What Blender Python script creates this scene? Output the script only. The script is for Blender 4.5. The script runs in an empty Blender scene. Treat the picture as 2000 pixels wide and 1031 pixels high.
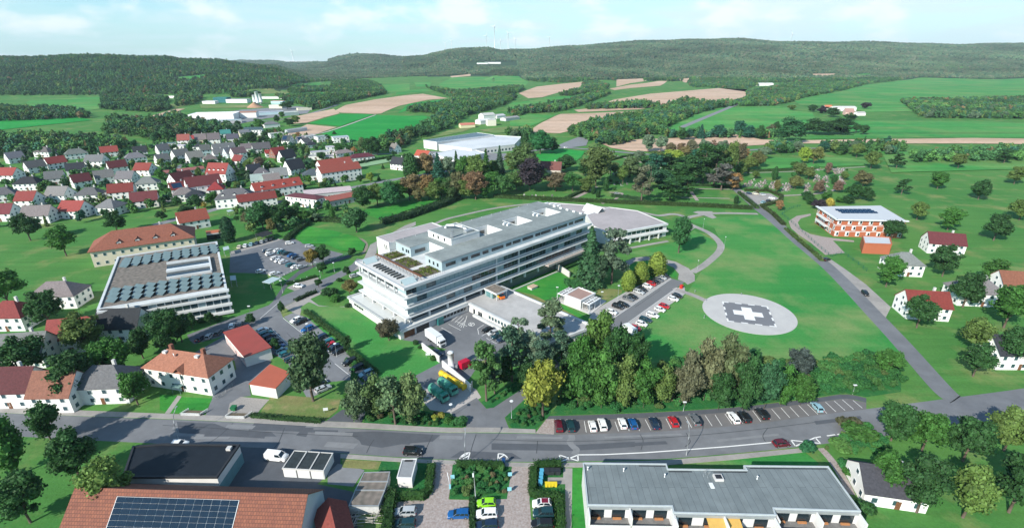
import bpy, bmesh, math, random
import numpy as np
from mathutils import Vector, Matrix
R = math.radians
# ---------------------------------------------------------------- camera, sky, sun, exposure
F, YH, CX, CY, H = 980.0, 112.0, 1000.0, 515.5, 88.0      # focal length in photo pixels, horizon row, centre, camera height
TH = math.atan((CY-YH)/F); TC, TS = math.cos(TH), math.sin(TH)
SC = bpy.context.scene
cam_d = bpy.data.cameras.new('camera'); cam = bpy.data.objects.new('camera', cam_d); SC.collection.objects.link(cam)
cam.location = (0, 0, H); cam.rotation_euler = (math.pi/2-TH, 0, 0)
cam_d.sensor_width = 36; cam_d.lens = F/2000*36; cam_d.clip_start = 1; cam_d.clip_end = 40000
SC.camera = cam
SUN_AZ, SUN_EL = 220.0, 32.0
w = bpy.data.worlds.new('World'); SC.world = w; w.use_nodes = True
nt = w.node_tree; nt.nodes.clear()
def wn(t, **k):
    n = nt.nodes.new(t)
    for a, b in k.items(): setattr(n, a, b)
    return n
wo = wn('ShaderNodeOutputWorld'); bg = wn('ShaderNodeBackground'); sky = wn('ShaderNodeTexSky', sky_type='NISHITA', sun_disc=False)
sky.sun_elevation = R(SUN_EL); sky.sun_rotation = R(SUN_AZ); sky.air_density = 1.0; sky.dust_density = 0.6; sky.ozone_density = 1.5; sky.altitude = 300
bg.inputs['Strength'].default_value = 0.108
# thin high cloud and small puffs, laid out by direction over the real sky
tc = wn('ShaderNodeTexCoord'); sp = wn('ShaderNodeSeparateXYZ'); nt.links.new(tc.outputs['Generated'], sp.inputs[0])
def wmath(op, a, b=None, c=None):
    n = wn('ShaderNodeMath', operation=op)
    for i, v in enumerate((a, b, c)):
        if v is None: continue
        if hasattr(v, 'links'): nt.links.new(v, n.inputs[i])
        else: n.inputs[i].default_value = v
    return n.outputs[0]
zz = wmath('MAXIMUM', sp.outputs['Z'], 0.0); den = wmath('ADD', zz, 0.09)
cu = wmath('DIVIDE', sp.outputs['X'], den); cv = wmath('DIVIDE', sp.outputs['Y'], den)
cmb = wn('ShaderNodeCombineXYZ'); nt.links.new(cu, cmb.inputs[0]); nt.links.new(cv, cmb.inputs[1])
n1 = wn('ShaderNodeTexNoise'); n1.inputs['Scale'].default_value = 0.55; n1.inputs['Detail'].default_value = 7; n1.inputs['Roughness'].default_value = 0.55
nt.links.new(cmb.outputs[0], n1.inputs['Vector'])
r1 = wn('ShaderNodeMapRange'); r1.inputs[1].default_value = 0.34; r1.inputs[2].default_value = 0.72; r1.interpolation_type = 'SMOOTHSTEP'
nt.links.new(n1.outputs['Fac'], r1.inputs[0])
# puffs: noise in direction space, flattened
mp = wn('ShaderNodeMapping'); mp.inputs['Scale'].default_value = (9, 9, 21); mp.inputs['Location'].default_value = (1.3, 0.4, 0.2)
nt.links.new(tc.outputs['Generated'], mp.inputs['Vector'])
n2 = wn('ShaderNodeTexNoise'); n2.inputs['Scale'].default_value = 1.0; n2.inputs['Detail'].default_value = 6; n2.inputs['Roughness'].default_value = 0.5
nt.links.new(mp.outputs[0], n2.inputs['Vector'])
r2 = wn('ShaderNodeMapRange'); r2.inputs[1].default_value = 0.47; r2.inputs[2].default_value = 0.66; r2.interpolation_type = 'SMOOTHSTEP'
nt.links.new(n2.outputs['Fac'], r2.inputs[0])
hz = wn('ShaderNodeMapRange'); hz.inputs[1].default_value = 0.0; hz.inputs[2].default_value = 0.16; hz.inputs[3].default_value = 0.42; hz.inputs[4].default_value = 0.0
nt.links.new(zz, hz.inputs[0])
side = wn('ShaderNodeMapRange'); side.inputs[1].default_value = -0.5; side.inputs[2].default_value = 0.5; side.inputs[3].default_value = 0.0; side.inputs[4].default_value = 0.45
nt.links.new(sp.outputs['X'], side.inputs[0])
f1 = wmath('MULTIPLY', r1.outputs[0], 0.5); f1 = wmath('ADD', f1, hz.outputs[0]); f1 = wmath('ADD', f1, side.outputs[0])
f1 = wmath('MINIMUM', f1, 0.9)
hi = wn('ShaderNodeMapRange'); hi.inputs[1].default_value = 0.12; hi.inputs[2].default_value = 0.34; hi.inputs[3].default_value = 1.0; hi.inputs[4].default_value = 0.14; nt.links.new(zz, hi.inputs[0]); f1 = wmath('MULTIPLY', f1, hi.outputs[0])
mx1 = wn('ShaderNodeMix', data_type='RGBA'); mx1.inputs[7].default_value = (5.5, 6.6, 6.95, 1)
tint = wn('ShaderNodeMix', data_type='RGBA', blend_type='MULTIPLY'); tint.inputs[0].default_value = 1.0; tint.inputs[7].default_value = (0.62, 1.06, 1.22, 1)
nt.links.new(sky.outputs[0], tint.inputs[6]); nt.links.new(tint.outputs[2], mx1.inputs[6]); nt.links.new(f1, mx1.inputs[0])
mx2 = wn('ShaderNodeMix', data_type='RGBA'); mx2.inputs[7].default_value = (7.4, 7.7, 7.9, 1)
f2 = wmath('MULTIPLY', r2.outputs[0], 0.75); f2 = wmath('MULTIPLY', f2, hi.outputs[0])
nt.links.new(f2, mx2.inputs[0]); nt.links.new(mx1.outputs[2], mx2.inputs[6]); nt.links.new(mx2.outputs[2], bg.inputs['Color']); nt.links.new(bg.outputs[0], wo.inputs[0])
sd = bpy.data.lights.new('sun', 'SUN'); sd.energy = 5.0; sd.angle = R(0.5); sd.color = (1.0, 0.94, 0.84)
sun = bpy.data.objects.new('sun', sd); SC.collection.objects.link(sun)
a, e = R(SUN_AZ), R(SUN_EL)
sdir = Vector((math.sin(a)*math.cos(e), math.cos(a)*math.cos(e), math.sin(e)))
sun.rotation_euler = sdir.to_track_quat('Z', 'Y').to_euler(); sun.location = (-100, -100, 300)
SC.view_settings.view_transform = 'Standard'; SC.view_settings.look = 'None'; SC.view_settings.gamma = 1; SC.view_settings.exposure = 0.50
SC.cycles.max_bounces = 5; SC.cycles.diffuse_bounces = 2; SC.cycles.glossy_bounces = 2; SC.cycles.transmission_bounces = 2; SC.cycles.transparent_max_bounces = 4
SC.cycles.volume_bounces = 0

# ---------------------------------------------------------------- helpers
rnd = random.Random(7)
COL = SC.collection
def tag(o, label=None, cat=None, group=None, kind=None):
    if label: o['label'] = label
    if cat: o['category'] = cat
    if group: o['group'] = group
    if kind: o['kind'] = kind
    return o
def empty(name, x, y, z=0, rot=0):
    o = bpy.data.objects.new(name, None); COL.objects.link(o)
    o.location = (x, y, z); o.rotation_euler = (0, 0, rot); o.empty_display_size = 0.5
    return o
def inst(name, mesh, parent=None, loc=(0, 0, 0), rot=0, scale=(1, 1, 1), color=None):
    o = bpy.data.objects.new(name, mesh); COL.objects.link(o); o.parent = parent
    o.location = loc; o.rotation_euler = (0, 0, rot); o.scale = scale
    if color: o.color = (*color, 1)
    return o
class MB:
    def __init__(s): s.v = []; s.f = []; s.m = []; s.smooth = []
    def face(s, pts, m=0, sm=False):
        b = len(s.v); s.v += [tuple(p) for p in pts]; s.f.append(tuple(range(b, b+len(pts)))); s.m.append(m); s.smooth.append(sm)
    def prism(s, poly, z0, z1, m=0, mt=None, bottom=False):
        """poly: ccw list of (x,y)"""
        if sum(poly[i][0]*poly[(i+1) % len(poly)][1]-poly[(i+1) % len(poly)][0]*poly[i][1] for i in range(len(poly))) < 0: poly = poly[::-1]
        n = len(poly); b = len(s.v)
        s.v += [(p[0], p[1], z0) for p in poly]+[(p[0], p[1], z1) for p in poly]
        for i in range(n):
            j = (i+1) % n; s.f.append((b+i, b+j, b+n+j, b+n+i)); s.m.append(m); s.smooth.append(False)
        s.f.append(tuple(range(b+n, b+2*n))); s.m.append(m if mt is None else mt); s.smooth.append(False)
        if bottom: s.f.append(tuple(range(b+n-1, b-1, -1))); s.m.append(m); s.smooth.append(False)
        return s
    def box(s, x0, x1, y0, y1, z0, z1, m=0, mt=None):
        return s.prism([(x0, y0), (x1, y0), (x1, y1), (x0, y1)], z0, z1, m, mt, True)
    def slope(s, p, th, m=0):
        """slab: top polygon p (3-D, ccw from above), thickness th downwards"""
        n = len(p); b = len(s.v); s.v += [tuple(q) for q in p]+[(q[0], q[1], q[2]-th) for q in p]
        s.f.append(tuple(range(b, b+n))); s.f.append(tuple(range(b+2*n-1, b+n-1, -1))); s.m += [m, m]; s.smooth += [False, False]
        for i in range(n):
            j = (i+1) % n; s.f.append((b+i, b+n+i, b+n+j, b+j)); s.m.append(m); s.smooth.append(False)
        return s
    def tube(s, p0, p1, r0, r1=None, n=6, m=0, cap=True, sm=True):
        r1 = r0 if r1 is None else r1
        p0 = Vector(p0); p1 = Vector(p1); d = (p1-p0).normalized()
        a = Vector((0, 0, 1)) if abs(d.z) < 0.9 else Vector((1, 0, 0)); u = d.cross(a).normalized(); v = d.cross(u)
        b = len(s.v)
        for p, r in ((p0, r0), (p1, r1)):
            for i in range(n):
                t = 2*math.pi*i/n; s.v.append(tuple(p+u*(r*math.cos(t))+v*(r*math.sin(t))))
        for i in range(n):
            j = (i+1) % n; s.f.append((b+i, b+n+i, b+n+j, b+j)); s.m.append(m); s.smooth.append(sm)
        if cap:
            s.f.append(tuple(range(b+n, b+2*n))); s.f.append(tuple(range(b+n-1, b-1, -1))); s.m += [m, m]; s.smooth += [False, False]
        return s
    def path(s, pts, r, n=6, m=0):
        for i in range(len(pts)-1): s.tube(pts[i], pts[i+1], r if not isinstance(r, list) else r[i], r if not isinstance(r, list) else r[i+1], n, m)
        return s
    def ball(s, c, rx, ry=None, rz=None, m=0, nu=10, nv=6):
        ry = ry or rx; rz = rz or rx; b = len(s.v)
        for j in range(nv+1):
            t = math.pi*j/nv
            for i in range(nu):
                q = 2*math.pi*i/nu; s.v.append((c[0]+rx*math.sin(t)*math.cos(q), c[1]+ry*math.sin(t)*math.sin(q), c[2]+rz*math.cos(t)))
        for j in range(nv):
            for i in range(nu):
                k = (i+1) % nu; s.f.append((b+j*nu+i, b+(j+1)*nu+i, b+(j+1)*nu+k, b+j*nu+k)); s.m.append(m); s.smooth.append(True)
        return s
    def mesh(s, name, mats):
        me = bpy.data.meshes.new(name); me.from_pydata(s.v, [], s.f)
        for m in (mats if isinstance(mats, (list, tuple)) else [mats]): me.materials.append(m)
        me.polygons.foreach_set('material_index', s.m); me.polygons.foreach_set('use_smooth', s.smooth)
        me.update(); return me
    def build(s, name, mats, parent=None, **k): return inst(name, s.mesh(name, mats), parent, **k)

# ---------------------------------------------------------------- terrain: flat valley floor, hills beyond
def ang(py):      # slope of the ray through photo row py
    y = (CY-py)/F; return (-TS+y*TC)/(TC+y*TS)
def sstep(t): t = np.clip(t, 0, 1); return t*t*(3-2*t)
def prof(pts): X, Y = zip(*pts); return lambda q: np.interp(q, X, Y)
RIDGES = [  # (ridge row by column, distance of foot, distance of ridge, tree height allowance)
 (prof([(-900, 108), (0, 104), (200, 106), (312, 107), (345, 108), (360, 113), (440, 114), (470, 118), (540, 124), (600, 150), (640, 400)]), 1250, 2150, 11),
 (prof([(100, 400), (260, 130), (440, 124), (470, 120), (530, 121), (560, 124), (620, 121), (700, 116), (800, 119), (900, 123), (960, 400)]), 4200, 6200, 0),
 (prof([(560, 400), (600, 123), (640, 118), (660, 112), (700, 105), (740, 105), (775, 109), (830, 112), (900, 400)]), 2900, 4700, 14),
 (prof([(740, 400), (790, 111), (830, 106), (850, 99), (875, 93), (900, 91), (955, 91), (975, 96), (1010, 98), (1060, 400)]), 2300, 3900, 14),
 (prof([(900, 400), (960, 100), (1000, 95), (1030, 95), (1060, 92), (1100, 89), (1150, 86), (1200, 82), (1240, 78), (1300, 77), (1400, 74), (1440, 74), (1500, 79), (1600, 81), (1700, 80), (1850, 86), (2000, 82), (2600, 92), (3400, 110)]), 1900, 4300, 14),
]
def hgt(X, Y):
    X = np.asarray(X, float); Y = np.asarray(Y, float); Ys = np.maximum(Y, 1.0)
    q = 1000+F*X/(Ys*TC+H*TS)
    z = np.zeros(np.broadcast(X, Y).shape)
    for pr, y0, y1, th in RIDGES:
        zr = np.maximum(H+y1*ang(pr(q))-th, 0)
        t = (Ys-y0)/(y1-y0)
        up = sstep(t)*0.55+np.clip(t, 0, 1)**1.3*0.45
        z = np.maximum(z, zr*up*np.where(t > 1, np.maximum(1-(t-1)*0.5, 0.1), 1))
    bump = (np.sin(X*0.006+1)*np.sin(Y*0.0047+2)+0.5*np.sin(X*0.013+Y*0.011))*6
    return np.where(z > 3, z+bump*np.clip((z-3)/40, 0, 1), z)
def G(px, py, z=0.0):     # point at height z seen at photo pixel (px, py)
    x = (px-CX)/F; y = (CY-py)/F; dy = TC+y*TS; dz = -TS+y*TC
    t = (H-z)/(-dz); return (x*t, dy*t)
def GT(px, py):           # same, on the terrain (far fields)
    x = (px-CX)/F; y = (CY-py)/F; dy = TC+y*TS; dz = -TS+y*TC
    Y = np.concatenate([np.arange(60, 1200, 10), np.arange(1200, 9000, 8)]).astype(float)
    t = Y/dy; X = x*t; Z = H+dz*t; below = Z <= hgt(X, Y)+0.01
    i = int(np.argmax(below)) if below.any() else len(Y)-1
    return (float(X[i]), float(Y[i]))
def scale_at(px, py):     # photo pixels per metre on the ground there
    X, Y = G(px, py); return F/(Y*TC+H*TS)

# ---------------------------------------------------------------- materials
MATS = {}
def mat(name, col, rough=0.8, var=0.12, ns=0.5, metal=0.0, objcol=False, spec=0.3, bump=0.0, bs=8.0, world=False, col2=None, ns2=None, trans=0.0, island=0.0, thr=(0.35, 0.65), detail=5, emis=None):
    if name in MATS: return MATS[name]
    m = bpy.data.materials.new(name); m.use_nodes = True; t = m.node_tree; N = t.nodes; Lk = t.links
    p = N['Principled BSDF']; p.inputs['Roughness'].default_value = rough; p.inputs['Metallic'].default_value = metal; p.inputs['Specular IOR Level'].default_value = spec
    tcn = N.new('ShaderNodeTexCoord')
    if world:
        g = N.new('ShaderNodeNewGeometry'); vec = g.outputs['Position']
    else: vec = tcn.outputs['Object']
    if objcol:
        oi = N.new('ShaderNodeObjectInfo'); base = oi.outputs['Color']
    else:
        rgb = N.new('ShaderNodeRGB'); rgb.outputs[0].default_value = (*col, 1); base = rgb.outputs[0]
    if col2 is not None:
        nz = N.new('ShaderNodeTexNoise'); nz.inputs['Scale'].default_value = ns2 or ns; nz.inputs['Detail'].default_value = detail; nz.inputs['Roughness'].default_value = 0.6
        Lk.new(vec, nz.inputs['Vector']); mr = N.new('ShaderNodeMapRange'); mr.inputs[1].default_value = thr[0]; mr.inputs[2].default_value = thr[1]
        Lk.new(nz.outputs['Fac'], mr.inputs[0]); mx = N.new('ShaderNodeMix'); mx.data_type = 'RGBA'
        Lk.new(mr.outputs[0], mx.inputs[0]); Lk.new(base, mx.inputs[6]); mx.inputs[7].default_value = (*col2, 1); base = mx.outputs[2]
    val = None
    if var:
        nz = N.new('ShaderNodeTexNoise'); nz.inputs['Scale'].default_value = ns; nz.inputs['Detail'].default_value = 6; nz.inputs['Roughness'].default_value = 0.65
        Lk.new(vec, nz.inputs['Vector']); mr = N.new('ShaderNodeMapRange'); mr.inputs[1].default_value = 0.25; mr.inputs[2].default_value = 0.75
        mr.inputs[3].default_value = 1-var; mr.inputs[4].default_value = 1+var; Lk.new(nz.outputs['Fac'], mr.inputs[0]); val = mr.outputs[0]
    if island:
        g2 = N.new('ShaderNodeNewGeometry'); mr = N.new('ShaderNodeMapRange'); mr.inputs[3].default_value = 1-island; mr.inputs[4].default_value = 1+island
        Lk.new(g2.outputs['Random Per Island'], mr.inputs[0])
        if val is None: val = mr.outputs[0]
        else:
            mm = N.new('ShaderNodeMath'); mm.operation = 'MULTIPLY'; Lk.new(val, mm.inputs[0]); Lk.new(mr.outputs[0], mm.inputs[1]); val = mm.outputs[0]
    if val is not None:
        vm = N.new('ShaderNodeVectorMath'); vm.operation = 'SCALE'; Lk.new(base, vm.inputs[0]); Lk.new(val, vm.inputs['Scale']); base = vm.outputs[0]
    Lk.new(base, p.inputs['Base Color'])
    if bump:
        nb = N.new('ShaderNodeTexNoise'); nb.inputs['Scale'].default_value = bs; nb.inputs['Detail'].default_value = 4; Lk.new(vec, nb.inputs['Vector'])
        bn = N.new('ShaderNodeBump'); bn.inputs['Strength'].default_value = bump; bn.inputs['Distance'].default_value = 0.3; Lk.new(nb.outputs['Fac'], bn.inputs['Height']); Lk.new(bn.outputs[0], p.inputs['Normal'])
    if trans:
        tr = N.new('ShaderNodeBsdfTranslucent'); Lk.new(base, tr.inputs['Color']); ms = N.new('ShaderNodeMixShader'); ms.inputs[0].default_value = trans
        Lk.new(p.outputs[0], ms.inputs[1]); Lk.new(tr.outputs[0], ms.inputs[2]); Lk.new(ms.outputs[0], N['Material Output'].inputs['Surface'])
    MATS[name] = m; return m
def brickmat(name, c1, c2, mortar, sx, sy, rough=0.8, var=0.15, ns=1.5, axis='OBJ', msize=0.02):
    m = mat(name, c1, rough, var, ns); t = m.node_tree; N = t.nodes; Lk = t.links
    b = N.new('ShaderNodeTexBrick'); b.inputs['Color1'].default_value = (*c1, 1); b.inputs['Color2'].default_value = (*c2, 1); b.inputs['Mortar'].default_value = (*mortar, 1)
    b.inputs['Scale'].default_value = 1.0; b.inputs['Brick Width'].default_value = sx; b.inputs['Row Height'].default_value = sy; b.inputs['Mortar Size'].default_value = msize
    tcn = [n for n in N if n.type == 'TEX_COORD'][0]
    mpg = N.new('ShaderNodeMapping'); Lk.new(tcn.outputs['Object'], mpg.inputs[0]); Lk.new(mpg.outputs[0], b.inputs['Vector'])
    for l in list(Lk):
        if l.from_node.type == 'RGB': Lk.new(b.outputs['Color'], l.to_socket)
    return m
def groundmat(name, ca, cb, cc, ang_=0.4, s1=0.016, s2=0.11, s3=1.2, streak=0.12, sk=(0.012, 0.35), dry=(0.52, 0.68), bump=0.3):
    """grass or soil: two tones in broad patches, a third in dry spots, mowing or plough streaks, fine grain"""
    m = bpy.data.materials.new(name); m.use_nodes = True; t = m.node_tree; N = t.nodes; Lk = t.links; p = N['Principled BSDF']; p.inputs['Roughness'].default_value = 0.92; p.inputs['Specular IOR Level'].default_value = 0.1
    g = N.new('ShaderNodeNewGeometry')
    def noise(sc, det=5, vec=None, ro=0.6):
        n = N.new('ShaderNodeTexNoise'); n.inputs['Scale'].default_value = sc; n.inputs['Detail'].default_value = det; n.inputs['Roughness'].default_value = ro; Lk.new(vec or g.outputs['Position'], n.inputs['Vector']); return n.outputs['Fac']
    def rng(v, a, b, c=0.0, d=1.0):
        r = N.new('ShaderNodeMapRange'); r.inputs[1].default_value = a; r.inputs[2].default_value = b; r.inputs[3].default_value = c; r.inputs[4].default_value = d; Lk.new(v, r.inputs[0]); return r.outputs[0]
    def mix(f, a, b):
        x = N.new('ShaderNodeMix'); x.data_type = 'RGBA'; Lk.new(f, x.inputs[0])
        for s, v in ((6, a), (7, b)):
            if isinstance(v, tuple): x.inputs[s].default_value = (*v, 1)
            else: Lk.new(v, x.inputs[s])
        return x.outputs[2]
    c = mix(rng(noise(s1), 0.38, 0.62), ca, cb)
    c = mix(rng(noise(s2, 7), dry[0], dry[1], 0, 0.85), c, cc)
    mp_ = N.new('ShaderNodeMapping'); mp_.inputs['Rotation'].default_value = (0, 0, ang_); mp_.inputs['Scale'].default_value = (sk[0], sk[1], 1); Lk.new(g.outputs['Position'], mp_.inputs[0])
    st = rng(noise(1.0, 3, mp_.outputs[0]), 0.3, 0.7, 1-streak, 1+streak); fi = rng(noise(s3, 6, None, 0.75), 0.25, 0.75, 0.80, 1.20)
    mm = N.new('ShaderNodeMath'); mm.operation = 'MULTIPLY'; Lk.new(st, mm.inputs[0]); Lk.new(fi, mm.inputs[1])
    vm = N.new('ShaderNodeVectorMath'); vm.operation = 'SCALE'; Lk.new(c, vm.inputs[0]); Lk.new(mm.outputs[0], vm.inputs['Scale']); Lk.new(vm.outputs[0], p.inputs['Base Color'])
    if bump:
        bn = N.new('ShaderNodeBump'); bn.inputs['Strength'].default_value = bump; bn.inputs['Distance'].default_value = 0.3; Lk.new(noise(2.0, 4), bn.inputs['Height']); Lk.new(bn.outputs[0], p.inputs['Normal'])
    MATS[name] = m; return m
M_asph = mat('asphalt', (0.140, 0.147, 0.160), 0.9, 0.16, 0.25, world=True, col2=(0.18, 0.187, 0.198), ns2=0.05, bump=0.15, bs=6)
M_asphd = mat('asphalt_dark', (0.088, 0.096, 0.110), 0.9, 0.14, 0.4, world=True, bump=0.1, bs=6)
M_asphl = mat('asphalt_light', (0.205, 0.212, 0.222), 0.9, 0.13, 0.4, world=True, bump=0.1, bs=6)
M_pave = mat('paving', (0.34, 0.32, 0.30), 0.9, 0.13, 0.8, world=True, col2=(0.27, 0.255, 0.24), ns2=0.12, bump=0.1)
M_paver = mat('paving_reddish', (0.30, 0.24, 0.215), 0.9, 0.22, 1.1, world=True, col2=(0.36, 0.32, 0.30), ns2=2.2, bump=0.2)
M_grav = mat('gravel', (0.42, 0.39, 0.37), 0.95, 0.15, 2.0, world=True, bump=0.2)
M_kerb = mat('kerbstone', (0.42, 0.38, 0.35), 0.85, 0.15, 1.0, world=True)
M_conc = mat('concrete', (0.55, 0.54, 0.52), 0.85, 0.08, 0.6)
M_white = mat('white_render', (0.70, 0.69, 0.67), 0.7, 0.07, 0.35, col2=(0.60, 0.59, 0.575), ns2=0.15)
M_whitem = mat('white_metal', (0.68, 0.70, 0.705), 0.45, 0.05, 0.5)
M_paint = mat('road_paint', (0.75, 0.75, 0.73), 0.6, 0.10, 3.0, world=True)
M_glass = mat('window_glass', (0.035, 0.075, 0.09), 0.12, 0.3, 0.35, spec=0.9)
M_blind = mat('window_blind', (0.30, 0.40, 0.42), 0.5, 0.15, 0.5)
M_glassd = mat('dark_glass', (0.012, 0.022, 0.028), 0.10, 0.2, 0.5, spec=0.9)
M_roofg = mat('roof_felt_grey', (0.26, 0.29, 0.28), 0.85, 0.16, 0.5, col2=(0.19, 0.215, 0.21), ns2=0.09, bump=0.05, bs=3)
M_roofp = mat('roof_gravel_pinkish', (0.40, 0.36, 0.36), 0.9, 0.08, 0.5, col2=(0.34, 0.31, 0.31), ns2=0.08)
M_roofb = mat('roof_gravel_brown', (0.25, 0.21, 0.18), 0.95, 0.45, 1.6, col2=(0.10, 0.095, 0.08), ns2=0.8, bump=0.3)
M_metal = mat('grey_metal', (0.35, 0.37, 0.38), 0.4, 0.08, 1.0, metal=0.3)
M_dark = mat('dark_metal', (0.03, 0.032, 0.036), 0.5, 0.1, 1.0)
M_wall = mat('wall_render', (0.75, 0.73, 0.70), 0.75, 0.05, 0.3, objcol=True)
M_roof = mat('roof_tiles', (0.3, 0.1, 0.06), 0.8, 0.34, 1.8, objcol=True, bump=0.25, bs=5)
M_bark = mat('bark', (0.11, 0.085, 0.065), 0.9, 0.25, 3.0)
M_leaf = mat('foliage', (0.05, 0.1, 0.02), 0.6, 0.28, 0.35, objcol=True, spec=0.2, island=0.40, trans=0.30)
M_wood = mat('brown_wood', (0.16, 0.07, 0.035), 0.7, 0.2, 2.0)
M_body = mat('car_paint', (0.5, 0.5, 0.5), 0.28, 0.0, objcol=True, spec=0.6)
M_tyre = mat('tyre_rubber', (0.015, 0.015, 0.016), 0.8, 0.0)
M_rim = mat('wheel_rim', (0.45, 0.45, 0.46), 0.35, 0.0, metal=0.7)
M_lampr = mat('tail_light', (0.4, 0.01, 0.01), 0.3, 0.0)
M_lampw = mat('head_light', (0.8, 0.8, 0.78), 0.2, 0.0, spec=0.8)
M_solar = mat('solar_cells', (0.012, 0.035, 0.075), 0.22, 0.2, 0.8, spec=0.3)
M_col = mat('painted_surface', (0.5, 0.5, 0.5), 0.5, 0.06, 1.0, objcol=True)
# ---------------------------------------------------------------- ground
def build_terrain():
    v = []; f = []; mi = []
    angs = sorted(set([round(x, 3) for x in list(np.arange(-62, 62.01, 0.5))+list(range(-180, -62, 8))+list(range(66, 181, 8))]))
    ds = [0.5, 30, 100, 300, 700, 1100]+list(np.arange(1200, 3000, 60))+list(np.arange(3000, 5200, 90))+list(np.arange(5300, 9000, 250))+[9500]
    for d in ds:
        A = np.radians(angs); X = d*np.sin(A)/np.maximum(np.cos(A), 0.45); Y = d*np.cos(A)/np.maximum(np.cos(A), 0.45)
        Z = hgt(X, Y); Z = np.where(Y < 200, 0, Z)
        if d >= 9000: Z = Z-0
        v += list(zip(X.tolist(), Y.tolist(), Z.tolist()))
    n = len(angs)
    for j in range(len(ds)-1):
        for i in range(n-1):
            q = (j*n+i, j*n+i+1, (j+1)*n+i+1, (j+1)*n+i); f.append(q[::-1]); mi.append(1 if max(v[k][2] for k in q) > 6 or ds[j] > 2600 else 0)
    me = bpy.data.meshes.new('ground'); me.from_pydata(v, [], f)
    me.materials.append(groundmat('grass', (0.085, 0.21, 0.05), (0.05, 0.175, 0.04), (0.20, 0.23, 0.085), s1=0.012, s2=0.05))
    me.materials.append(mat('forest_floor', (0.035, 0.07, 0.035), 0.95, 0.3, 0.02, world=True, spec=0.1))
    me.polygons.foreach_set('material_index', mi); me.update()
    o = bpy.data.objects.new('ground', me); COL.objects.link(o); o['kind'] = 'structure'
build_terrain()
M_lawn = groundmat('lawn', (0.036, 0.215, 0.048), (0.065, 0.235, 0.056), (0.20, 0.265, 0.10), ang_=1.0, s1=0.02, s2=0.035, streak=0.07, dry=(0.45, 0.66))
M_lawn2 = groundmat('lawn_lush', (0.028, 0.20, 0.034), (0.055, 0.25, 0.04), (0.10, 0.24, 0.05), ang_=0.9, s1=0.05, s2=0.12, streak=0.15, dry=(0.55, 0.7))
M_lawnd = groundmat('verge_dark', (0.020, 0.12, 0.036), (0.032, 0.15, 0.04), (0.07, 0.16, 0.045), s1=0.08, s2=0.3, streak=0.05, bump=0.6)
M_dry = groundmat('dry_grass', (0.20, 0.20, 0.08), (0.10, 0.19, 0.05), (0.27, 0.22, 0.11), s1=0.1, s2=0.2, dry=(0.5, 0.65))
M_fg = groundmat('field_green', (0.016, 0.235, 0.042), (0.03, 0.27, 0.05), (0.09, 0.28, 0.07), ang_=0.9, s1=0.006, s2=0.012, s3=0.15, streak=0.10, sk=(0.002, 0.06), dry=(0.58, 0.75), bump=0)
M_fg2 = groundmat('field_meadow', (0.04, 0.23, 0.05), (0.075, 0.26, 0.06), (0.16, 0.26, 0.08), ang_=0.6, s1=0.005, s2=0.012, s3=0.12, streak=0.22, sk=(0.0018, 0.06), dry=(0.46, 0.66), bump=0)
M_fd = groundmat('field_dull', (0.16, 0.21, 0.075), (0.11, 0.20, 0.06), (0.28, 0.25, 0.12), ang_=0.3, s1=0.006, s2=0.02, s3=0.12, streak=0.15, sk=(0.002, 0.05), dry=(0.5, 0.7), bump=0)
M_fb = groundmat('field_soil', (0.47, 0.325, 0.225), (0.54, 0.39, 0.29), (0.34, 0.29, 0.18), ang_=0.35, s1=0.004, s2=0.010, s3=0.10, streak=0.17, sk=(0.0015, 0.06), dry=(0.58, 0.75), bump=0)
FS = [0]
def far_sheet(name, px, m, off=None):
    FS[0] += 1; off = (0.25 if off is None else off)+FS[0]*0.006
    pts = [GT(*p) for p in px]
    bm = bmesh.new(); vs = [bm.verts.new((x, y, 0)) for x, y in pts]
    fc = bm.faces.new(vs)
    if fc.normal.z < 0 or sum(pts[i][0]*pts[(i+1) % len(pts)][1]-pts[(i+1) % len(pts)][0]*pts[i][1] for i in range(len(pts))) < 0: fc.normal_flip()
    if max(y for x, y in pts) > 1150:
        bmesh.ops.triangulate(bm, faces=bm.faces[:])
        for _ in range(7):
            es = [e for e in bm.edges if e.calc_length() > 70]
            if not es: break
            bmesh.ops.subdivide_edges(bm, edges=es, cuts=1); bmesh.ops.triangulate(bm, faces=bm.faces[:])
    X = np.array([v.co.x for v in bm.verts]); Y = np.array([v.co.y for v in bm.verts]); Z = hgt(X, Y)
    for v, z in zip(bm.verts, Z): v.co.z = float(z)+off
    me = bpy.data.meshes.new(name); bm.to_mesh(me); bm.free(); me.materials.append(m)
    o = bpy.data.objects.new(name, me); COL.objects.link(o); o['kind'] = 'structure'; return o
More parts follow.
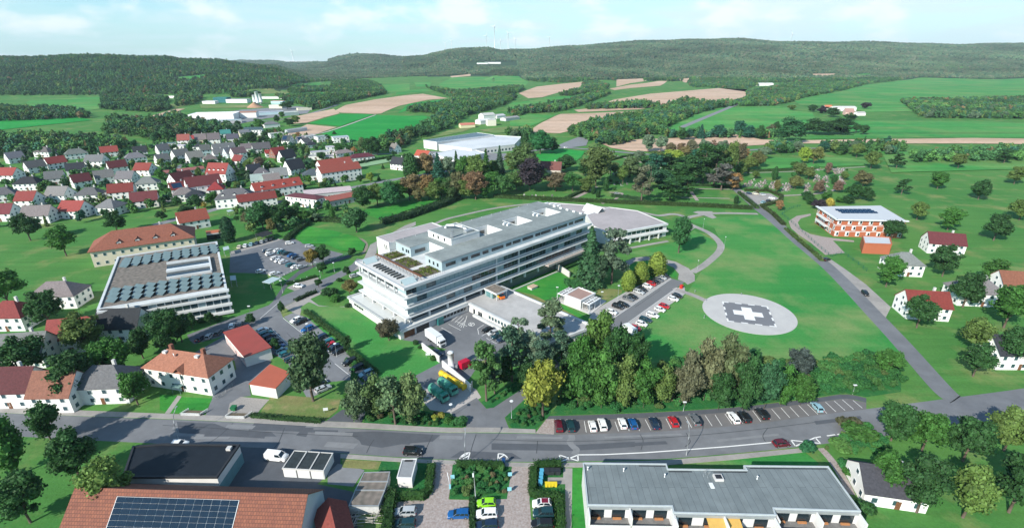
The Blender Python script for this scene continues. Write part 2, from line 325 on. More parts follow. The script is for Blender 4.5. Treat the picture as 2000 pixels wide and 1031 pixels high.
FIELDS = [
 (M_fg2, [(330,156),(350,151),(400,146),(402,152),(372,157),(345,158)]),
 (M_fd, [(455,184),(491,175),(574,175),(577,180),(556,184),(508,185),(473,187)]),
 (M_fg2, [(567,168),(588,163),(627,160),(627,170),(613,176),(586,175)]),
 (M_fg2, [(666,159),(712,154),(719,156),(671,162)]),
 (M_fg2, [(712,168),(772,165),(800,164),(800,178),(745,184),(715,180)]),
 (M_fg, [(586,182),(634,182),(643,186),(622,190),(588,187)]),
 (M_fb, [(540,187),(556,184),(586,188),(570,191)]),
 (M_fb, [(653,218),(675,206),(732,195),(792,187),(826,184),(875,193),(835,196),(803,203),(779,208),(754,218),(745,223),(732,224),(702,222.5),(666,222)]),
 (M_fb, [(560,232),(619,220),(652,214),(664,222.5),(634,231),(600,241),(575,243)]),
 (M_fg, [(602,242),(664,223.5),(702,223.5),(730,225),(664,247.5),(632,244)]),
 (M_fb, [(600,244.5),(658,249),(615,264),(560,275),(545,272),(575,255)]),
 (M_fg, [(628,263),(734,226),(762,226),(781,228),(830,228),(845,233),(826,242),(813,248),(798,259),(771,274),(741,287),(681,274),(632,265)]),
 (M_fg, [(798,203.5),(856,197),(875,194),(875,201),(813,212),(777,223)]),
 (M_fg2, [(880,152.5),(933,151),(1013,149.5),(1032,161),(1025,170),(901,179),(864,170),(855,166)]),
 (M_fb, [(879,149.5),(919,145),(919,149),(882,152)]),
 (M_fg2, [(809,161),(843,161),(839,170),(813,170)]),
 (M_fg2, [(776,179),(830,175),(848,179),(772,186)]),
 (M_fb, [(1013,183),(1048,170),(1099,164),(1140,160),(1133,174),(1089,182),(1059,191),(1032,193)]),
 (M_fb, [(1204,156),(1257,154),(1262,159),(1232,163),(1204,170)]),
 (M_fb, [(1190,174),(1232,166),(1287,159),(1303,159),(1290,168),(1232,173),(1200,177)]),
 (M_fb, [(1324,155),(1349,153),(1347,161),(1338,162)]),
 (M_fb, [(1159,209),(1201,195),(1269,184),(1342,178),(1404,173),(1458,180),(1500,176),(1520,182),(1455,190),(1410,201),(1380,208),(1320,205),(1262,212),(1172,212)]),
 (M_fg2, [(1190,208),(1232,197),(1253,195),(1240,202),(1215,206)]),
 (M_fb, [(1095,224),(1150,223),(1218,219),(1282,217),(1270,224),(1214,228),(1171,238),(1150,242),(1120,255),(1093,262),(1029,259),(1055,242),(1085,228)]),
 (M_fb, [(1121,216),(1157,212.5),(1262,212.5),(1250,215),(1180,218),(1130,220)]),
 (M_fg2, [(991,203),(1029,199),(1072,191),(1153,184),(1136,190),(1102,199),(1072,206),(1050,208),(999,214)]),
 (M_fg2, [(995,238),(1025,225),(1087,226),(1068,235),(1038,247.5),(997,247.5)]),
 (M_fd, [(935,255),(999,248.5),(1029,250),(1008,261),(965,263)]),
 (M_fd, [(860,262),(880,255),(929,250),(901,261),(880,264),(830,275)]),
 (M_fg2, [(1295,255),(1355,227),(1410,212),(1450,210),(1520,209),(1537,212),(1550,218),(1586,220),(1592,233),(1580,250),(1560,262),(1500,270),(1440,263),(1400,264),(1340,270),(1300,271)]),
 (M_fg2, [(1549,197),(1592,188),(1635,181),(1692,166),(1800,152),(1950,156),(2110,150),(2120,222),(1900,217),(1692,220),(1662,214),(1600,208),(1562,206)]),
 (M_fg2, [(1595,240),(1692,236),(1900,238),(2110,246),(2110,271),(1800,272),(1510,275),(1510,268)]),
 (M_fb, [(1173,283),(1248,274),(1320,272),(1400,265),(1438,264),(1485,274.5),(1528,276),(1692,274),(1900,272.5),(2110,274),(2110,285),(1900,284),(1692,284),(1568,284),(1485,287),(1440,288),(1363,293),(1300,298),(1235,297),(1195,291)]),
 (M_fg, [(1046,306),(1085,293),(1142,297),(1136,308),(1125,317),(1085,321),(1057,319)]),
 (M_fd, [(390,204),(461,205),(487,206),(482,212),(461,212),(393,213)]),
 (M_fd, [(325,206),(357,200),(376,205),(344,212)]),
 (M_fb, [(250,240),(300,226),(344,214),(362,214),(339,222),(300,232),(260,246)]),
 (mat('sports_turf', (0.22, 0.36, 0.20), 0.9, 0.08, 0.1, world=True, spec=0.1), [(691,324),(770,311),(775,318),(702,330)]),
 (M_fg2, [(1480,308),(1560,312),(1640,310),(1692,316),(1692,326),(1560,330),(1450,338),(1470,318)]),
 (M_fg2, [(60,196),(200,190),(290,200),(180,216),(40,212)]), (M_fg, [(-100,230),(120,222),(180,236),(-60,262)]),
 (M_fg2, [(1720,300),(2050,294),(2100,330),(1740,340)]),
 (M_fd, [(733,122.5),(763,122),(768,125),(735,126)]), (M_fd, [(781,120.5),(848,121),(862,124.5),(790,124.5)]), (M_fg2, [(848,118),(901,118.5),(903,121),(850,121)]), (M_fd, [(930,129.5),(997,129.5),(1000,133),(925,134)]), (M_fg2, [(1634,129),(1662,128.5),(1664,132.5),(1636,133)]), (M_fg2, [(1671,146),(1700,144),(1702,149),(1672,150)]), (M_fb, [(1586,145),(1632,144.5),(1630,149),(1588,150)]), (M_fg2, [(1180,141),(1215,140),(1217,143.5),(1182,144)]), (M_fg2, [(420,140),(470,139),(472,143),(424,144)]), (M_fg2, [(1820,130),(1890,128),(1895,134),(1825,135)]),
]
for k, (m, p) in enumerate(FIELDS): far_sheet('field', p, m)
far_sheet('meadow', [(709,416),(752,405),(816,388),(868,393),(827,410),(795,420),(773,427),(748,433),(718,429)], M_lawn2, 0.02)
far_sheet('meadow', [(564,459),(592,444),(656,457),(699,467),(714,480),(709,493),(690,500),(667,493),(635,482),(592,478)], M_lawn2, 0.02)
SEQ = [0]
def lz(layer, pts):
    SEQ[0] += 1; far = min(p[1] for p in pts) > 420
    return (0.03*layer+0.002*SEQ[0]) if far else (0.005*layer+0.0004*SEQ[0])
def sheet(name, px, m, layer=1, kind='structure', label=None, cat=None, group=None):
    pts = [G(*p) for p in px]; mb = MB()
    if sum(pts[i][0]*pts[(i+1) % len(pts)][1]-pts[(i+1) % len(pts)][0]*pts[i][1] for i in range(len(pts))) < 0: pts = pts[::-1]
    z = lz(layer, pts)
    mb.face([(x, y, z) for x, y in pts]); o = mb.build(name, m)
    return tag(o, label, cat, group, kind)
def wpoly(pts, width):
    P = [Vector(p) for p in pts]; L = []; Rr = []
    for i, p in enumerate(P):
        a = P[max(i-1, 0)]; b = P[min(i+1, len(P)-1)]; d = (b-a).normalized(); n = Vector((-d.y, d.x))
        L.append(p+n*width/2); Rr.append(p-n*width/2)
    return L, Rr
def smooth_pts(pts, k=6):
    """Catmull-Rom through world points"""
    P = [Vector(p) for p in pts]; out = []
    for i in range(len(P)-1):
        p0 = P[max(i-1, 0)]; p1 = P[i]; p2 = P[i+1]; p3 = P[min(i+2, len(P)-1)]
        for j in range(k):
            t = j/k; out.append(0.5*((2*p1)+(p2-p0)*t+(2*p0-5*p1+4*p2-p3)*t*t+(3*p1-p0-3*p2+p3)*t**3))
    out.append(P[-1]); return out
def ribbon(name, px, width, m, layer=1, smooth=True, h=0.0, kerb=None):
    pts = [G(*p) for p in px]
    if smooth and len(pts) > 2: pts = smooth_pts(pts)
    L, Rr = wpoly(pts, width); mb = MB(); z = lz(layer, pts)+h
    for i in range(len(L)-1): mb.face([(*Rr[i], z), (*Rr[i+1], z), (*L[i+1], z), (*L[i], z)])
    if h > 0.05:
        for S, sgn in ((L, 1), (Rr, -1)):
            for i in range(len(S)-1):
                q = [(*S[i], z), (*S[i+1], z), (*S[i+1], 0), (*S[i], 0)]; mb.face(q if sgn < 0 else q[::-1], 0)
    o = mb.build(name, m); o['kind'] = 'structure'; return o
def strip_between(name, A, B, m, layer=1, h=0.0):
    """surface between two pixel polylines A (far edge) and B (near edge)"""
    def res(P, n=40):
        W = [Vector(G(*p)) for p in P]; W = smooth_pts(W, 4); s = [0]
        for i in range(1, len(W)): s.append(s[-1]+(W[i]-W[i-1]).length)
        out = []
        for t in np.linspace(0, s[-1], n):
            i = min(max(int(np.searchsorted(s, t)), 1), len(W)-1); u = (t-s[i-1])/max(s[i]-s[i-1], 1e-6); out.append(W[i-1].lerp(W[i], u))
        return out
    a, b = res(A), res(B); mb = MB(); z = lz(layer, a)+h
    for i in range(len(a)-1): mb.face([(*b[i], z), (*b[i+1], z), (*a[i+1], z), (*a[i], z)])
    if h > 0.05:
        for i in range(len(a)-1):
            mb.face([(*b[i], 0), (*b[i+1], 0), (*b[i+1], z), (*b[i], z)]); mb.face([(*a[i+1], 0), (*a[i], 0), (*a[i], z), (*a[i+1], z)])
    o = mb.build(name, m); o['kind'] = 'structure'; return o
# main road and its edges (far edge, near edge)
NK = [(-250,795),(0,806),(150,812),(313,818),(430,822.6),(612,832),(860,844.5),(960,845),(1047,846.5),(1117,848),(1260,843.5),(1372,836),(1480,826.4),(1594,810),(1692,798.5),(1850,778),(2000,758),(2300,715)]
SK = [(-250,838),(0,850),(150,858),(313,866),(430,871),(558,876),(667,884.7),(813,894),(950,899.8),(1050,901.5),(1130,900.5),(1269,897),(1335,893),(1420,886),(1507,878),(1605,867),(1692,856),(1850,834),(2000,812),(2300,765)]
strip_between('road', NK, SK, M_asph, 2)
strip_between('pavement', [(-250,784),(0,795),(150,801),(313,807.5),(430,812),(560,818),(633,822.6),(706,825.5),(860,834.8),(960,835.5),(1046,838.5)], [(-250,794.5),(0,805.5),(150,811.5),(313,817),(430,822),(560,829),(633,833),(706,836),(860,843.5),(960,844),(1046,845.5)], M_pave, 1, 0.11)
strip_between('pavement', [(665,886),(780,894.2),(860,898),(950,901.5),(1041,903.5),(1140,903)], [(665,894.5),(780,901.5),(860,905.5),(950,909.5),(1041,912),(1140,912)], M_pave, 1, 0.11)
strip_between('pavement', [(1141,902.5),(1269,899.5),(1335,895.5),(1420,888.5),(1507,880.5),(1573,874)], [(1141,912),(1269,910),(1335,905.5),(1420,898.5),(1483,892),(1573,882.5)], M_pave, 1, 0.11)
strip_between('footpath', [(1072,812),(1180,809),(1302,804),(1424,796),(1507,787.5),(1594.6,777),(1650,769.5),(1692,777)], [(1067,819.5),(1180,818.5),(1302,813),(1424,804.5),(1507,796),(1594,785.5),(1655,778),(1692,786)], M_asphd, 4)
sheet('parking_bay', [(1045,846),(1067,818),(1180,817.5),(1302,812),(1424,804),(1507,795),(1594,785),(1655,777.5),(1692,786),(1692,799),(1594,810.6),(1480,827),(1372,836.8),(1260,844),(1117,848.6)], mat('parking_surface', (0.15, 0.145, 0.145), 0.9, 0.12, 0.4, world=True, bump=0.1, bs=6), 3)
sheet('parking_bay', [(1045,846),(1067,818),(1082,817.5),(1082,848)], M_paver, 4)
# repairs in the asphalt
for p in [[(335,838),(345,824),(390,826),(388,830),(420,833),(415,838)], [(375,857),(382,850),(450,852),(445,857)]]: sheet('road_patch', p, M_asphl, 3)
for p in [[(345,823),(420,827),(450,838),(530,843),(540,852),(400,852),(350,845)], [(500,822),(600,829),(590,842),(485,840)], [(578,850),(590,838),(604,840),(598,853)], [(673,843),(740,842),(860,849),(845,862),(790,866),(745,874),(706,868),(702,860)], [(960,865),(1130,868),(1240,862),(1240,872),(1120,880),(960,878)], [(900,880),(1000,884),(1020,896),(880,893)]]: sheet('road_patch', p, M_asphd, 3)
ribbon('road_patch', [(1116,849),(1117,856),(1113,863),(1120,872),(1126,878),(1121,888)], 1.6, M_asphl, 4)
for q in ([(318,830),(420,836),(560,846),(700,852)],[(455,826),(430,850),(405,866)],[(556,835),(545,862),(536,874)],[(740,846),(725,866),(716,884)],[(845,848),(835,870),(824,892)],[(960,858),(1060,861),(1180,860),(1330,852),(1480,838),(1640,818)],[(930,848),(922,872),(916,896)],[(1250,848),(1256,860),(1252,878)],[(1050,860),(1048,885)],[(1500,835),(1490,850),(1495,862)],[(1340,845),(1348,862),(1338,872)],[(620,720),(600,690),(560,650)],[(880,660),(930,690)],[(1240,600),(1290,566)]): ribbon('tar_seam', q, 0.16, mat('tar', (0.05, 0.054, 0.06), 0.7, 0.1, 1, world=True), 5)
for q in ([(640,862),(700,866),(690,876),(632,872)],[(445,828),(500,831),(492,838),(440,835)],[(1010,851),(1100,853),(1098,857),(1008,856)],[(1180,852),(1330,846),(1332,849),(1182,856)],[(1400,858),(1520,846),(1522,850),(1402,863)]): sheet('road_patch', q, M_asphl, 4)
for dk, q in ((1,[(560,833),(612,835),(612,839),(660,840),(660,845),(600,844),(560,841)]),(1,[(700,848),(716,848),(716,844),(770,846),(770,851),(740,852),(740,858),(712,857),(712,853),(700,853)]),(1,[(775,853),(835,855),(835,860),(800,862),(800,868),(765,866),(765,858)]),(0,[(616,842),(690,845),(688,851),(614,848)]),(0,[(340,845),(400,848),(398,853),(338,851)]),(1,[(455,842),(520,846),(516,856),(452,852)]),(0,[(860,850),(905,851),(903,858),(858,857)]),(1,[(1200,866),(1300,861),(1304,867),(1202,873)]),(1,[(1590,822),(1680,812),(1684,818),(1594,829)])): sheet('road_patch', q, M_asphd if dk else M_asphl, 6)
# painted lines
PAINT = []
def line(a, b, w=0.14, z=0.075): PAINT.append((a, b, w, z))
for x0, y0, x1, y1 in [(1141,822,1145,844),(1201,823,1208,842),(1222,824,1229,841.5),(1243,823,1249,841),(1260,819,1271,840),(1280.5,822,1291,839),(1300.5,817,1310.6,837),(1320,817,1330.5,836),(1339,814,1351,835),(1360,815,1370.5,833),(1377,811,1391,832),(1396.5,810,1410,831),(1415.7,808,1430,828),(1434,807,1450,826.5),(1470,802,1486,823),(1488,798,1505,819.5),(1507,798.5,1524,818),(1525,796,1542.6,815.7),(1542.6,794.5,1560.7,814),(1560,791.5,1579.6,811.6),(1577,789.5,1597.4,809),(1594.6,788,1615,807.2),(1612,785,1632.6,804),(1629,782.7,1650.5,801.6),(1645,780.5,1667,799.4),(1665.8,781.6,1684,797)]:
    line((x0, y0), (x1, y1))
for a, b in [((1128.5,888),(1180,887.5)),((1180,887.5),(1260,883.7)),((1260,883.7),(1330,878.8)),((1330,878.8),(1420,872)),((1420,872),(1506,864)),((1092.7,888.5),(1094.5,901.5)),((1094.5,901.5),(1128.5,888.5)),((1128.5,888.5),(1129.4,899.8)),((1129.4,899.8),(1092.7,888.5)),
             ((1545,859.6),(1553.6,871)),((1553.6,871),(1592,854.3)),((1592,854.3),(1602.4,865.7)),((1602.4,865.7),(1545.7,859.6)),((1592,854.3),(1603,852.6)),((1615,851),(1631,848.6)),((1635,848.2),(1662,844.8)),
             ((973.3,885.7),(972.5,898.5)),((973.3,885.7),(983,886.5)),((983,886.5),(989.5,891.5)),((989.5,891.5),(993.2,898.5)),((972.5,896.5),(983.8,888.5)),((993,898.5),(989.5,894)),
             ((917.8,883.2),(914.2,896.5)),((917.8,883.2),(909,885)),((909,885),(901.7,890)),((901.7,890),(897.6,895.7)),((899,894),(914,885.5)),((905,896),(915.5,889.5))]: line(a, b, 0.32)
# ---- streets of the hospital grounds
sheet('street', [(365,654),(440,626),(493,608),(525,596),(540,583),(573,569),(615,552),(650,537),(672,526),(688,516),(697,505),(706,506),(712,512),(700,522),(690,530),(660,545),(628,566),(606,577),(572,590),(553,600),(547,607),(553,620.5),(596,655.7),(624,682),(654,710),(693,741),(640,746),(600,706),(572,680),(532,643),(498,644),(440,643),(370,664)], M_asph, 2)
sheet('parking_bay', [(497,645),(531,643),(573,681),(641,746),(622,770),(600,778),(560,705),(530,690)], M_asphl, 1)
sheet('parking_bay', [(554,619),(572,611),(600,620),(640,652),(690,700),(740,735),(720,760),(693,741),(654,710),(624,682),(596,655.7)], M_asphl, 1)
sheet('parking_bay', [(415,640),(440,644),(497,628),(497,645),(440,655),(380,672),(370,664)], M_asphl, 1)
sheet('footpath', [(573,590),(600,578),(625,567),(632,572),(606,584),(622,596),(655,600),(684,597),(684,601),(655,604.5),(618,600),(603,590),(590,598),(586,616),(575,612),(555,600)], M_pave, 3)
sheet('footpath', [(690,530),(712,503),(723,478),(748,465),(790,441),(812,433),(812,440),(770,460),(737,478),(735,496),(720,514),(705,524)], M_pave, 3)
ribbon('footpath', [(850,437),(872,428),(905,420),(955,409),(1000,402),(1040,398)], 2.6, M_pave, 4)
ribbon('footpath', [(590,442),(640,451),(690,463),(710,470),(716,482),(708,496)], 1.6, mat('dirt_path', (0.22, 0.20, 0.15), 0.95, 0.2, 1, world=True), 4)
sheet('parking_lot', [(450,491),(512,476),(566,463),(600,478),(671,496),(655,505),(592,521),(546,542),(528,536),(480,533),(448,533)], M_asph, 1)
sheet('pavement', [(451,491),(512,474),(545,466),(548,469),(512,480),(452,496)], M_pave, 2)
sheet('street', [(533,588),(560,548),(592,522),(650,508),(680,498),(688,501),(655,512),(618,520),(585,536),(560,560),(545,584)], M_asphd, 3)
sheet('parking_bay', [(560,562),(585,550),(618,540),(628,548),(575,568)], M_pave, 4)
sheet('yard', [(786,664),(800,655),(915,605),(935,612),(1012,655),(1012,672),(985,690),(940,705),(915,742),(895,735),(862,716),(855,690),(872,682),(800,668)], M_asph, 3)
sheet('street', [(858.4,709),(895,730),(880,745),(835,760),(818,750),(810.6,733.7)], M_asph, 4)
sheet('parking_lot', [(820,752),(862,728),(930,760),(940,776),(885,808),(840,800),(815,770)], M_grav, 2)
sheet('street', [(910.3,834.4),(912,818),(885,812),(882,805),(930.7,776.4),(950,798),(965,795),(1028,754),(1060,722),(1082,704),(1119,678),(1150,660),(1187,628),(1224.5,632),(1185,660),(1129,702),(1085,735),(1024,780),(985.7,815),(989,824),(994,835.8)], M_asph, 3)
sheet('pavement', [(905,834),(994,835),(994,838),(905,837.5)], M_pave, 5)
sheet('parking_lot', [(1187,628),(1311,544),(1337,551),(1224.5,633)], mat('lot_asphalt', (0.16, 0.165, 0.172), 0.9, 0.06, 0.2, world=True), 2)
sheet('parking_bay', [(1311,544),(1300,537),(1270,547),(1222,570),(1160,606),(1150,622),(1187,628)], mat('bay_pavers', (0.38, 0.37, 0.36), 0.9, 0.08, 0.6, world=True), 1)
sheet('parking_bay', [(1322,562),(1337,560),(1338,574),(1250,637),(1236,650),(1224,633)], MATS['bay_pavers'], 1)
sheet('footpath', [(1222,510),(1240,503),(1262,501),(1290,504),(1320,511.5),(1345,524),(1357,537),(1357,549),(1343,556),(1337,551),(1324,546),(1326,535),(1315,522),(1290,512),(1262,508.5),(1240,511),(1226,520)], M_pave, 4)
ribbon('footpath', [(1352,532),(1371,521),(1390,506),(1404,492),(1408,480),(1400,467.5),(1384,454.7),(1356,442),(1332,432)], 3.4, M_pave, 5)
ribbon('footpath', [(1150,402.5),(1200,407),(1245,413.5),(1285,421),(1310,418.5),(1326,420),(1340,426),(1332,432)], 3.2, M_pave, 6)
ribbon('footpath', [(1332,432),(1345,425),(1362,421),(1385,417.5),(1420,416.5),(1480,418)], 3.4, M_pave, 7)
sheet('square', [(1353,415),(1362,412.5),(1392,413),(1390,418),(1400,425),(1392,427.5),(1375,421),(1366,418.5)], M_pave, 5)
ribbon('footpath', [(1213,488),(1260,479),(1305,471)], 2.2, M_pave, 4)
ribbon('footpath', [(1328,461),(1342,452),(1356,443)], 2.4, M_pave, 4)
ribbon('footpath', [(1316,563),(1335,570),(1355,577),(1380,588)], 2.6, M_pave, 4)
ribbon('street', [(1436,368),(1452,382),(1478,405),(1510,430),(1560,474),(1610,515),(1650,553),(1700,606),(1760,670),(1840,760),(1870,782)], 6.0, M_asph, 4)
sheet('parking_lot', [(1604,511),(1622,506),(1650,525),(1692,556),(1740,600),(1730,620),(1690,592),(1660,562)], M_pave, 2)
sheet('parking_lot', [(1443,377),(1455,375),(1505,378),(1522,388),(1500,396),(1486,399),(1470,400)], M_pave, 1)
sheet('footpath', [(1540,432),(1556,422),(1583,417.5),(1584,421),(1564,427),(1558,435),(1564,447),(1582,457),(1605,462),(1626,465),(1668,470),(1668,473),(1627,470),(1650,494),(1612,498),(1583,474),(1560,459),(1545,446)], M_paver, 4)
# helipad
hc = Vector(G(1462, 616)); pr = MB(); N_ = 96
HP = [G(*p) for p in [(1552,628),(1502.5,655.8),(1545,646),(1526,596),(1485.4,580),(1372.8,599.2),(1386.7,620.5),(1418.7,638.7),(1440.6,575.7)]]
A_ = np.c_[2*np.array(HP), np.ones(len(HP))]; b_ = (np.array(HP)**2).sum(1); s_ = np.linalg.lstsq(A_, b_, rcond=None)[0]; hr = math.sqrt(s_[2]+s_[0]**2+s_[1]**2); hc = Vector((s_[0], s_[1]))
hp = empty('helipad', hc.x, hc.y, 0, 0); tag(hp, 'round pale concrete helipad on the lawn with a white cross on a grey square', 'helipad')
MB().prism([(hr*math.cos(2*math.pi*i/N_), hr*math.sin(2*math.pi*i/N_)) for i in range(N_)], -0.1, 0.12).build('pad', mat('helipad_concrete', (0.48, 0.47, 0.45), 0.9, 0.05, 0.15, col2=(0.44, 0.43, 0.42), ns2=0.2), hp)
def hpx(pts): return [(G(*p)[0]-hc.x, G(*p)[1]-hc.y) for p in pts]
Q = [Vector(p) for p in hpx([(1411,589.3),(1499,598.5),(1517,639.5),(1420,627.5)])]
cq = sum(Q, Vector((0, 0)))/4; ex = ((Q[1]-Q[0])+(Q[2]-Q[3])).normalized(); ey = Vector((-ex.y, ex.x)); hs = sum((Q[i]-Q[(i+1) % 4]).length for i in range(4))/8
def hq(x0, x1, y0, y1): return [tuple(cq+ex*x+ey*y) for x, y in ((x0, y0), (x1, y0), (x1, y1), (x0, y1))]
def hflat(name, rects, z, m):
    mb = MB()
    for r in rects: mb.face([(*p, z) for p in hq(*r)])
    return mb.build(name, m, hp)
hflat('dark_square', [(-hs, hs, -hs, hs)], 0.126, mat('helipad_grey', (0.17, 0.175, 0.19), 0.9, 0.05, 0.3))
k1, k2 = hs*0.22, hs*0.62; cm_ = MB(); cm_.face([(*(cq+ex*x+ey*y), 0.132) for x, y in ((-k1, -k2), (k1, -k2), (k1, -k1), (k2, -k1), (k2, k1), (k1, k1), (k1, k2), (-k1, k2), (-k1, k1), (-k2, k1), (-k2, -k1), (-k1, -k1))]); cm_.build('white_cross', M_paint, hp)
dl = []; b = hs*1.0; tck = 0.55; seg = 2*b/7
for i in (0, 2, 4, 6):
    for s in (-1, 1):
        lo = -b+i*seg; yy = (b-tck, b) if s > 0 else (-b, -b+tck); e0, e1 = (lo, lo+seg)
        dl.append((max(e0, -b+tck) if i == 0 else e0, min(e1, b-tck) if i == 6 else e1, *yy)); dl.append((*yy, e0, e1))
for q in dl: hflat('border_dash', [q], 0.132, M_paint)
# grass patches
sheet('lawn', [(1240,650),(1340,575),(1390,500),(1412,480),(1395,445),(1345,432),(1365,425),(1490,421),(1560,480),(1700,612),(1760,690),(1700,700),(1560,705),(1440,690),(1350,700),(1270,710)], M_lawn, 1)
sheet('lawn', [(586,600),(605,590),(622,598),(684,600),(700,610),(785,664),(815,668),(860,709),(815,732),(790,760),(740,735),(690,700),(600,620)], M_lawn, 2)
sheet('lawn', [(990,567),(1068,518),(1112,545),(1112,560),(1095,572),(1090,590),(1150,622),(1140,632)], M_lawn2, 1)
sheet('lawn', [(1383,640),(1400,628),(1440,652),(1500,664),(1560,650),(1600,640),(1640,660),(1600,690),(1520,680),(1440,672)], M_dry, 2) if False else None
sheet('lawn', [(1040,575),(1092,600),(1146,628),(1140,632),(1050,590),(1000,567)], M_dry, 2)
sheet('lawn', [(1225,520),(1262,509),(1290,513),(1313,523),(1323,536),(1320,542),(1300,537),(1262,548)], M_lawn2, 2)
sheet('lawn', [(1120,562),(1150,560),(1215,566),(1215,572),(1165,600),(1140,590)], M_dry, 2)
sheet('lawn', [(1215,496),(1300,478),(1330,470),(1355,450),(1395,470),(1404,484),(1395,500),(1354,530),(1320,508),(1262,499)], M_lawn, 1)
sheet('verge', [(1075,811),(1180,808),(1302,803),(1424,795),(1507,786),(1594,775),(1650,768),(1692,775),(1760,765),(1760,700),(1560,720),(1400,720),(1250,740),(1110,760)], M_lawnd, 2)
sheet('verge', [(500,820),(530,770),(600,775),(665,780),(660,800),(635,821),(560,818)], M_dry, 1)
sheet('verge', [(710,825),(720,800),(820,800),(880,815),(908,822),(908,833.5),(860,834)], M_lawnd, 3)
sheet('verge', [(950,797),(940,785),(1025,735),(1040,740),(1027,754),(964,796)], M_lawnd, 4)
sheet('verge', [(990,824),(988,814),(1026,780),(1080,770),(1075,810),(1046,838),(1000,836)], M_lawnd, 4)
sheet('lawn', [(1360,897.5),(1420,899),(1483,892.5),(1573,883),(1600,905),(1590,912),(1360,908)], M_lawn, 1)
sheet('lawn', [(1116,915),(1140,913),(1146,1045),(1116,1045)], M_lawn2, 2)
sheet('lawn', [(312,800),(312,770),(345,772),(330,806)], M_lawn2, 2); sheet('lawn', [(330,806),(355,775),(415,778),(400,808)], M_lawn2, 2)
sheet('footpath', [(322,807),(347,772),(355,774),(332,807.5)], M_pave, 3)
# courtyards south-west
sheet('street', [(401,812),(416,773),(462,720),(458,704),(400,702),(378,690),(440,655),(470,702),(530,703),(527,712),(486,748.5),(490,773),(470,775),(448.5,789),(443,814)], M_asph, 1)
sheet('yard', [(443,813),(448.5,788),(470,774.5),(526,780),(508,800),(495,818)], mat('cobbles', (0.30, 0.28, 0.26), 0.9, 0.25, 2.5, world=True, bump=0.3), 1)
sheet('street', [(637,822),(668,800),(716,800),(706,825)], M_asphd, 4)
# courtyards south of the road
sheet('yard', [(300,867),(560,876),(665,885),(665,905),(620,945),(690,960),(700,1045),(300,1045)], M_asphd, 1)
sheet('yard', [(850,905),(886,907),(876,975),(920,976),(925,1045),(765,1045),(775,980),(838,973)], M_paver, 3)
sheet('yard', [(1000,911),(1041,912),(1034,975),(1040,1045),(940,1045),(960,975),(990,974)], M_paver, 3)
sheet('footpath', [(1100,914),(1118,914),(1116,1045),(1104,1045),(1104,945),(1070,945),(1070,932),(1100,932)], M_pave, 3)
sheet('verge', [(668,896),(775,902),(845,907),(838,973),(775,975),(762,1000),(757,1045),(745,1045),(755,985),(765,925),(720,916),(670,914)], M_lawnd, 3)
sheet('verge', [(668,896.5),(745,901),(738,917),(700,915),(669,913)], M_dry, 4)
sheet('yard', [(640,925),(660,905),(700,914),(712,918),(690,950),(640,945)], M_asphl, 3)
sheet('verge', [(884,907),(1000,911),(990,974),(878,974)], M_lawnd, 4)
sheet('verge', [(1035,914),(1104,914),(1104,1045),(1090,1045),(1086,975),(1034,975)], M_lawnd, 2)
ribbon('footpath', [(1603,875),(1625,900),(1650,940),(1662,965)], 1.8, M_paver, 4)
# village and cemetery roads
ribbon('street', [(300,440),(395,416),(440,405),(500,401),(560,392),(625,378),(700,364),(788,348),(880,333)], 6, M_asphl, 1)
ribbon('street', [(330,395),(345,330),(400,310),(470,330),(520,345),(560,340),(600,325),(690,305),(780,300)], 4.5, M_asphl, 2)
ribbon('street', [(430,345),(440,300),(460,275),(540,262),(600,255)], 4.5, M_asphl, 2)
ribbon('street', [(300,240),(400,232),(470,236),(540,235),(600,224),(660,205)], 7, M_asphl, 2)
ribbon('track', [(600,262),(640,258),(734,225)], 3.0, M_grav, 9)
ribbon('street', [(1590,137),(1575,151),(1540,163),(1500,176),(1470,190),(1440,204),(1330,250)], 9, M_asphl, 9)
ribbon('street', [(1000,300),(1090,290),(1145,292),(1190,296),(1300,304),(1400,300),(1500,292),(1700,290)], 6, M_asphl, 3)
sheet('yard', [(1090,284),(1130,268),(1150,272),(1145,285),(1100,291)], M_asphl, 2)
sheet('yard', [(455,245),(520,232),(600,222),(610,212),(580,208),(470,215),(400,228),(360,240)], M_asphl, 3)
sheet('yard', [(810,312),(840,296),(940,300),(1005,300),(980,316),(890,330),(820,325)], M_asphl, 2)
for p, ww in [([(1175,398),(1200,390),(1215,378),(1190,376)], 2), ([(1320,368),(1440,371),(1445,378)], 2), ([(1330,386),(1425,388)], 1.6), ([(1345,368),(1362,392)], 2.4), ([(1120,388),(1145,376),(1165,365)], 3), ([(1450,338),(1530,336),(1580,333),(1690,326)], 2), ([(1480,322),(1580,321)], 1.5), ([(1470,313),(1600,315),(1692,320)], 1.5), ([(1520,383),(1600,378),(1640,368)], 2.5), ([(1180,300),(1235,312),(1300,330),(1440,345)], 3)]:
    ribbon('footpath', p, ww, M_paver, 5)
for a, b in [((862,640),(882,651)),((876,633),(900,645)),((890,627),(912,637)),((905,640),(912,617)),((897,637),(904,630)),((900,640),(908,626)),((893,634),(906,621)),((888,630),(903,617)),((882,627),(897,615)),((933,642),(935,653)),((933,642),(945,634)),((941,656),(952,650)),((950,660),(956,664)),((956,664),(962,661)),((960,666),(970,671)),
             ((532,643),(572,681)),((572,681),(601,707)),((553,621),(596,656)),((654,710),(693,741)),((1187,629),(1311,545)),((1224,632),(1322,562)),((600,706),(641,746)),((545,539),(560,548)),((508,622),(545,590))]: line(a, b, 0.16, 0.06)
cpx = [(921+4.5*math.cos(t*math.pi/8)*1.25, 633.5+2.6*math.sin(t*math.pi/8)*1.25) for t in range(17)]
for a, b in zip(cpx, cpx[1:]): line(a, b, 0.2, 0.062)
line((916.5,636),(925.5,631), .2, .064); line((919,630.5),(921,637), .2, .066)
pm = MB()
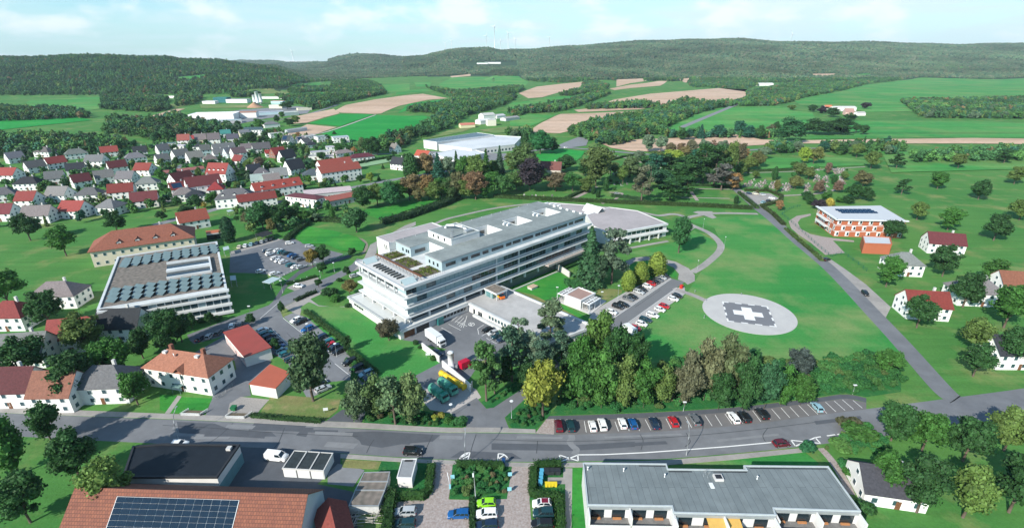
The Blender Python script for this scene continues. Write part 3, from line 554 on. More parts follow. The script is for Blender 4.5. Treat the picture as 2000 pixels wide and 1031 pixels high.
for a, b, wd, z in PAINT:
    A = Vector(G(*a)); B = Vector(G(*b)); d = (B-A).normalized(); n = Vector((-d.y, d.x))*wd/2
    pm.face([(*(A-n), z), (*(B-n), z), (*(B+n), z), (*(A+n), z)])
o = pm.build('road_marking', M_paint); o['kind'] = 'structure'
# ---------------------------------------------------------------- vegetation prototypes (nominal height 10 m)
def leaves_mesh(name, pts, nrm, size, seed, aspect=0.75, core=None, droop=0.0):
    rs = np.random.RandomState(seed); P = np.array(pts); n = len(P)
    Nn = np.array(nrm)+rs.normal(0, 0.62, (n, 3)); Nn /= np.linalg.norm(Nn, axis=1)[:, None]+1e-9
    a = rs.normal(size=(n, 3)); U = np.cross(Nn, a); U /= np.linalg.norm(U, axis=1)[:, None]+1e-9; V = np.cross(Nn, U)
    s = size*rs.uniform(0.6, 1.3, (n, 1)); asp = aspect*rs.uniform(0.7, 1.3, (n, 1))
    q = np.stack([P-U*s-V*s*asp*0.5, P+U*s*0.2-V*s*asp, P+U*s+V*s*asp*0.4, P-U*s*0.3+V*s*asp], 1)
    q[:, 1] += Nn*s*0.25; q[:, 3] -= Nn*s*0.2
    v = q.reshape(-1, 3); f = np.arange(4*n).reshape(-1, 4)
    V_ = v.tolist(); F_ = f.tolist()
    if core:
        for (c, r) in core:
            b = len(V_); nu, nv = 7, 5
            for j in range(nv+1):
                t = math.pi*j/nv
                for i in range(nu):
                    p = 2*math.pi*i/nu; k = rs.uniform(0.82, 1.12); V_.append([c[0]+r[0]*k*math.sin(t)*math.cos(p), c[1]+r[1]*k*math.sin(t)*math.sin(p), c[2]+r[2]*k*math.cos(t)])
            for j in range(nv):
                for i in range(nu):
                    k = (i+1) % nu; F_.append([b+j*nu+i, b+(j+1)*nu+i, b+(j+1)*nu+k, b+j*nu+k])
    me = bpy.data.meshes.new(name); me.from_pydata(V_, [], F_); me.materials.append(M_leaf); me.update(); return me
def unit(rs, n):
    v = rs.normal(size=(n, 3)); return v/np.linalg.norm(v, axis=1)[:, None]
def broad(seed, n=3200, size=0.24, rx=3.6, z0=1.6, z1=10, lobes=15, lob=(0.85, 1.75), core=True):
    rs = np.random.RandomState(seed); cz = (z0+z1)/2; rz = (z1-z0)/2; L = []
    for i in range(lobes):
        d = unit(rs, 1)[0]; k = rs.uniform(0.42, 0.86); r = rs.uniform(*lob)*(1.25-0.45*k)
        hw = 1.0 if d[2] < 0.2 else 0.9
        L.append((np.array([d[0]*rx*k*hw, d[1]*rx*k*hw, cz+d[2]*rz*k]), r))
    L.append((np.array([0, 0, cz+rz*0.15]), 2.0*rx/3.6))
    P = []; Nn = []; tot = sum(r*r for c, r in L)
    for c, r in L:
        k = int(n*r*r/tot); d = unit(rs, k); d[:, 2] = np.where(d[:, 2] < -0.5, -d[:, 2], d[:, 2])
        rr = r*rs.uniform(0.72, 1.06, (k, 1)); rr = np.where(rs.uniform(size=(k, 1)) < 0.14, r*1.25, rr)
        P.append(c+d*rr*np.array([1, 1, 0.85])); Nn.append(d)
    cores = [(c, (r*0.74, r*0.74, r*0.64)) for c, r in L] if core else None
    return leaves_mesh('crown', np.vstack(P), np.vstack(Nn), size, seed+1, core=cores), L
def limbs_mesh(L, trunk=0.22, z0=1.8, nl=5, name='trunk'):
    mb = MB(); mb.tube((0, 0, -0.2), (0.05, 0.03, z0), trunk, trunk*0.8, 7); mb.tube((0.05, 0.03, z0), (0, 0, 6), trunk*0.8, trunk*0.3, 6)
    for c, r in L[:nl]: mb.tube((0.04, 0.02, z0*0.95+0.5*random.Random(int(abs(c[0])*99)).random()), tuple(c), trunk*0.45, trunk*0.12, 5)
    return mb.mesh(name, M_bark)
def spruce(seed, n=2600, R0=2.1, z0=0.6, size=0.24):
    rs = np.random.RandomState(seed); P = []; Nn = []
    t = 1-np.sqrt(rs.uniform(0, 1, n)); z = z0+(10-z0)*t
    lay = np.floor(z*1.7)/1.7; rr = R0*(1-(lay-z0)/(10.2-z0))*(0.78+0.22*np.sin(z*1.7*2*np.pi)); th = rs.uniform(0, 2*np.pi, n)
    rr = rr*(1+0.18*np.sin(th*5+z*2.3)+0.1*np.sin(th*9+z*5)); k = rs.uniform(0.55, 1.05, n)
    P = np.stack([np.cos(th)*rr*k, np.sin(th)*rr*k, z-0.25*k*rr], 1); Nn = np.stack([np.cos(th), np.sin(th), np.full(n, 0.9)], 1)
    cores = [((0, 0, z0+(10-z0)*q), (R0*(1-q)*0.7, R0*(1-q)*0.7, 1.0)) for q in (0.1, 0.3, 0.5, 0.7)]
    return leaves_mesh('crown', P, Nn, size, seed+1, core=cores)
def pine(seed, n=2200, size=0.25, rx=2.9):
    rs = np.random.RandomState(seed); L = []
    for i in range(17):
        z = rs.uniform(3.4, 9.6); rad = rx*(0.35+0.65*math.sin(min(1, (10.4-z)/4.5)*math.pi/2))*rs.uniform(0.25, 0.85); th = i*2.4
        L.append((np.array([math.cos(th)*rad, math.sin(th)*rad, z]), rs.uniform(0.75, 1.35)))
    P = []; Nn = []
    for c, r in L:
        k = n//len(L); d = unit(rs, k); rr = r*rs.uniform(0.5, 1.08, (k, 1)); P.append(c+d*rr*np.array([1, 1, 0.62])); Nn.append(d+np.array([0, 0, 0.4]))
    me = leaves_mesh('crown', np.vstack(P), np.vstack(Nn), size, seed+1, core=[(c, (r*0.55, r*0.55, r*0.33)) for c, r in L])
    mb = MB(); mb.tube((0, 0, -0.2), (0.1, 0, 5), 0.2, 0.14, 7); mb.tube((0.1, 0, 5), (0, 0, 9.4), 0.14, 0.05, 6)
    for c, r in L: mb.tube((0.08, 0, max(2.8, c[2]-1.0)), tuple(c), 0.07, 0.03, 4)
    return me, mb.mesh('trunk', M_bark)
def column(seed, rx=1.15, n=1500, size=0.2):
    rs = np.random.RandomState(seed); z = rs.uniform(0.2, 10, n); th = rs.uniform(0, 2*np.pi, n); rr = rx*np.sin(np.clip((z+1.2)/11.2, 0, 1)*np.pi)**0.55*rs.uniform(0.8, 1.08, n)*(1+0.08*np.sin(th*4+z))
    return leaves_mesh('crown', np.stack([np.cos(th)*rr, np.sin(th)*rr, z], 1), np.stack([np.cos(th), np.sin(th), np.full(n, 0.4)], 1), size, seed+1, core=[((0, 0, 5), (rx*0.85, rx*0.85, 4.7))])
def shrub(seed, n=1100, size=0.16):   # nominal 2 m high, 2.6 wide
    rs = np.random.RandomState(seed); L = [(np.array([rs.uniform(-0.7, 0.7), rs.uniform(-0.7, 0.7), rs.uniform(0.5, 1.2)]), rs.uniform(0.55, 0.85)) for _ in range(6)]
    P = []; Nn = []
    for c, r in L:
        k = n//6; d = unit(rs, k); d[:, 2] = np.where(d[:, 2] < -0.2, -d[:, 2], d[:, 2]); P.append(c+d*r*rs.uniform(0.75, 1.08, (k, 1))); Nn.append(d)
    return leaves_mesh('foliage', np.vstack(P), np.vstack(Nn), size, seed+1, core=[(c, (r*0.72,)*3) for c, r in L])
BU = [broad(40+s, rx=3.6, z0=0.3, z1=10, lobes=24)[0] for s in range(4)]
BR = []
for s in range(6):
    me, L = broad(20+s, rx=3.3+0.25*(s % 3), lobes=19+3*s); BR.append((me, limbs_mesh(L)))
PI = [pine(60+s) for s in range(3)]
SP = [spruce(80+s, R0=1.9+0.2*s) for s in range(3)]
CO = [column(95), column(96, rx=1.5)]
SH = [shrub(100+s) for s in range(4)]
TRK = MB().tube((0, 0, -0.2), (0, 0, 9), 0.17, 0.03, 7).mesh('trunk', M_bark)
TRK2 = MB().tube((0, 0, -0.2), (0, 0, 1.2), 0.06, 0.05, 6).mesh('stem', M_bark)
# colours of foliage
DG = (0.028, 0.062, 0.018); MG = (0.045, 0.10, 0.020); LG = (0.075, 0.15, 0.025); OL = (0.095, 0.12, 0.030); YG = (0.20, 0.22, 0.035); GD = (0.30, 0.22, 0.04)
OR = (0.24, 0.13, 0.045); BN = (0.15, 0.095, 0.055); PU = (0.040, 0.028, 0.030); BG = (0.055, 0.085, 0.050); TL = (0.025, 0.075, 0.045); GO = (0.13, 0.15, 0.09)
def tree(kind, px, py, h, wd=None, col=MG, label=None, group=None, name=None, cat='tree', world=None, parts=True, z=None):
    """(px,py) foot of the trunk in the photo; h height in metres; wd crown width in metres"""
    X, Y = world or (GT(px, py) if py < 220 else G(px, py)); zz_ = float(hgt(X, Y)) if z is None else z
    k = h/10; j = rnd.random()*6.28; jv = rnd.uniform(0.88, 1.14)*1.38; cc = (col[0]*.95*jv, col[1]*(1.2 if col[1] > col[0] else 1.05)*jv*rnd.uniform(.95, 1.06), col[2]*1.25*jv)
    if kind == 'broad': me, tm = rnd.choice(BR); nw = 7.4; nm = 'broadleaf_tree'
    elif kind == 'bushy': me, tm = rnd.choice(BU), TRK2; nw = 7.6; nm = 'broadleaf_tree'
    elif kind == 'pine': me, tm = rnd.choice(PI); nw = 5.8; nm = 'pine_tree'
    elif kind == 'spruce': me, tm = rnd.choice(SP), TRK; nw = 4.4; nm = 'spruce_tree'
    elif kind == 'column': me, tm = CO[0], TRK2; nw = 2.4; nm = 'columnar_tree'
    elif kind == 'egg': me, tm = CO[1], TRK2; nw = 3.1; nm = 'columnar_tree'
    elif kind == 'shrub': me, tm = rnd.choice(SH), None; nw = 2.7; k = h/2.0; nm = 'shrub'
    s = (wd or nw*k)/nw
    if kind == 'shrub':
        o = inst(name or 'shrub', me, None, (X, Y, zz_), j, (s, s, k), cc); return tag(o, label, cat if cat != 'tree' else 'shrub', group)
    o = empty(name or nm, X, Y, zz_, j); tag(o, label, cat, group)
    c = inst('crown', me, o, scale=(s, s, k), color=cc); t = inst('trunk', tm, o, scale=((s+k)/2, (s+k)/2, k)); return o
def leafy_bar(name, px, width, height, col, label=None, group=None, cat='hedge', dens=9, size=0.2, rough=0.15, world=None):
    """clipped or loose hedge along a pixel polyline"""
    pts = [Vector(p) for p in (world or [G(*q) for q in px])]; rs = np.random.RandomState(len(px or world)*7+int(abs(pts[0].x)*3) % 999)
    P = []; Nn = []; mb = MB()
    for i in range(len(pts)-1):
        a, b = pts[i], pts[i+1]; d = (b-a); Ln = d.length; d.normalize(); n = Vector((-d.y, d.x)); area = Ln*(width+2*height); k = max(20, int(area*dens))
        t = rs.uniform(-width/2/max(Ln, .1)*0.5, 1+width/2/max(Ln, .1)*0.5, k)*Ln; s = rs.uniform(0, width+2*height, k); w_ = rs.uniform(1-rough, 1+rough, k)
        for tt, ss, ww in zip(t, s, w_):
            if ss < height: y, z, nn = -width/2*ww, ss, (-1, 0.1)
            elif ss < height+width: y, z, nn = ss-height-width/2, height*(0.97+(ww-1)*1.2), (0, 1)
            else: y, z, nn = width/2*ww, ss-height-width, (1, 0.1)
            p = a+d*float(tt)+n*float(y); P.append((p.x, p.y, z)); Nn.append((n.x*nn[0], n.y*nn[0], nn[1]))
    hw = width/2*0.86
    V0 = len(P); me = leaves_mesh('foliage', P, Nn, size, 5, core=None)
    L_, R_ = wpoly([tuple(p) for p in pts], width*0.84); hm = height*0.9; cm = MB()
    for i in range(len(pts)-1):
        a, b, c, d = R_[i], R_[i+1], L_[i+1], L_[i]
        cm.face([(*a, hm), (*b, hm), (*c, hm), (*d, hm)]); cm.face([(*a, 0), (*b, 0), (*b, hm), (*a, hm)]); cm.face([(*c, 0), (*d, 0), (*d, hm), (*c, hm)])
    for q in (0, -1): cm.face([(*R_[q], 0), (*L_[q], 0), (*L_[q], hm), (*R_[q], hm)])
    bm = bmesh.new(); bm.from_mesh(me); m2 = cm.mesh('x', M_leaf); bm.from_mesh(m2); bm.to_mesh(me); bm.free(); bpy.data.meshes.remove(m2)
    o = inst(name, me, color=col); return tag(o, label, cat, group)
# ---- far woods: instanced, one object each
def proto_col(name, meshes, cols):
    c = bpy.data.collections.new(name)
    for m in meshes:
        o = bpy.data.objects.new(m.name, m); c.objects.link(o); o.color = (*cols[len(c.objects) % len(cols)-1], 1)
    return c
def leaf_col(name, ramp, var=0.35, stand=0.02):
    """foliage whose colour is picked per tree from a list"""
    m = bpy.data.materials.new(name); m.use_nodes = True; t = m.node_tree; N = t.nodes; Lk = t.links; p = N['Principled BSDF']; p.inputs['Roughness'].default_value = 0.7; p.inputs['Specular IOR Level'].default_value = 0.15
    oi = N.new('ShaderNodeObjectInfo'); cr = N.new('ShaderNodeValToRGB'); cr.color_ramp.interpolation = 'CONSTANT'
    while len(cr.color_ramp.elements) < len(ramp): cr.color_ramp.elements.new(0.5)
    for i, (pos, c) in enumerate(ramp): cr.color_ramp.elements[i].position = pos; cr.color_ramp.elements[i].color = (*c, 1)
    Lk.new(oi.outputs['Random'], cr.inputs[0]); nl = N.new('ShaderNodeTexNoise'); nl.inputs['Scale'].default_value = stand; nl.inputs['Detail'].default_value = 4; nl.inputs['Roughness'].default_value = 0.65; Lk.new(oi.outputs['Location'], nl.inputs['Vector'])
    ml = N.new('ShaderNodeMapRange'); ml.inputs[1].default_value = 0.36; ml.inputs[2].default_value = 0.64; ml.inputs[3].default_value = 0.62; ml.inputs[4].default_value = 1.45; Lk.new(nl.outputs['Fac'], ml.inputs[0]); g = N.new('ShaderNodeNewGeometry'); mr = N.new('ShaderNodeMapRange'); mr.inputs[3].default_value = 1-var; mr.inputs[4].default_value = 1+var
    Lk.new(g.outputs['Random Per Island'], mr.inputs[0]); vm = N.new('ShaderNodeVectorMath'); vm.operation = 'SCALE'; mk = N.new('ShaderNodeMath'); mk.operation = 'MULTIPLY'; Lk.new(mr.outputs[0], mk.inputs[0]); Lk.new(ml.outputs[0], mk.inputs[1]); Lk.new(cr.outputs[0], vm.inputs[0]); Lk.new(mk.outputs[0], vm.inputs['Scale'])
    Lk.new(vm.outputs[0], p.inputs['Base Color']); return m
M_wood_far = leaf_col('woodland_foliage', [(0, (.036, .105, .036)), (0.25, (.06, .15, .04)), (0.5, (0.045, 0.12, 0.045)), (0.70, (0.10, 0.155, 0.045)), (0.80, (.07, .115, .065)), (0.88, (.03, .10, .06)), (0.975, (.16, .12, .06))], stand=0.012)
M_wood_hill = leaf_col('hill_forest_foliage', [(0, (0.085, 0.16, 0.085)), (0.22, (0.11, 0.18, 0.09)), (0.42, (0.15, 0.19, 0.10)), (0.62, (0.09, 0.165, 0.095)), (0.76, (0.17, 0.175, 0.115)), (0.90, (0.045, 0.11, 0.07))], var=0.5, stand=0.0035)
M_thick = leaf_col('thicket_foliage', [(0, (0.035, 0.13, 0.035)), (0.35, (0.022, 0.10, 0.03)), (0.65, (0.05, 0.13, 0.035)), (0.85, (0.08, 0.13, 0.04)), (0.96, (0.11, 0.10, 0.05))])
def low_tree(seed, m, n=260, size=0.75, sp=False):
    if sp: me = spruce(seed, n=n, R0=2.2, size=size*0.8)
    else: me, _ = broad(seed, n=n, size=size, rx=4.3, z0=0.3, lobes=9, lob=(1.5, 2.3))
    me.materials.clear(); me.materials.append(m); return me
PC_wood = proto_col('woodland_kinds', [low_tree(200+i, M_wood_far) for i in range(4)]+[low_tree(210, M_wood_far, sp=True)], [DG])
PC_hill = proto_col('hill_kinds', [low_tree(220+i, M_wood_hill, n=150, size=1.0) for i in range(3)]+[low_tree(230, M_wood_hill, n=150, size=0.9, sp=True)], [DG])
TH = [shrub(300+i, n=900, size=0.17) for i in range(4)]
for m in TH: m.materials.clear(); m.materials.append(M_thick)
PC_thick = proto_col('thicket_kinds', TH, [DG])
def scatter(name, pts, scl, coll, label, cat, seed=0, tall=1.0):
    me = bpy.data.meshes.new(name); me.from_pydata([tuple(p) for p in pts], [], []); n = len(pts)
    at = me.attributes.new('siz', 'FLOAT', 'POINT'); at.data.foreach_set('value', [float(s) for s in scl])
    o = bpy.data.objects.new(name, me); COL.objects.link(o); tag(o, label, cat, kind='stuff')
    ng = bpy.data.node_groups.new('scatter_'+name, 'GeometryNodeTree'); ng.interface.new_socket('Geometry', in_out='INPUT', socket_type='NodeSocketGeometry'); ng.interface.new_socket('Geometry', in_out='OUTPUT', socket_type='NodeSocketGeometry')
    N = ng.nodes; Lk = ng.links; gi = N.new('NodeGroupInput'); go = N.new('NodeGroupOutput'); mp = N.new('GeometryNodeMeshToPoints'); ip = N.new('GeometryNodeInstanceOnPoints')
    ci = N.new('GeometryNodeCollectionInfo'); ci.inputs['Collection'].default_value = coll; ci.inputs['Separate Children'].default_value = True; ci.inputs['Reset Children'].default_value = True
    na = N.new('GeometryNodeInputNamedAttribute'); na.data_type = 'FLOAT'; na.inputs['Name'].default_value = 'siz'
    rv = N.new('FunctionNodeRandomValue'); rv.data_type = 'FLOAT_VECTOR'; rv.inputs['Min'].default_value = (0, 0, 0); rv.inputs['Max'].default_value = (0, 0, 6.28); rv.inputs['Seed'].default_value = seed
    ri = N.new('FunctionNodeRandomValue'); ri.data_type = 'INT'; ri.inputs[4].default_value = 0; ri.inputs[5].default_value = 40; ri.inputs['Seed'].default_value = seed+3
    cx_ = N.new('ShaderNodeCombineXYZ'); mz = N.new('ShaderNodeMath'); mz.operation = 'MULTIPLY'; mz.inputs[1].default_value = tall
    Lk.new(gi.outputs[0], mp.inputs[0]); Lk.new(mp.outputs[0], ip.inputs['Points']); Lk.new(ci.outputs[0], ip.inputs['Instance']); ip.inputs['Pick Instance'].default_value = True
    Lk.new(ri.outputs[2], ip.inputs['Instance Index']); Lk.new(rv.outputs[0], ip.inputs['Rotation']); Lk.new(na.outputs[0], cx_.inputs[0]); Lk.new(na.outputs[0], cx_.inputs[1]); Lk.new(na.outputs[0], mz.inputs[0]); Lk.new(mz.outputs[0], cx_.inputs[2])
    Lk.new(cx_.outputs[0], ip.inputs['Scale']); Lk.new(ip.outputs[0], go.inputs[0])
    md = o.modifiers.new('scatter', 'NODES'); md.node_group = ng; return o
def inpoly(poly, x, y):
    c = False; n = len(poly); j = n-1
    for i in range(n):
        xi, yi = poly[i]; xj, yj = poly[j]
        if (yi > y) != (yj > y) and x < (xj-xi)*(y-yi)/(yj-yi)+xi: c = not c
        j = i
    return c
def fill(polypx, spacing, avoid=(), seed=0, terrain=True):
    """jittered points inside a pixel polygon laid on the ground"""
    W = [GT(*p) if terrain else G(*p) for p in polypx]; AV = [[GT(*p) for p in q] for q in avoid]; rs = random.Random(seed)
    xs = [p[0] for p in W]; ys = [p[1] for p in W]; out = []; y = min(ys)
    while y < max(ys):
        x = min(xs)
        while x < max(xs):
            X = x+rs.uniform(-0.5, 0.5)*spacing; Y = y+rs.uniform(-0.5, 0.5)*spacing
            if inpoly(W, X, Y) and not any(inpoly(q, X, Y) for q in AV): out.append((X, Y))
            x += spacing
        y += spacing
    return out
# ---------------------------------------------------------------- buildings
WIN = {}
def win_mesh(w, h, kind='plain'):
    k = (round(w, 1), round(h, 1), kind)
    if k not in WIN:
        mb = MB(); t = 0.09
        gm = {'plain': M_glass, 'dark': M_glassd, 'blind': M_blind}[kind]
        mb.box(-w/2, w/2, -0.03, 0.05, 0, h, 0)
        for x0, x1, z0, z1 in ((-w/2-t, -w/2, -t, h+t), (w/2, w/2+t, -t, h+t), (-w/2, w/2, -t, 0), (-w/2, w/2, h, h+t)): mb.box(x0, x1, -0.07, 0.05, z0, z1, 1)
        WIN[k] = mb.mesh('window', [gm, M_whitem])
    return WIN[k]
def windows(root, a, b, z0, storeys, sh, n, w=1.1, h=1.3, kind='plain', sill=0.95, skip=()):
    """rows of windows on the wall a->b (outside on the right of a->b)"""
    a = Vector(a); b = Vector(b); d = b-a; L = d.length; d.normalize(); rot = math.atan2(d.y, d.x)
    for s in range(storeys):
        for i in range(n):
            if (s, i) in skip: continue
            p = a+d*(L*(i+0.5)/n); inst('window', win_mesh(w, h, kind), root, (p.x, p.y, z0+sill+s*sh), rot)
def pix_dir(px, py, slope, z=0):
    a = Vector(G(px-6, py-6*slope, z)); b = Vector(G(px+6, py+6*slope, z)); return math.atan2(b.y-a.y, b.x-a.x)
WH = (0.78, 0.77, 0.74); CR = (0.62, 0.56, 0.42); BLK = (0.03, 0.034, 0.042); GR = (0.14, 0.14, 0.145); GB = (0.17, 0.15, 0.145); RD = (0.21, 0.042, 0.036); DR = (0.12, 0.030, 0.034); ORR = (0.42, 0.12, 0.06); BR_ = (0.20, 0.085, 0.055); LGR = (0.5, 0.5, 0.5); PK = (0.30, 0.11, 0.10)
def house(px, py, L, W, hw, hr, slope, roof, wall=WH, kind='gable', label='', group=None, name='house', cat='house', rot=None, dormers=0, chim=1, win=True, z=None, over=0.35, solar=None, storeys=None, world=None, terr=False):
    if world: X, Y = world
    elif terr: X, Y = GT(px, py)
    else: X, Y = G(px, py, hw*0.55)
    if z is None: z = float(hgt(X, Y))
    if rot is None: rot = pix_dir(px, py, slope, hw*0.5)+(R(17) if (L < 20 and kind == 'gable' and slope < 0 and 255 < py < 395 and px < 620) else 0)
    if kind == 'gable' and L < 20 and world is None and px < 700: L *= .84; hr *= 1.15
    if world is None: jr_ = rnd.uniform(.72, 1.25); roof = tuple(c*jr_*rnd.uniform(.94, 1.06) for c in roof); rot += rnd.uniform(-.13, .13)*(L < 20)
    r = empty(name, X, Y, z, rot); tag(r, label, cat, group)
    MB().box(-L/2, L/2, -W/2, W/2, 0, hw).build('wall', M_wall, r, color=wall) if kind != 'gable' else None
    o = over
    if kind == 'gable':
        mb = MB(); b = 0
        mb.v = [(-L/2, -W/2, 0), (L/2, -W/2, 0), (L/2, W/2, 0), (-L/2, W/2, 0), (-L/2, -W/2, hw), (L/2, -W/2, hw), (L/2, W/2, hw), (-L/2, W/2, hw), (-L/2, 0, hw+hr), (L/2, 0, hw+hr)]
        mb.f = [(0, 1, 5, 4), (2, 3, 7, 6), (1, 2, 6, 9, 5), (3, 0, 4, 8, 7)]; mb.m = [0]*4; mb.smooth = [False]*4
        mb.build('wall', M_wall, r, color=wall)
        k = hr/(W/2); e = 0.12; mr = MB()
        for s in (-1, 1):
            p = [(-L/2-o, s*(W/2+o), hw-k*o+e), (L/2+o, s*(W/2+o), hw-k*o+e), (L/2+o, 0, hw+hr+e), (-L/2-o, 0, hw+hr+e)]
            mr.slope(p if s < 0 else p[::-1], 0.16)
        rf = mr.build('roof', M_roof, r, color=roof)
    elif kind == 'hip':
        mr = MB(); i = min(W/2, L/2-0.3); q = [(-L/2-o, -W/2-o, hw), (L/2+o, -W/2-o, hw), (L/2+o, W/2+o, hw), (-L/2-o, W/2+o, hw)]; a = (-L/2+i, 0, hw+hr); b = (L/2-i, 0, hw+hr)
        mr.face([q[0], q[1], b, a]); mr.face([q[2], q[3], a, b]); mr.face([q[1], q[2], b]); mr.face([q[3], q[0], a]); mr.face(q[::-1])
        mr.box(-L/2-o, L/2+o, -W/2-o, W/2+o, hw-0.15, hw-0.01)
        rf = mr.build('roof', M_roof, r, color=roof)
    else:
        mr = MB(); mr.box(-L/2, L/2, -W/2, W/2, hw+0.004, hw+0.06); e = 0.3
        for x0, x1, y0, y1 in ((-L/2-.1, L/2+.1, -W/2-.1, -W/2+e), (-L/2-.1, L/2+.1, W/2-e, W/2+.1), (-L/2-.1, -L/2+e, -W/2+e, W/2-e), (L/2-e, L/2+.1, -W/2+e, W/2-e)): mr.box(x0, x1, y0, y1, hw-0.1, hw+0.35)
        rf = mr.build('roof', M_roof, r, color=roof)
    # which faces look to the camera
    if win:
        st = storeys or max(1, int(round(hw/2.9))); sh = hw/st; nL = max(2, int(L/3.2)); nW = max(1, int(W/3.0)); cdir = Vector((-X, -Y)).normalized()
        for (nx, ny, a, b, n) in ((0, -1, (-L/2, -W/2), (L/2, -W/2), nL), (0, 1, (L/2, W/2), (-L/2, W/2), nL), (1, 0, (L/2, -W/2), (L/2, W/2), nW), (-1, 0, (-L/2, W/2), (-L/2, -W/2), nW)):
            nv = Vector((nx*math.cos(rot)-ny*math.sin(rot), nx*math.sin(rot)+ny*math.cos(rot)))
            if nv.dot(cdir) > 0.12: windows(r, a, b, 0, st, sh, n, sill=min(1.0, sh*0.33), h=min(1.3, sh*0.45))
        if kind == 'gable' and hr > 3:
            for sx in (-1, 1):
                nv = Vector((sx*math.cos(rot), sx*math.sin(rot)))
                if nv.dot(cdir) > 0.12: windows(r, (sx*L/2, -sx*1.2), (sx*L/2, sx*1.2), hw, 1, 2, 1, sill=0.7, h=1.0)
        if cdir.dot(Vector((math.sin(rot), -math.cos(rot)))) > 0: inst('door', door_mesh(), r, (L/2*0.1, -W/2-0.02, 0), 0)
    if chim and kind != 'flat':
        MB().box(-0.35, 0.35, -0.35, 0.35, -1.2, 1.3).build('chimney', M_conc, rf, loc=(L*0.18, W*0.06, hw+hr-0.1))
    if dormers:
        for i in range(dormers):
            x = -L/2+L*(i+0.7)/(dormers+0.4); y0 = -W/2*0.72; zb = hw+hr*0.22; mb = MB()
            mb.box(-0.75, 0.75, 0, W*0.2, 0, 1.35); d = mb.build('dormer', M_wall, rf, loc=(x, y0, zb), color=wall)
            mb = MB(); mb.slope([(-0.95, -0.25, 1.3), (0, -0.25, 2.0), (0, W*0.26, 2.0), (-0.95, W*0.26, 1.3)][::1], 0.1); mb.slope([(0, -0.25, 2.0), (0.95, -0.25, 1.3), (0.95, W*0.26, 1.3), (0, W*0.26, 2.0)], 0.1)
            mb.build('dormer_roof', M_roof, rf, loc=(x, y0, zb), color=roof)
    if solar:
        x0, x1, t0, t1 = solar; k = hr/(W/2); mb = MB(); f = lambda x, t: (x*L/2, -W/2*(1-t), hw+hr*t+0.2)
        mb.slope([f(x0, t0), f(x1, t0), f(x1, t1), f(x0, t1)], 0.05); mb.build('solar_panel', M_solar, rf)
    return r
_door = []
def door_mesh():
    if not _door: _door.append(MB().box(-0.5, 0.5, -0.05, 0.06, 0.02, 2.1).mesh('door', M_wood))
    return _door[0]
def flatb(name, px, h, label, cat='building', wall=M_white, roof=M_roofg, parapet=0.35, pw=0.35, winrows=(), group=None, z=0.0, world=None, wincol='plain', edge=None):
    """flat-roofed building whose roof outline is px (photo pixels at height h)"""
    P = [Vector(p) for p in (world or [G(*q, h) for q in px])]
    if sum(P[i].x*P[(i+1) % len(P)].y-P[(i+1) % len(P)].x*P[i].y for i in range(len(P))) < 0: P = P[::-1]
    c = sum(P, Vector((0, 0)))/len(P); r = empty(name, c.x, c.y, z, 0); tag(r, label, cat, group); Q = [tuple(p-c) for p in P]
    MB().prism(Q, 0, h-0.05).build('wall', wall, r)
    rr = MB().prism([tuple(Vector(q)*1.0) for q in Q], h-0.046, h, 0).build('roof', roof, r)
    if parapet:
        mb = MB(); n = len(Q)
        IN = []
        for i in range(n):
            p0, p1, p2 = Vector(Q[i-1]), Vector(Q[i]), Vector(Q[(i+1) % n]); d1 = (p1-p0).normalized(); d2 = (p2-p1).normalized(); n1 = Vector((-d1.y, d1.x)); n2 = Vector((-d2.y, d2.x)); m = (n1+n2); m = m/max(m.dot(n1), 0.3); IN.append((p1+m*pw, p1-m*0.1))
        for i in range(n):
            j = (i+1) % n; a, b, c_, d = IN[i][1], IN[j][1], IN[j][0], IN[i][0]; z0, z1 = h-0.25, h+parapet
            mb.face([(*a, z1), (*b, z1), (*c_, z1), (*d, z1)]); mb.face([(*a, z0), (*b, z0), (*b, z1), (*a, z1)]); mb.face([(*c_, z0), (*d, z0), (*d, z1), (*c_, z1)]); mb.face([(*d, z0), (*c_, z0), (*b, z0), (*a, z0)])
        mb.build('parapet', edge or wall, r)
    for (i, n, st, sh, w, hh, sill) in winrows:
        windows(r, Q[i], Q[(i+1) % len(Q)], 0, st, sh, n, w, hh, wincol, sill)
    r['_q'] = 0; del r['_q']
    return r, Q
# ---- the hospital
HA = R(44.3); HO = (-35.4, 151.7)
hosp = empty('hospital', HO[0], HO[1], 0, HA); tag(hosp, 'long white hospital block with banded window rows and light courts in its grey roof', 'hospital')
M_band = mat('white_panels', (0.62, 0.635, 0.635), 0.6, 0.10, 0.5, col2=(0.50, 0.525, 0.525), ns2=0.12)
M_pent = mat('penthouse_cladding', (0.37, 0.46, 0.485), 0.55, 0.05, 0.3)
M_terr = mat('terrace_slabs', (0.56, 0.555, 0.54), 0.85, 0.08, 1.0)
M_louv = mat('pale_teal_panels', (0.40, 0.50, 0.51), 0.35, 0.05, 1.0)
def hp_(name, mb, m, parent=None, **k): return mb.build(name, m, parent or hosp, **k)
LV = [5.6, 9.2, 12.9]; W_, D_ = 98.3, 31.0
# core walls, ground floor recess and slabs
mb = MB(); mb.box(1.6, W_-0.5, 1.8, D_, 0, 5.7); hp_('recessed_wall', mb, mat('dark_glazing_wall', (0.10, 0.13, 0.14), 0.35, 0.25, 0.6, spec=0.7))  # dark glazing set back behind the columns
mb = MB(); mb.box(0.35, W_-0.3, 0.35, D_, 5.7, 16.8); hp_('wall', mb, M_band)
for L0 in LV:
    b1 = MB().prism([(-1.5, -0.85), (W_+1.2, -0.85), (W_+1.2, D_+0.6), (-1.5, D_+0.6)], L0, L0+0.40); hp_('floor_ledge', b1, M_band)
    b2 = MB().box(0.1, W_-0.1, -0.28, 0.33, L0+0.78, L0+1.18); hp_('window_sill_band', b2, M_band)
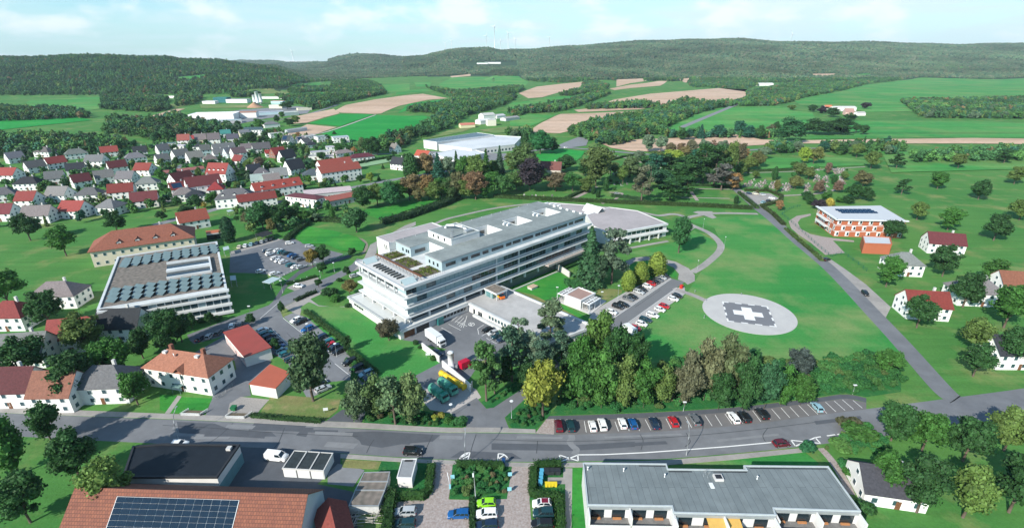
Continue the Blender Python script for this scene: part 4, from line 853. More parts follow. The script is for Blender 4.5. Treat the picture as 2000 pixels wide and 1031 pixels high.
# window bays
def bay_mesh(w, h, kind):
    mb = MB(); gm = {'g': M_glass, 'b': M_blind, 'd': M_glassd}[kind]
    mb.box(-w/2+0.06, w/2-0.06, 0, 0.1, 0, h, 0); mb.box(-w/2, -w/2+0.06, -0.08, 0.1, 0, h, 1); mb.box(w/2-0.06, w/2, -0.08, 0.1, 0, h, 1)
    mb.box(-0.04, 0.04, -0.05, -0.001, 0, h, 1); mb.box(-w/2+0.06, -0.04, -0.04, -0.001, h*0.3, h*0.3+0.06, 1); mb.box(0.04, w/2-0.06, -0.04, -0.001, h*0.3, h*0.3+0.06, 1)
    return mb.mesh('window', [gm, mat('teal_frame', (0.16, 0.24, 0.26), 0.5, 0.05, 1)])
BW = W_/24
BAY = {(k, i): bay_mesh(BW, h, k) for k in 'gbd' for i, h in enumerate((2.40, 2.50, 2.50))}
rs_ = random.Random(3)
for i, L0 in enumerate(LV):
    for j in range(24):
        x = (j+0.5)*BW
        k = 'b' if (rs_.random() < (0.62 if j < 9 else 0.18)) else ('g' if rs_.random() < 0.55 else 'd')
        inst('window', BAY[(k, i)], hosp, (x, 0.18, L0+1.19), 0)
pm_ = MB().box(-0.3, 0.3, -0.35, 0.3, 0, 11.0).mesh('pier', M_band)
for x in (40.9, 53.2): inst('pier', pm_, hosp, (x, 0, 5.9))
col_m = MB().box(-0.35, 0.35, -0.35, 0.35, 0, 2.25).mesh('column', M_band)
for k in range(13): inst('column', col_m, hosp, (0.6+k*8.05, 0.1, 3.38))
for k in range(5): inst('column', col_m, hosp, (-0.4, 1.2+k*7.2, 3.38))
# ground-floor glazing behind the columns
gm_ = MB().box(-3.6, 3.6, 0, 0.08, 0, 2.0).mesh('ground_floor_glazing', M_glassd)
for k in range(12): inst('ground_floor_glazing', gm_, hosp, (4.6+k*8.05, 1.7, 3.42))
# end wall ledges and narrow window strips
for L0 in (5.6, 9.2):
    hp_('window_strip', MB().box(0.27, 0.34, 5, 24, L0+1.9, L0+2.6), M_glassd)
    for y0 in (2.2, 3.2): hp_('window', MB().box(0.26, 0.34, y0, y0+0.7, L0+2.0, L0+2.9), M_glassd)
    hp_('end_wall_panel', MB().box(0.30, 0.345, 9, 27, L0+1.15, L0+1.75), mat('panel_grey', (0.6, 0.61, 0.6), 0.6, 0.1, 1.0))
# top storey loggia on the left end
hp_('loggia_recess', MB().box(0.2, 0.3, 6, 29.5, 14.1, 16.5), M_glassd); hp_('corner_glazing', MB().box(0.18, 0.32, 0.5, 5.8, 14.1, 16.5), M_blind)
for y in (5.9, 11.6, 17.4, 23.2, 29.6): inst('column', MB().box(-0.2, 0.2, -0.25, 0.25, 0, 3.3).mesh('column', M_band), hosp, (-0.9, y, 13.32))
for zz0 in (13.9, 14.6): hp_('railing', MB().tube((-1.3, 0.5, zz0), (-1.3, 30, zz0), 0.05), M_metal)
# roof slab (frame round the terrace and the deck)
hp_('roof_slab', MB().prism([(-1.5, -1.3), (W_+1.2, -1.3), (W_+1.2, D_+0.6), (-1.5, D_+0.6)], 16.6, 17.2, 0), M_band)
hp_('roof_edge', MB().box(-1.5, W_+1.2, -1.3, -0.9, 17.2, 17.65).box(-1.5, -1.1, -0.9, D_+0.2, 17.2, 17.65).box(-1.5, 17, D_+0.2, D_+0.6, 17.2, 17.65), M_band)
hp_('terrace_floor', MB().box(-1.1, 16.6, -0.9, D_+0.2, 17.2, 17.24), M_terr)
# penthouse: plan with the open notch and three light courts
zt = 21.1; mb = MB(); PX0, PX1, PY0, PY1 = 16.6, 98.7, 2.0, 32.0; NY0, NY1, NX1 = 12.0, 21.3, 25.4
cts = [(46.2, 55.8), (64.6, 74.0), (83.7, 93.2)]; CY0, CY1 = 12.3, 21.6
mb.box(PX0, PX1, PY0, NY0, 17.2, zt-0.02); mb.box(PX0, PX1, NY1+0.3, PY1, 17.2, zt-0.02)
xs = [NX1]+[v for c in cts for v in c]+[PX1]
for i in range(0, len(xs), 2): mb.box(xs[i], xs[i+1], NY0, NY1+0.3, 17.2, zt-0.02)
hp_('penthouse_wall', mb, M_pent)
mr = MB(); o_ = 0.15
def roofrect(x0, x1, y0, y1): mr.box(x0, x1, y0, y1, zt-0.015, zt+0.12)
roofrect(PX0-o_, PX1+o_, PY0-o_, NY0); roofrect(PX0-o_, PX1+o_, NY1+0.3, PY1+o_)
for i in range(0, len(xs), 2): roofrect(xs[i], xs[i+1] if i < len(xs)-2 else PX1+o_, NY0, NY1+0.3)
hp_('roof', mr, M_roofg)
ed = MB(); t = 0.16
for x0, x1, y0, y1 in [(PX0-o_-t, PX1+o_+t, PY0-o_-t, PY0-o_), (PX0-o_-t, PX0-o_, PY0-o_, NY0), (PX0-o_-t, PX0-o_, NY1+.3, PY1+o_), (PX1+o_, PX1+o_+t, PY0-o_, PY1+o_), (PX0-o_, PX1+o_, PY1+o_, PY1+o_+t)]: ed.box(x0, x1, y0, y1, zt-0.2, zt+0.28)
hp_('roof_trim', ed, M_metal)
for x0, x1 in cts:
    w0 = MB(); h0, h1 = 17.24, zt+0.25
    w0.box(x0, x0+0.15, NY0, NY1+0.3, h0, h1).box(x1-0.15, x1, NY0, NY1+0.3, h0, h1).box(x0+0.15, x1-0.15, NY0, NY0+0.15, h0, h1).box(x0+0.15, x1-0.15, NY1+0.15, NY1+0.3, h0, h1)
    c_ = hp_('light_court', w0, mat('court_render', (0.66, 0.67, 0.655), 0.7, 0.04, 0.5)); MB().box(x0+0.15, x1-0.15, NY0+0.15, NY1+0.15, 17.21, 17.25).build('court_floor', M_roofg, c_)
    MB().box(x0+2, x1-2, NY1+0.11, NY1+0.148, 18.0, 19.6).build('window', M_glassd, c_)
hp_('notch_wall', MB().box(NX1-0.15, NX1-0.001, NY0, NY1+0.3, 17.24, zt+0.1), MATS['court_render'])
# penthouse windows on the front
rs_ = random.Random(5); pw_ = {w: MB().box(-w/2, w/2, -0.06, 0, 0, 1.15).box(-w/2-0.08, w/2+0.08, -0.03, 0, -0.08, 1.23, 1).mesh('window', [M_glassd, M_metal]) for w in (3.0, 4.4, 6.2)}
for x, w in [(20.5, 4.4), (27, 3.0), (32.2, 4.4), (37.2, 3.0), (43.5, 6.2), (49.5, 3.0), (54, 4.4), (60.5, 6.2), (66.5, 3.0), (71.5, 6.2), (77.3, 3.0), (82.5, 6.2), (88.3, 3.0), (94, 6.2)]:
    inst('window', pw_[w], hosp, (x, 1.97, 18.6))
for y in (4.5, 7.0, 9.5, 23.2, 24.6, 27.0): inst('window', MB().box(-0.06, 0, -0.45, 0.45, 0, 1.3).mesh('window', M_glassd), hosp, (16.58, y, 18.4))
hp_('courtyard_window', MB().box(18.4, 23.2, 21.5, 21.58, 18.3, 19.7), M_glassd)
# plant room on the roof with its aerials
mz = 21.1; mb = MB().box(28.9, 43.2, 12.2, 27.2, mz+0.12, mz+2.5); pr_ = hp_('plant_room', mb, M_white)
MB().box(29.1, 43.0, 12.4, 27.0, mz+2.504, mz+2.6).build('plant_room_roof', M_roofg, pr_)
MB().box(28.8, 43.3, 12.1, 12.4, mz+2.504, mz+2.8).box(28.8, 29.1, 12.4, 27.3, mz+2.504, mz+2.8).box(43.0, 43.3, 12.4, 27.3, mz+2.504, mz+2.8).box(29.1, 43.0, 27.0, 27.3, mz+2.504, mz+2.8).build('plant_room_edge', M_band, pr_)
dct = MB(); dct.path([(36, 25, mz+2.6), (36, 24, mz+4.0), (37.5, 21, mz+4.3), (39.5, 18.5, mz+3.8), (40.5, 17.0, mz+2.6)], 0.5, 8); dct.build('air_duct', M_whitem, pr_)
mb = MB()
for x in (30.2, 31.0):
    for y in (13.2, 14.0): mb.tube((x, y, mz+2.6), (x, y, mz+6.0), 0.06, n=5)
for k in range(5): mb.box(30.1, 31.1, 13.1, 14.1, mz+3.0+k*0.7, mz+3.06+k*0.7)
mb.build('aerial_rack', M_metal, pr_); MB().box(38, 41.5, 14, 16, mz+2.6, mz+3.4).build('air_handler', M_metal, pr_)
for y in (16, 20, 23): MB().box(28.83, 28.9, y, y+0.9, mz+0.8, mz+2.1).build('window', M_glassd, pr_)
# small roof plant next to the courts
ru = MB().box(-1.4, 1.4, -0.7, 0.7, 0, 0.9).tube((-0.7, 0, 0.9), (-0.7, 0, 1.35), 0.4, n=10).tube((0.8, 0, 0.9), (0.8, 0, 1.35), 0.4, n=10).mesh('roof_ventilator', M_whitem)
for x, y in ((61.5, 17), (61.8, 15), (80.6, 17.5), (81, 15.5)): inst('roof_ventilator', ru, hosp, (x, y, zt+0.12), 0.2, (.6, .6, .8))
dl_ = MB()
for k in range(14): dl_.tube((14+k*5.9, 31.6, zt+0.12), (14+k*5.9, 31.6, zt+0.6), 0.08, n=5)
hp_('roof_vent_pipes', dl_, M_whitem)
for k, (x, y) in enumerate([(97.6, 4), (97.6, 8), (97.6, 12), (97.6, 16), (97.6, 20)]): inst('roof_ventilator', ru, hosp, (x, y, zt+0.12), 1.57, (0.5, 0.5, 0.6))
# the white stair block behind the terrace
sb = hp_('stair_block', MB().box(13.6, 41, 32.1, 41.3, 0, 20.9), M_white); MB().box(13.9, 40.7, 32.4, 41.0, 20.904, 20.96).build('stair_block_roof', M_roofp, sb)
MB().box(13.5, 41.1, 41.0, 41.4, 20.904, 21.2).box(13.5, 13.9, 32.0, 41.0, 20.904, 21.2).box(40.7, 41.1, 32, 41, 20.904, 21.2).build('stair_block_edge', M_white, sb)
for y in (33.6, 35.0): MB().box(13.52, 13.59, y, y+0.55, 17.6, 19.6).build('window', M_glassd, sb)
MB().box(13.45, 13.59, 33, 39.5, 19.9, 20.0).build('drip_ledge', M_metal, sb)
# roof terrace: pergola beam, railings, louvres, planted beds
hp_('pergola_beam', MB().box(6.6, 7.5, 0.8, 30.6, 18.5, 18.72), M_wood)
po = MB().box(-0.12, 0.12, -0.12, 0.12, 0, 1.26).mesh('pergola_post', M_metal)
for k in range(14): inst('pergola_post', po, hosp, (6.9, 1.2+k*2.2, 17.24))
rl = MB()
for z0 in (17.75, 18.15, 18.5): rl.tube((5.6, 1, z0), (5.6, 30.4, z0), 0.03, n=5)
for k in range(28): rl.box(5.57, 5.63, 1+k*1.085, 1.06+k*1.085, 17.24, 18.5)
rl.tube((7.5, 0.2, 18.4), (16.4, 0.2, 18.4), 0.03, n=5)
for k in range(10): rl.box(7.5+k*0.98, 7.56+k*0.98, 0.17, 0.23, 17.24, 18.4)
hp_('terrace_railing', rl, M_metal)
lm = MB().slope([(-0.55, -1.6, 0.55), (0.15, -1.6, 0.05), (0.15, 1.6, 0.05), (-0.55, 1.6, 0.55)][::1], 0.06).mesh('louvre', M_louv)
lm2 = MB(); lm2.box(-1.5, 1.5, -0.3, 0.5, 0.0, 0.1, 1); lm2.slope([(-1.5, -0.15, 0.75), (1.5, -0.15, 0.75), (1.5, 0.45, 0.15), (-1.5, 0.45, 0.15)], 0.06); lm2.box(-1.5, 1.5, -0.32, -0.2, 0.1, 0.7, 1); lm2 = lm2.mesh('skylight', [M_louv, M_glassd])
sk2 = MB().face([(-1.7, 0.36, 0.74), (1.7, 0.36, 0.74), (1.7, 0.5, 0.1), (-1.7, 0.5, 0.1)])
for k in range(9): inst('skylight', lm2, hosp, (2.8, 7.6+k*1.95, 17.24), 0)
for y, s in ((27.6, 1), (2.2, -1)):
    mb = MB(); mb.slope([(-0.4, -1.0, 0.1), (4.6, -1.0, 0.1), (4.6, 1.2, 1.6), (-0.4, 1.2, 1.6)] if s > 0 else [(-0.4, -1.2, 0.1), (4.6, -1.2, 0.1), (4.6, 1.0, 1.5), (-0.4, 1.0, 1.5)], 0.1); mb.prism([(-0.4, 1.0), (4.6, 1.0), (4.6, 1.2), (-0.4, 1.2)], 0, 1.4); mb.build('skylight', M_louv, hosp, loc=(0.6, y, 17.24))
bdm = mat('bed_soil', (0.12, 0.10, 0.07), 0.95, 0.3, 1.0)
for x0, x1, y0, y1, sd_ in ((9.6, 16.0, 24.6, 30.4, 1), (9.6, 15.6, 12.6, 22.6, 2), (9.2, 16.2, 2.2, 9.6, 3)):
    b_ = hp_('planting_bed', MB().box(x0, x1, y0, y1, 17.24, 17.45), bdm); rr_ = np.random.RandomState(sd_); n = 650
    P = np.stack([rr_.uniform(x0+.2, x1-.2, n), rr_.uniform(y0+.2, y1-.2, n), 17.5+rr_.uniform(0, 0.45, n)], 1); P = P[(np.sin(P[:, 0]*1.9+sd_)+np.sin(P[:, 1]*1.3)) > -0.7]
    inst('bed_planting', leaves_mesh('bed_planting', P, np.tile([0, 0, 1.0], (len(P), 1)), 0.22, sd_), b_, color=(0.13, 0.17, 0.03))
# podium: low storey round the left and front
M_pod = mat('podium_roof', (0.58, 0.60, 0.585), 0.8, 0.06, 0.6)
hp_('podium_wall', MB().box(-5.0, 0.2, -2.2, 33.4, 0, 3.3).box(0.2, 24.6, -2.2, 1.6, 0, 3.3), M_white)
hp_('podium_roof', MB().box(-5.0, 1.6, -2.2, 33.4, 3.304, 3.36).box(1.6, 24.6, -2.2, 1.8, 3.304, 3.36), M_pod)
hp_('podium_parapet', MB().box(-5.4, -4.9, -2.9, 33.9, 3.0, 3.75).box(-4.9, 24.2, -2.9, -2.25, 2.75, 3.15).box(-4.9, 24.2, -2.6, -2.1, 3.3, 3.85).box(-4.9, 0.2, 33.45, 33.9, 3.0, 3.75), M_band)
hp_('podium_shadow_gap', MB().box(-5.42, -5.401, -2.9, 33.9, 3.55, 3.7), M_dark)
for y in (22.5, 24.3, 26.1, 27.9): hp_('window', MB().box(-5.06, -4.99, y, y+1.5, 1.6, 2.5), M_glassd)
hp_('garage_door_or_bay', MB().box(-3.6, 0.6, -2.28, -2.19, 0.02, 2.7), M_wood); hp_('roller_door', MB().box(1.4, 6.6, -2.28, -2.19, 0.02, 2.7), M_glassd)
hp_('entrance_lobby', MB().box(9.8, 12.2, -3.4, -2.21, 0.02, 2.6), mat('teal_glass', (0.03, 0.16, 0.16), 0.2, 0.1, 1.0, spec=0.8))
w_ = MB().box(-0.65, 0.65, -0.06, 0, 0, 1.3).mesh('window', M_glassd)
for k in range(7): inst('window', w_, hosp, (13.6+k*1.55, -2.2, 1.2))
# service wing: lorry yard side, deck roof, canopy
Wg = [(24.6, -2.2), (24.9, -41.5), (43.6, -45.5), (42.6, 1.8), (24.6, 1.8)]
hp_('wing_wall', MB().prism(Wg, 0, 3.3), M_white)
M_deck = mat('deck_concrete', (0.46, 0.45, 0.44), 0.9, 0.10, 0.5, col2=(0.36, 0.355, 0.35), ns2=0.12, detail=8)
hp_('wing_deck', MB().prism([(24.7, 1.7), (25.0, -41.3), (43.4, -45.2), (42.5, 1.7)], 3.304, 3.36), M_deck)
hp_('wing_parapet', MB().prism([(24.0, -2.9), (24.0, -42.0), (25.0, -42.0), (25.0, -2.9)], 3.0, 3.9).prism([(42.5, 1.7), (43.3, -45.4), (44.0, -45.4), (43.2, 1.7)], 3.0, 4.0).prism([(24.0, -42.6), (24.0, -42.0), (44.0, -45.4), (44.0, -46.0)][::-1], 3.0, 3.9), M_band)
hp_('loading_step', MB().box(22.9, 23.99, -40, -6.5, 0, 0.9), M_band)
for y in (-5.5, -8.2, -9.4): inst('door', MB().box(-0.05, 0, -0.5, 0.5, 0.02, 2.1).mesh('door', M_glassd), hosp, (24.58, y, 0))
for k in range(9): inst('window', MB().box(-0.06, 0, -0.5, 0.5, 0, 1.25).mesh('window', M_glass), hosp, (24.6, -14-k*1.6, 1.3))
for k in range(5): inst('window', MB().box(-0.06, 0, -0.5, 0.5, 0, 1.25).mesh('window', M_glass), hosp, (24.8, -32-k*1.6, 1.3))
hp_('wing_strip_window', MB().box(24.54, 24.62, -12.8, -3.4, 2.5, 2.75), M_glassd)
hp_('canopy_roof', MB().box(33.2, 38.9, -8.4, -1.26, 5.75, 6.35), M_band); hp_('canopy_gravel', MB().box(33.5, 38.6, -8.1, -1.4, 6.354, 6.42), mat('dark_gravel', (0.13, 0.12, 0.10), 0.95, 0.4, 2.5, bump=0.4, bs=9, col2=(0.26, 0.22, 0.19), ns2=0.7))
hp_('canopy_glazing', MB().box(33.5, 38.4, -6.0, -1.5, 3.37, 5.7), mat('canopy_glass', (0.10, 0.22, 0.23), 0.2, 0.3, 1.2, spec=0.8))
for x, y in ((33.6, -8.1), (38.5, -8.1), (33.6, -5), (33.6, -2)): inst('column', MB().box(-0.12, 0.12, -0.12, 0.12, 0, 2.4).mesh('column', M_band), hosp, (x, y, 3.36))
# balconies near the right end and lawn edge wall
hp_('balcony', MB().box(68, 96, -3.2, -1.26, 5.55, 5.8).box(68, 96, -3.35, -3.2, 5.55, 6.5), mat('balcony_concrete', (0.5, 0.42, 0.38), 0.85, 0.15, 1.0))
hp_('plinth_kerb', MB().box(44, 79, -1.4, -0.9, 0, 0.5), M_conc)
# ---- annexe with the pinkish roof
ax, AQ = flatb('annexe', [(1187.6,457),(1303,436.5),(1245,412),(1190,405),(1145,420.5),(1158,441)], 7.0, 'low white annexe with a flat pinkish roof and two window bands behind the big pines', cat='building', roof=M_roofp, parapet=0.2, pw=0.5)
a_, b_ = Vector(G(1187.6, 457, 7)), Vector(G(1303, 436.5, 7)); cc_ = Vector(ax.location[:2]); a_ -= cc_; b_ -= cc_; dd = (b_-a_).normalized(); nn = Vector((dd.y, -dd.x)); Lx = (b_-a_).length; rx_ = math.atan2(dd.y, dd.x)
MB().box(0, Lx, -1.6, 0.02, 2.9, 3.5).build('ledge', M_band, ax, loc=(*a_, 0), rot=rx_); MB().box(0, Lx, -0.9, 0.02, 6.3, 7.25).build('eaves_band', M_band, ax, loc=(*a_, 0), rot=rx_)
bm_ = {k: MB().box(-1.35, 1.35, -0.08, 0, 0, 1.9, 0).box(-1.45, -1.35, -0.12, 0, 0, 1.9, 1).box(1.35, 1.45, -0.12, 0, 0, 1.9, 1).mesh('window', [g, M_whitem]) for k, g in (('g', M_glass), ('d', M_glassd))}
nb = int(Lx/2.95)
for s in (0, 1):
    for k in range(nb): inst('window', bm_['gd'[(k+s) % 3 == 0]], ax, (*(a_+dd*(1.6+k*2.95)), 0.7+s*3.6), rx_)
for k in range(6): inst('column', MB().box(-0.3, 0.3, -0.3, 0.3, 0, 2.9).mesh('column', M_band), ax, (*(a_+dd*(1+k*6.2)+nn*1.2), 0), rx_)
l2, _ = flatb('link_building', [(1046,398),(1075,396),(1165,403),(1200,412),(1160,440),(1143,424)], 5.0, 'flat pale link roof with glass gables between the hospital and the annexe', cat='building', roof=M_roofp, parapet=0.25)
cL = Vector(l2.location[:2])
for px, py, s in ((1156, 412, 1.3), (1166, 419, 1.7), (1152, 407, 0.9)):
    p = Vector(G(px, py, 5))-cL; mb = MB(); mb.face([(-3, -2, 0), (3, -2, 0), (0, -2, 2.6)], 1); mb.face([(3, 3, 0), (-3, 3, 0), (0, 3, 2.6)], 1); mb.slope([(-3.2, -2.2, 0), (0, -2.2, 2.8), (0, 3.2, 2.8), (-3.2, 3.2, 0)][::-1], 0.12); mb.slope([(0, -2.2, 2.8), (3.2, -2.2, 0), (3.2, 3.2, 0), (0, 3.2, 2.8)][::-1], 0.12)
    mb.build('glass_gable', [M_band, M_glass], l2, loc=(p.x, p.y, 5.02), rot=0.6, scale=(s, s, s))
for px, py in ((1068, 398), (1076, 399.5), (1084, 401), (1092, 402.5)):
    p = Vector(G(px, py, 5))-cL; MB().box(-1.2, 1.2, -0.6, 0.6, 0, 0.7).build('roof_hatch', M_whitem, l2, loc=(p.x, p.y, 5.02), rot=0.7)
# ---- clinic block at the left edge
sc, SQ = flatb('clinic_block', [(443.2,563.5),(424,472.8),(230,503),(190,606)], 10.0, 'white clinic block at the left edge with solar racks on its roof and ledged storeys', cat='building', roof=M_roofb, parapet=0.4, pw=0.7, edge=M_band)
c0 = Vector(sc.location[:2]); fr = Vector(G(443.2, 563.5, 10))-c0; fl = Vector(G(190, 606, 10))-c0; br = Vector(G(424, 472.8, 10))-c0; d1 = (fl-fr).normalized(); d2 = (br-fr).normalized(); L1 = (fl-fr).length; ra = math.atan2(-d1.y, -d1.x)
for z0 in (0.6, 3.7, 6.8, 9.2): MB().box(-L1, 0.6, -1.3, 0.05, z0, z0+0.75).build('floor_ledge', M_band, sc, loc=(fr.x, fr.y, 0), rot=ra)
cw = {k: MB().box(-1.05, 1.05, -0.08, 0, 0, 1.7, 0).box(-1.15, -1.05, -0.14, 0, -.1, 1.8, 1).box(1.05, 1.15, -0.14, 0, -.1, 1.8, 1).mesh('window', [g, M_whitem]) for k, g in (('g', M_glass), ('b', M_blind))}
for z0 in (1.5, 4.6, 7.3):
    for k in range(int(min(L1, 42)/2.4)): inst('window', cw['gb'[(k*7+int(z0)) % 5 == 0]], sc, (*(fr+d1*(1.6+k*2.4)), z0), ra)
rd_ = math.atan2(d2.y, d2.x)
MB().box(26, 34, -0.08, 0.02, 4.2, 9.3).build('stair_glazing', M_glassd, sc, loc=(fr.x, fr.y, 0), rot=rd_)
# long light well between the two solar decks
wA, wB, wC, wD = [Vector(G(*p, 10))-c0 for p in ((326, 546), (414, 532), (409, 505), (326, 517))]
MB().prism([tuple(wA), tuple(wB), tuple(wC), tuple(wD)], 10.0, 10.05).build('light_well_shade', M_glassd, sc)  # dark sheet at roof level paints the shade down in the well
for p, q in ((wA, wB), (wB, wC), (wC, wD)):
    d = (q-p); Lq = d.length; MB().box(0, Lq, -0.3, 0.3, 10.0, 11.0).build('light_well_rim', M_band, sc, loc=(p.x, p.y, 0), rot=math.atan2(d.y, d.x))
mdl = (wA+wD)/2; mdr = (wB+wC)/2; d = mdr-mdl; MB().box(0, d.length, -1.3, 1.0, 10.06, 10.9).build('light_well_bridge', M_band, sc, loc=(mdl.x, mdl.y, 0), rot=math.atan2(d.y, d.x))
sp_m = MB().slope([(-1.1, -2.6, 0.15), (1.1, -2.6, 1.25), (1.1, 2.6, 1.25), (-1.1, 2.6, 0.15)], 0.06, 0).box(1.12, 1.2, -2.6, 2.6, 0, 1.2, 1).box(1.2, 2.3, -2.4, 2.4, 0.0, 0.12, 1).mesh('solar_rack', [mat('solar_grey', (0.11, 0.16, 0.17), 0.35, 0.2, 0.7, spec=0.5), M_dark])  # last box: flat dark strip painting the rack's shadow on the roof
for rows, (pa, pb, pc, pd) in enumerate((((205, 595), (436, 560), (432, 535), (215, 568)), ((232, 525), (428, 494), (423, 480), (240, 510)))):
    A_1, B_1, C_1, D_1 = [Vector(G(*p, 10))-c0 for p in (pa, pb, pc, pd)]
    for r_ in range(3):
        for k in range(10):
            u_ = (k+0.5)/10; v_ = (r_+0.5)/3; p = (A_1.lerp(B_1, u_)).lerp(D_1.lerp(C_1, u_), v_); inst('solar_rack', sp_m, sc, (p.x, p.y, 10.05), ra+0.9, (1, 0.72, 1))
# ---- big hipped tile roof, its neighbours
t_ = house(0, 0, 40, 17, 7.5, 6.0, 0, (0.23, 0.085, 0.055), (0.66, 0.58, 0.45), 'hip', 'large hipped house with old mottled orange tiles and dark triangular dormers behind the clinic block', name='tiled_hospital_house', cat='house', rot=R(30), world=(-176, 227), win=True, storeys=2, chim=1, over=0.8)
rf_ = [c for c in t_.children if c.name.startswith('roof')][0]
for x in (-9, -2, 5, 12):
    mb = MB(); mb.slope([(-1.5, -0.2, 1.0), (0, -0.2, 2.2), (0, 5.5, 2.4), (-0.3, 5.5, 2.0)][::1], 0.1); mb.slope([(0, -0.2, 2.2), (1.5, -0.2, 1.0), (0.3, 5.5, 2.0), (0, 5.5, 2.4)], 0.1); mb.build('dormer_roof', M_roof, rf_, loc=(x, -7.0, 8.4), color=(0.22, 0.09, 0.06))
    MB().box(-0.8, 0.8, 0, 1.8, 0, 1.6).build('dormer', M_white, rf_, loc=(x, -7.0, 8.2)); MB().box(-0.45, 0.45, -0.06, -0.002, 0.3, 1.1).build('window', M_glassd, rf_, loc=(x, -7.0, 8.2))
house(378, 434, 17, 11, 5, 4, -0.17, (0.28, 0.07, 0.05), label='white house with rusty red mottled roof behind the hipped roof by the clinic', dormers=0)
g_, _q = flatb('double_garage', [(401.5,451),(430.5,447.5),(432,453),(403,457.5)], 3.4, 'white double garage with an orange-red roof edge beside the dark cypress', cat='garage', roof=mat('orange_tiles', (0.42, 0.13, 0.06), 0.7, 0.2, 1.5), parapet=0)
cg = Vector(g_.location[:2]); pa, pb = Vector(G(403, 457.5, 3.4))-cg, Vector(G(432, 453, 3.4))-cg; d = (pb-pa); rg = math.atan2(d.y, d.x)
for u_ in (0.27, 0.73): MB().box(-2.0, 2.0, -0.06, 0.01, 0.05, 2.7).build('garage_door_or_bay', M_glassd, g_, loc=(*(pa.lerp(pb, u_)), 0), rot=rg)  # dark sheets stand in for the shade inside two open bays
# ---- white house with the old tiled hip roof, bottom left
a0, b0, c0_ = Vector(G(416, 773)), Vector(G(459, 736)), Vector(G(316, 757)); fw = (a0-c0_).normalized(); perp = Vector((-fw.y, fw.x)); LH = 21.5; WH_ = 9.2; ctr = a0-fw*LH/2+perp*WH_/2
hb = house(0, 0, LH, WH_, 6.4, 3.9, 0, (0.29, 0.125, 0.08), (0.76, 0.74, 0.69), 'hip', 'white two-storey house with an orange-brown tiled hip roof by the road', rot=math.atan2(fw.y, fw.x), world=tuple(ctr), storeys=2, chim=0, over=0.5)
rfb = [c for c in hb.children if c.name.startswith('roof')][0]
for x in (-5.2, 5.6):
    MB().box(-0.45, 0.45, -0.45, 0.45, -1, 1.2).build('chimney', mat('chimney_brick', (0.22, 0.09, 0.06), 0.85, 0.25, 4), rfb, loc=(x, 0.7, 10.3))
    MB().box(-0.6, 0.6, -0.5, 0.5, 0, 0.7).build('roof_vent', M_conc, rfb, loc=(x-0.8, -0.9, 9.5))
MB().slope([(-1.9, -0.9, 1.2), (0, -0.9, 3.0), (0, 3.6, 3.2), (-0.4, 3.2, 2.8)], 0.12).slope([(0, -0.9, 3.0), (1.9, -0.9, 1.2), (0.4, 3.2, 2.8), (0, 3.6, 3.2)], 0.12).build('porch_gable_roof', M_roof, rfb, loc=(1.6, -4.6, 5.2), color=(0.36, 0.15, 0.09))
MB().tube((1.6, -4.75, 0), (1.6, -4.75, 6.2), 0.09, n=6).build('drainpipe', M_metal, hb)
dsh = MB().tube((0, 0, 0), (0, 0, 0.7), 0.05, n=5).ball((0, -0.15, 0.95), 0.45, 0.1, 0.45, nu=10, nv=6).build('satellite_dish', M_whitem, rfb, loc=(-2.2, -1.6, 9.0), rot=-0.5)
MB().box(-1.4, 1.4, -1.6, 0, 2.3, 2.4).tube((-1.3, -1.5, 0), (-1.3, -1.5, 2.3), 0.05).tube((1.3, -1.5, 0), (1.3, -1.5, 2.3), 0.05).build('porch', mat('teal_canopy', (0.16, 0.26, 0.24), 0.4, 0.1, 1.0), hb, loc=(0.2, -4.62, 0))
def garage_px(pts, h, label, roofm, wall=M_white, cat='garage', lift=0.0, name='garage'):
    r, Q = flatb(name, pts, h, label, cat=cat, wall=wall, roof=roofm, parapet=0)
    return r, Q
M_rroof = mat('red_sheet_roof', (0.30, 0.060, 0.048), 0.6, 0.10, 0.3, col2=(0.25, 0.058, 0.045), ns2=0.2); M_oroof = mat('orange_sheet_roof', (0.38, 0.10, 0.058), 0.6, 0.08, 0.3)
def monopitch(name, px, h, dh, label, rm, cat, over=0.35, drop=(0, 1)):
    """px: 4 roof corners; edge drop = low side indices"""
    P = [Vector(G(*p, h)) for p in px]; c = sum(P, Vector((0, 0)))/4; r = empty(name, c.x, c.y, 0, 0); tag(r, label, cat); Q = [p-c for p in P]; lo = set(drop)
    zt_ = [h-dh if i in lo else h for i in range(4)]; ins = [q*0.95 for q in Q]; mb = MB()
    area = sum(Q[i].x*Q[(i+1) % 4].y-Q[(i+1) % 4].x*Q[i].y for i in range(4))
    idx = [0, 1, 2, 3] if area > 0 else [3, 2, 1, 0]
    for a, b in zip(idx, idx[1:]+idx[:1]): mb.face([(*ins[a], 0), (*ins[b], 0), (*ins[b], zt_[b]-0.1), (*ins[a], zt_[a]-0.1)])
    mb.build('wall', M_white, r); mr = MB(); mr.slope([(*Q[i], zt_[i]+0.08) for i in idx], 0.2); mr.build('roof', rm, r); return r, ins
rg1, q1 = monopitch('garage', [(434.7,646),(484.8,633.3),(530.7,678),(476.3,695)], 4.3, 0.5, 'long white garage hall with a bright red sheet roof beside the row of parked cars', M_rroof, 'garage', drop=(0, 3))
a, b = q1[0], q1[3]; d = (b-a); rr = math.atan2(d.y, d.x)
for k in range(6): inst('garage_door_or_bay', MB().box(-1.25, 1.25, -0.05, 0.03, 0.05, 2.5).mesh('garage_door_or_bay', mat('pale_pink_door', (0.62, 0.45, 0.43), 0.6, 0.3, 0.8)), rg1, (*(a.lerp(b, (k+0.6)/6.2)), 0), rr)
monopitch('garage', [(484.8,747.5),(538,756),(567,727),(527.5,711)], 4.0, 0.4, 'small white garage with an orange-red roof below the tall tree near the road', M_oroof, 'garage', drop=(0, 1))
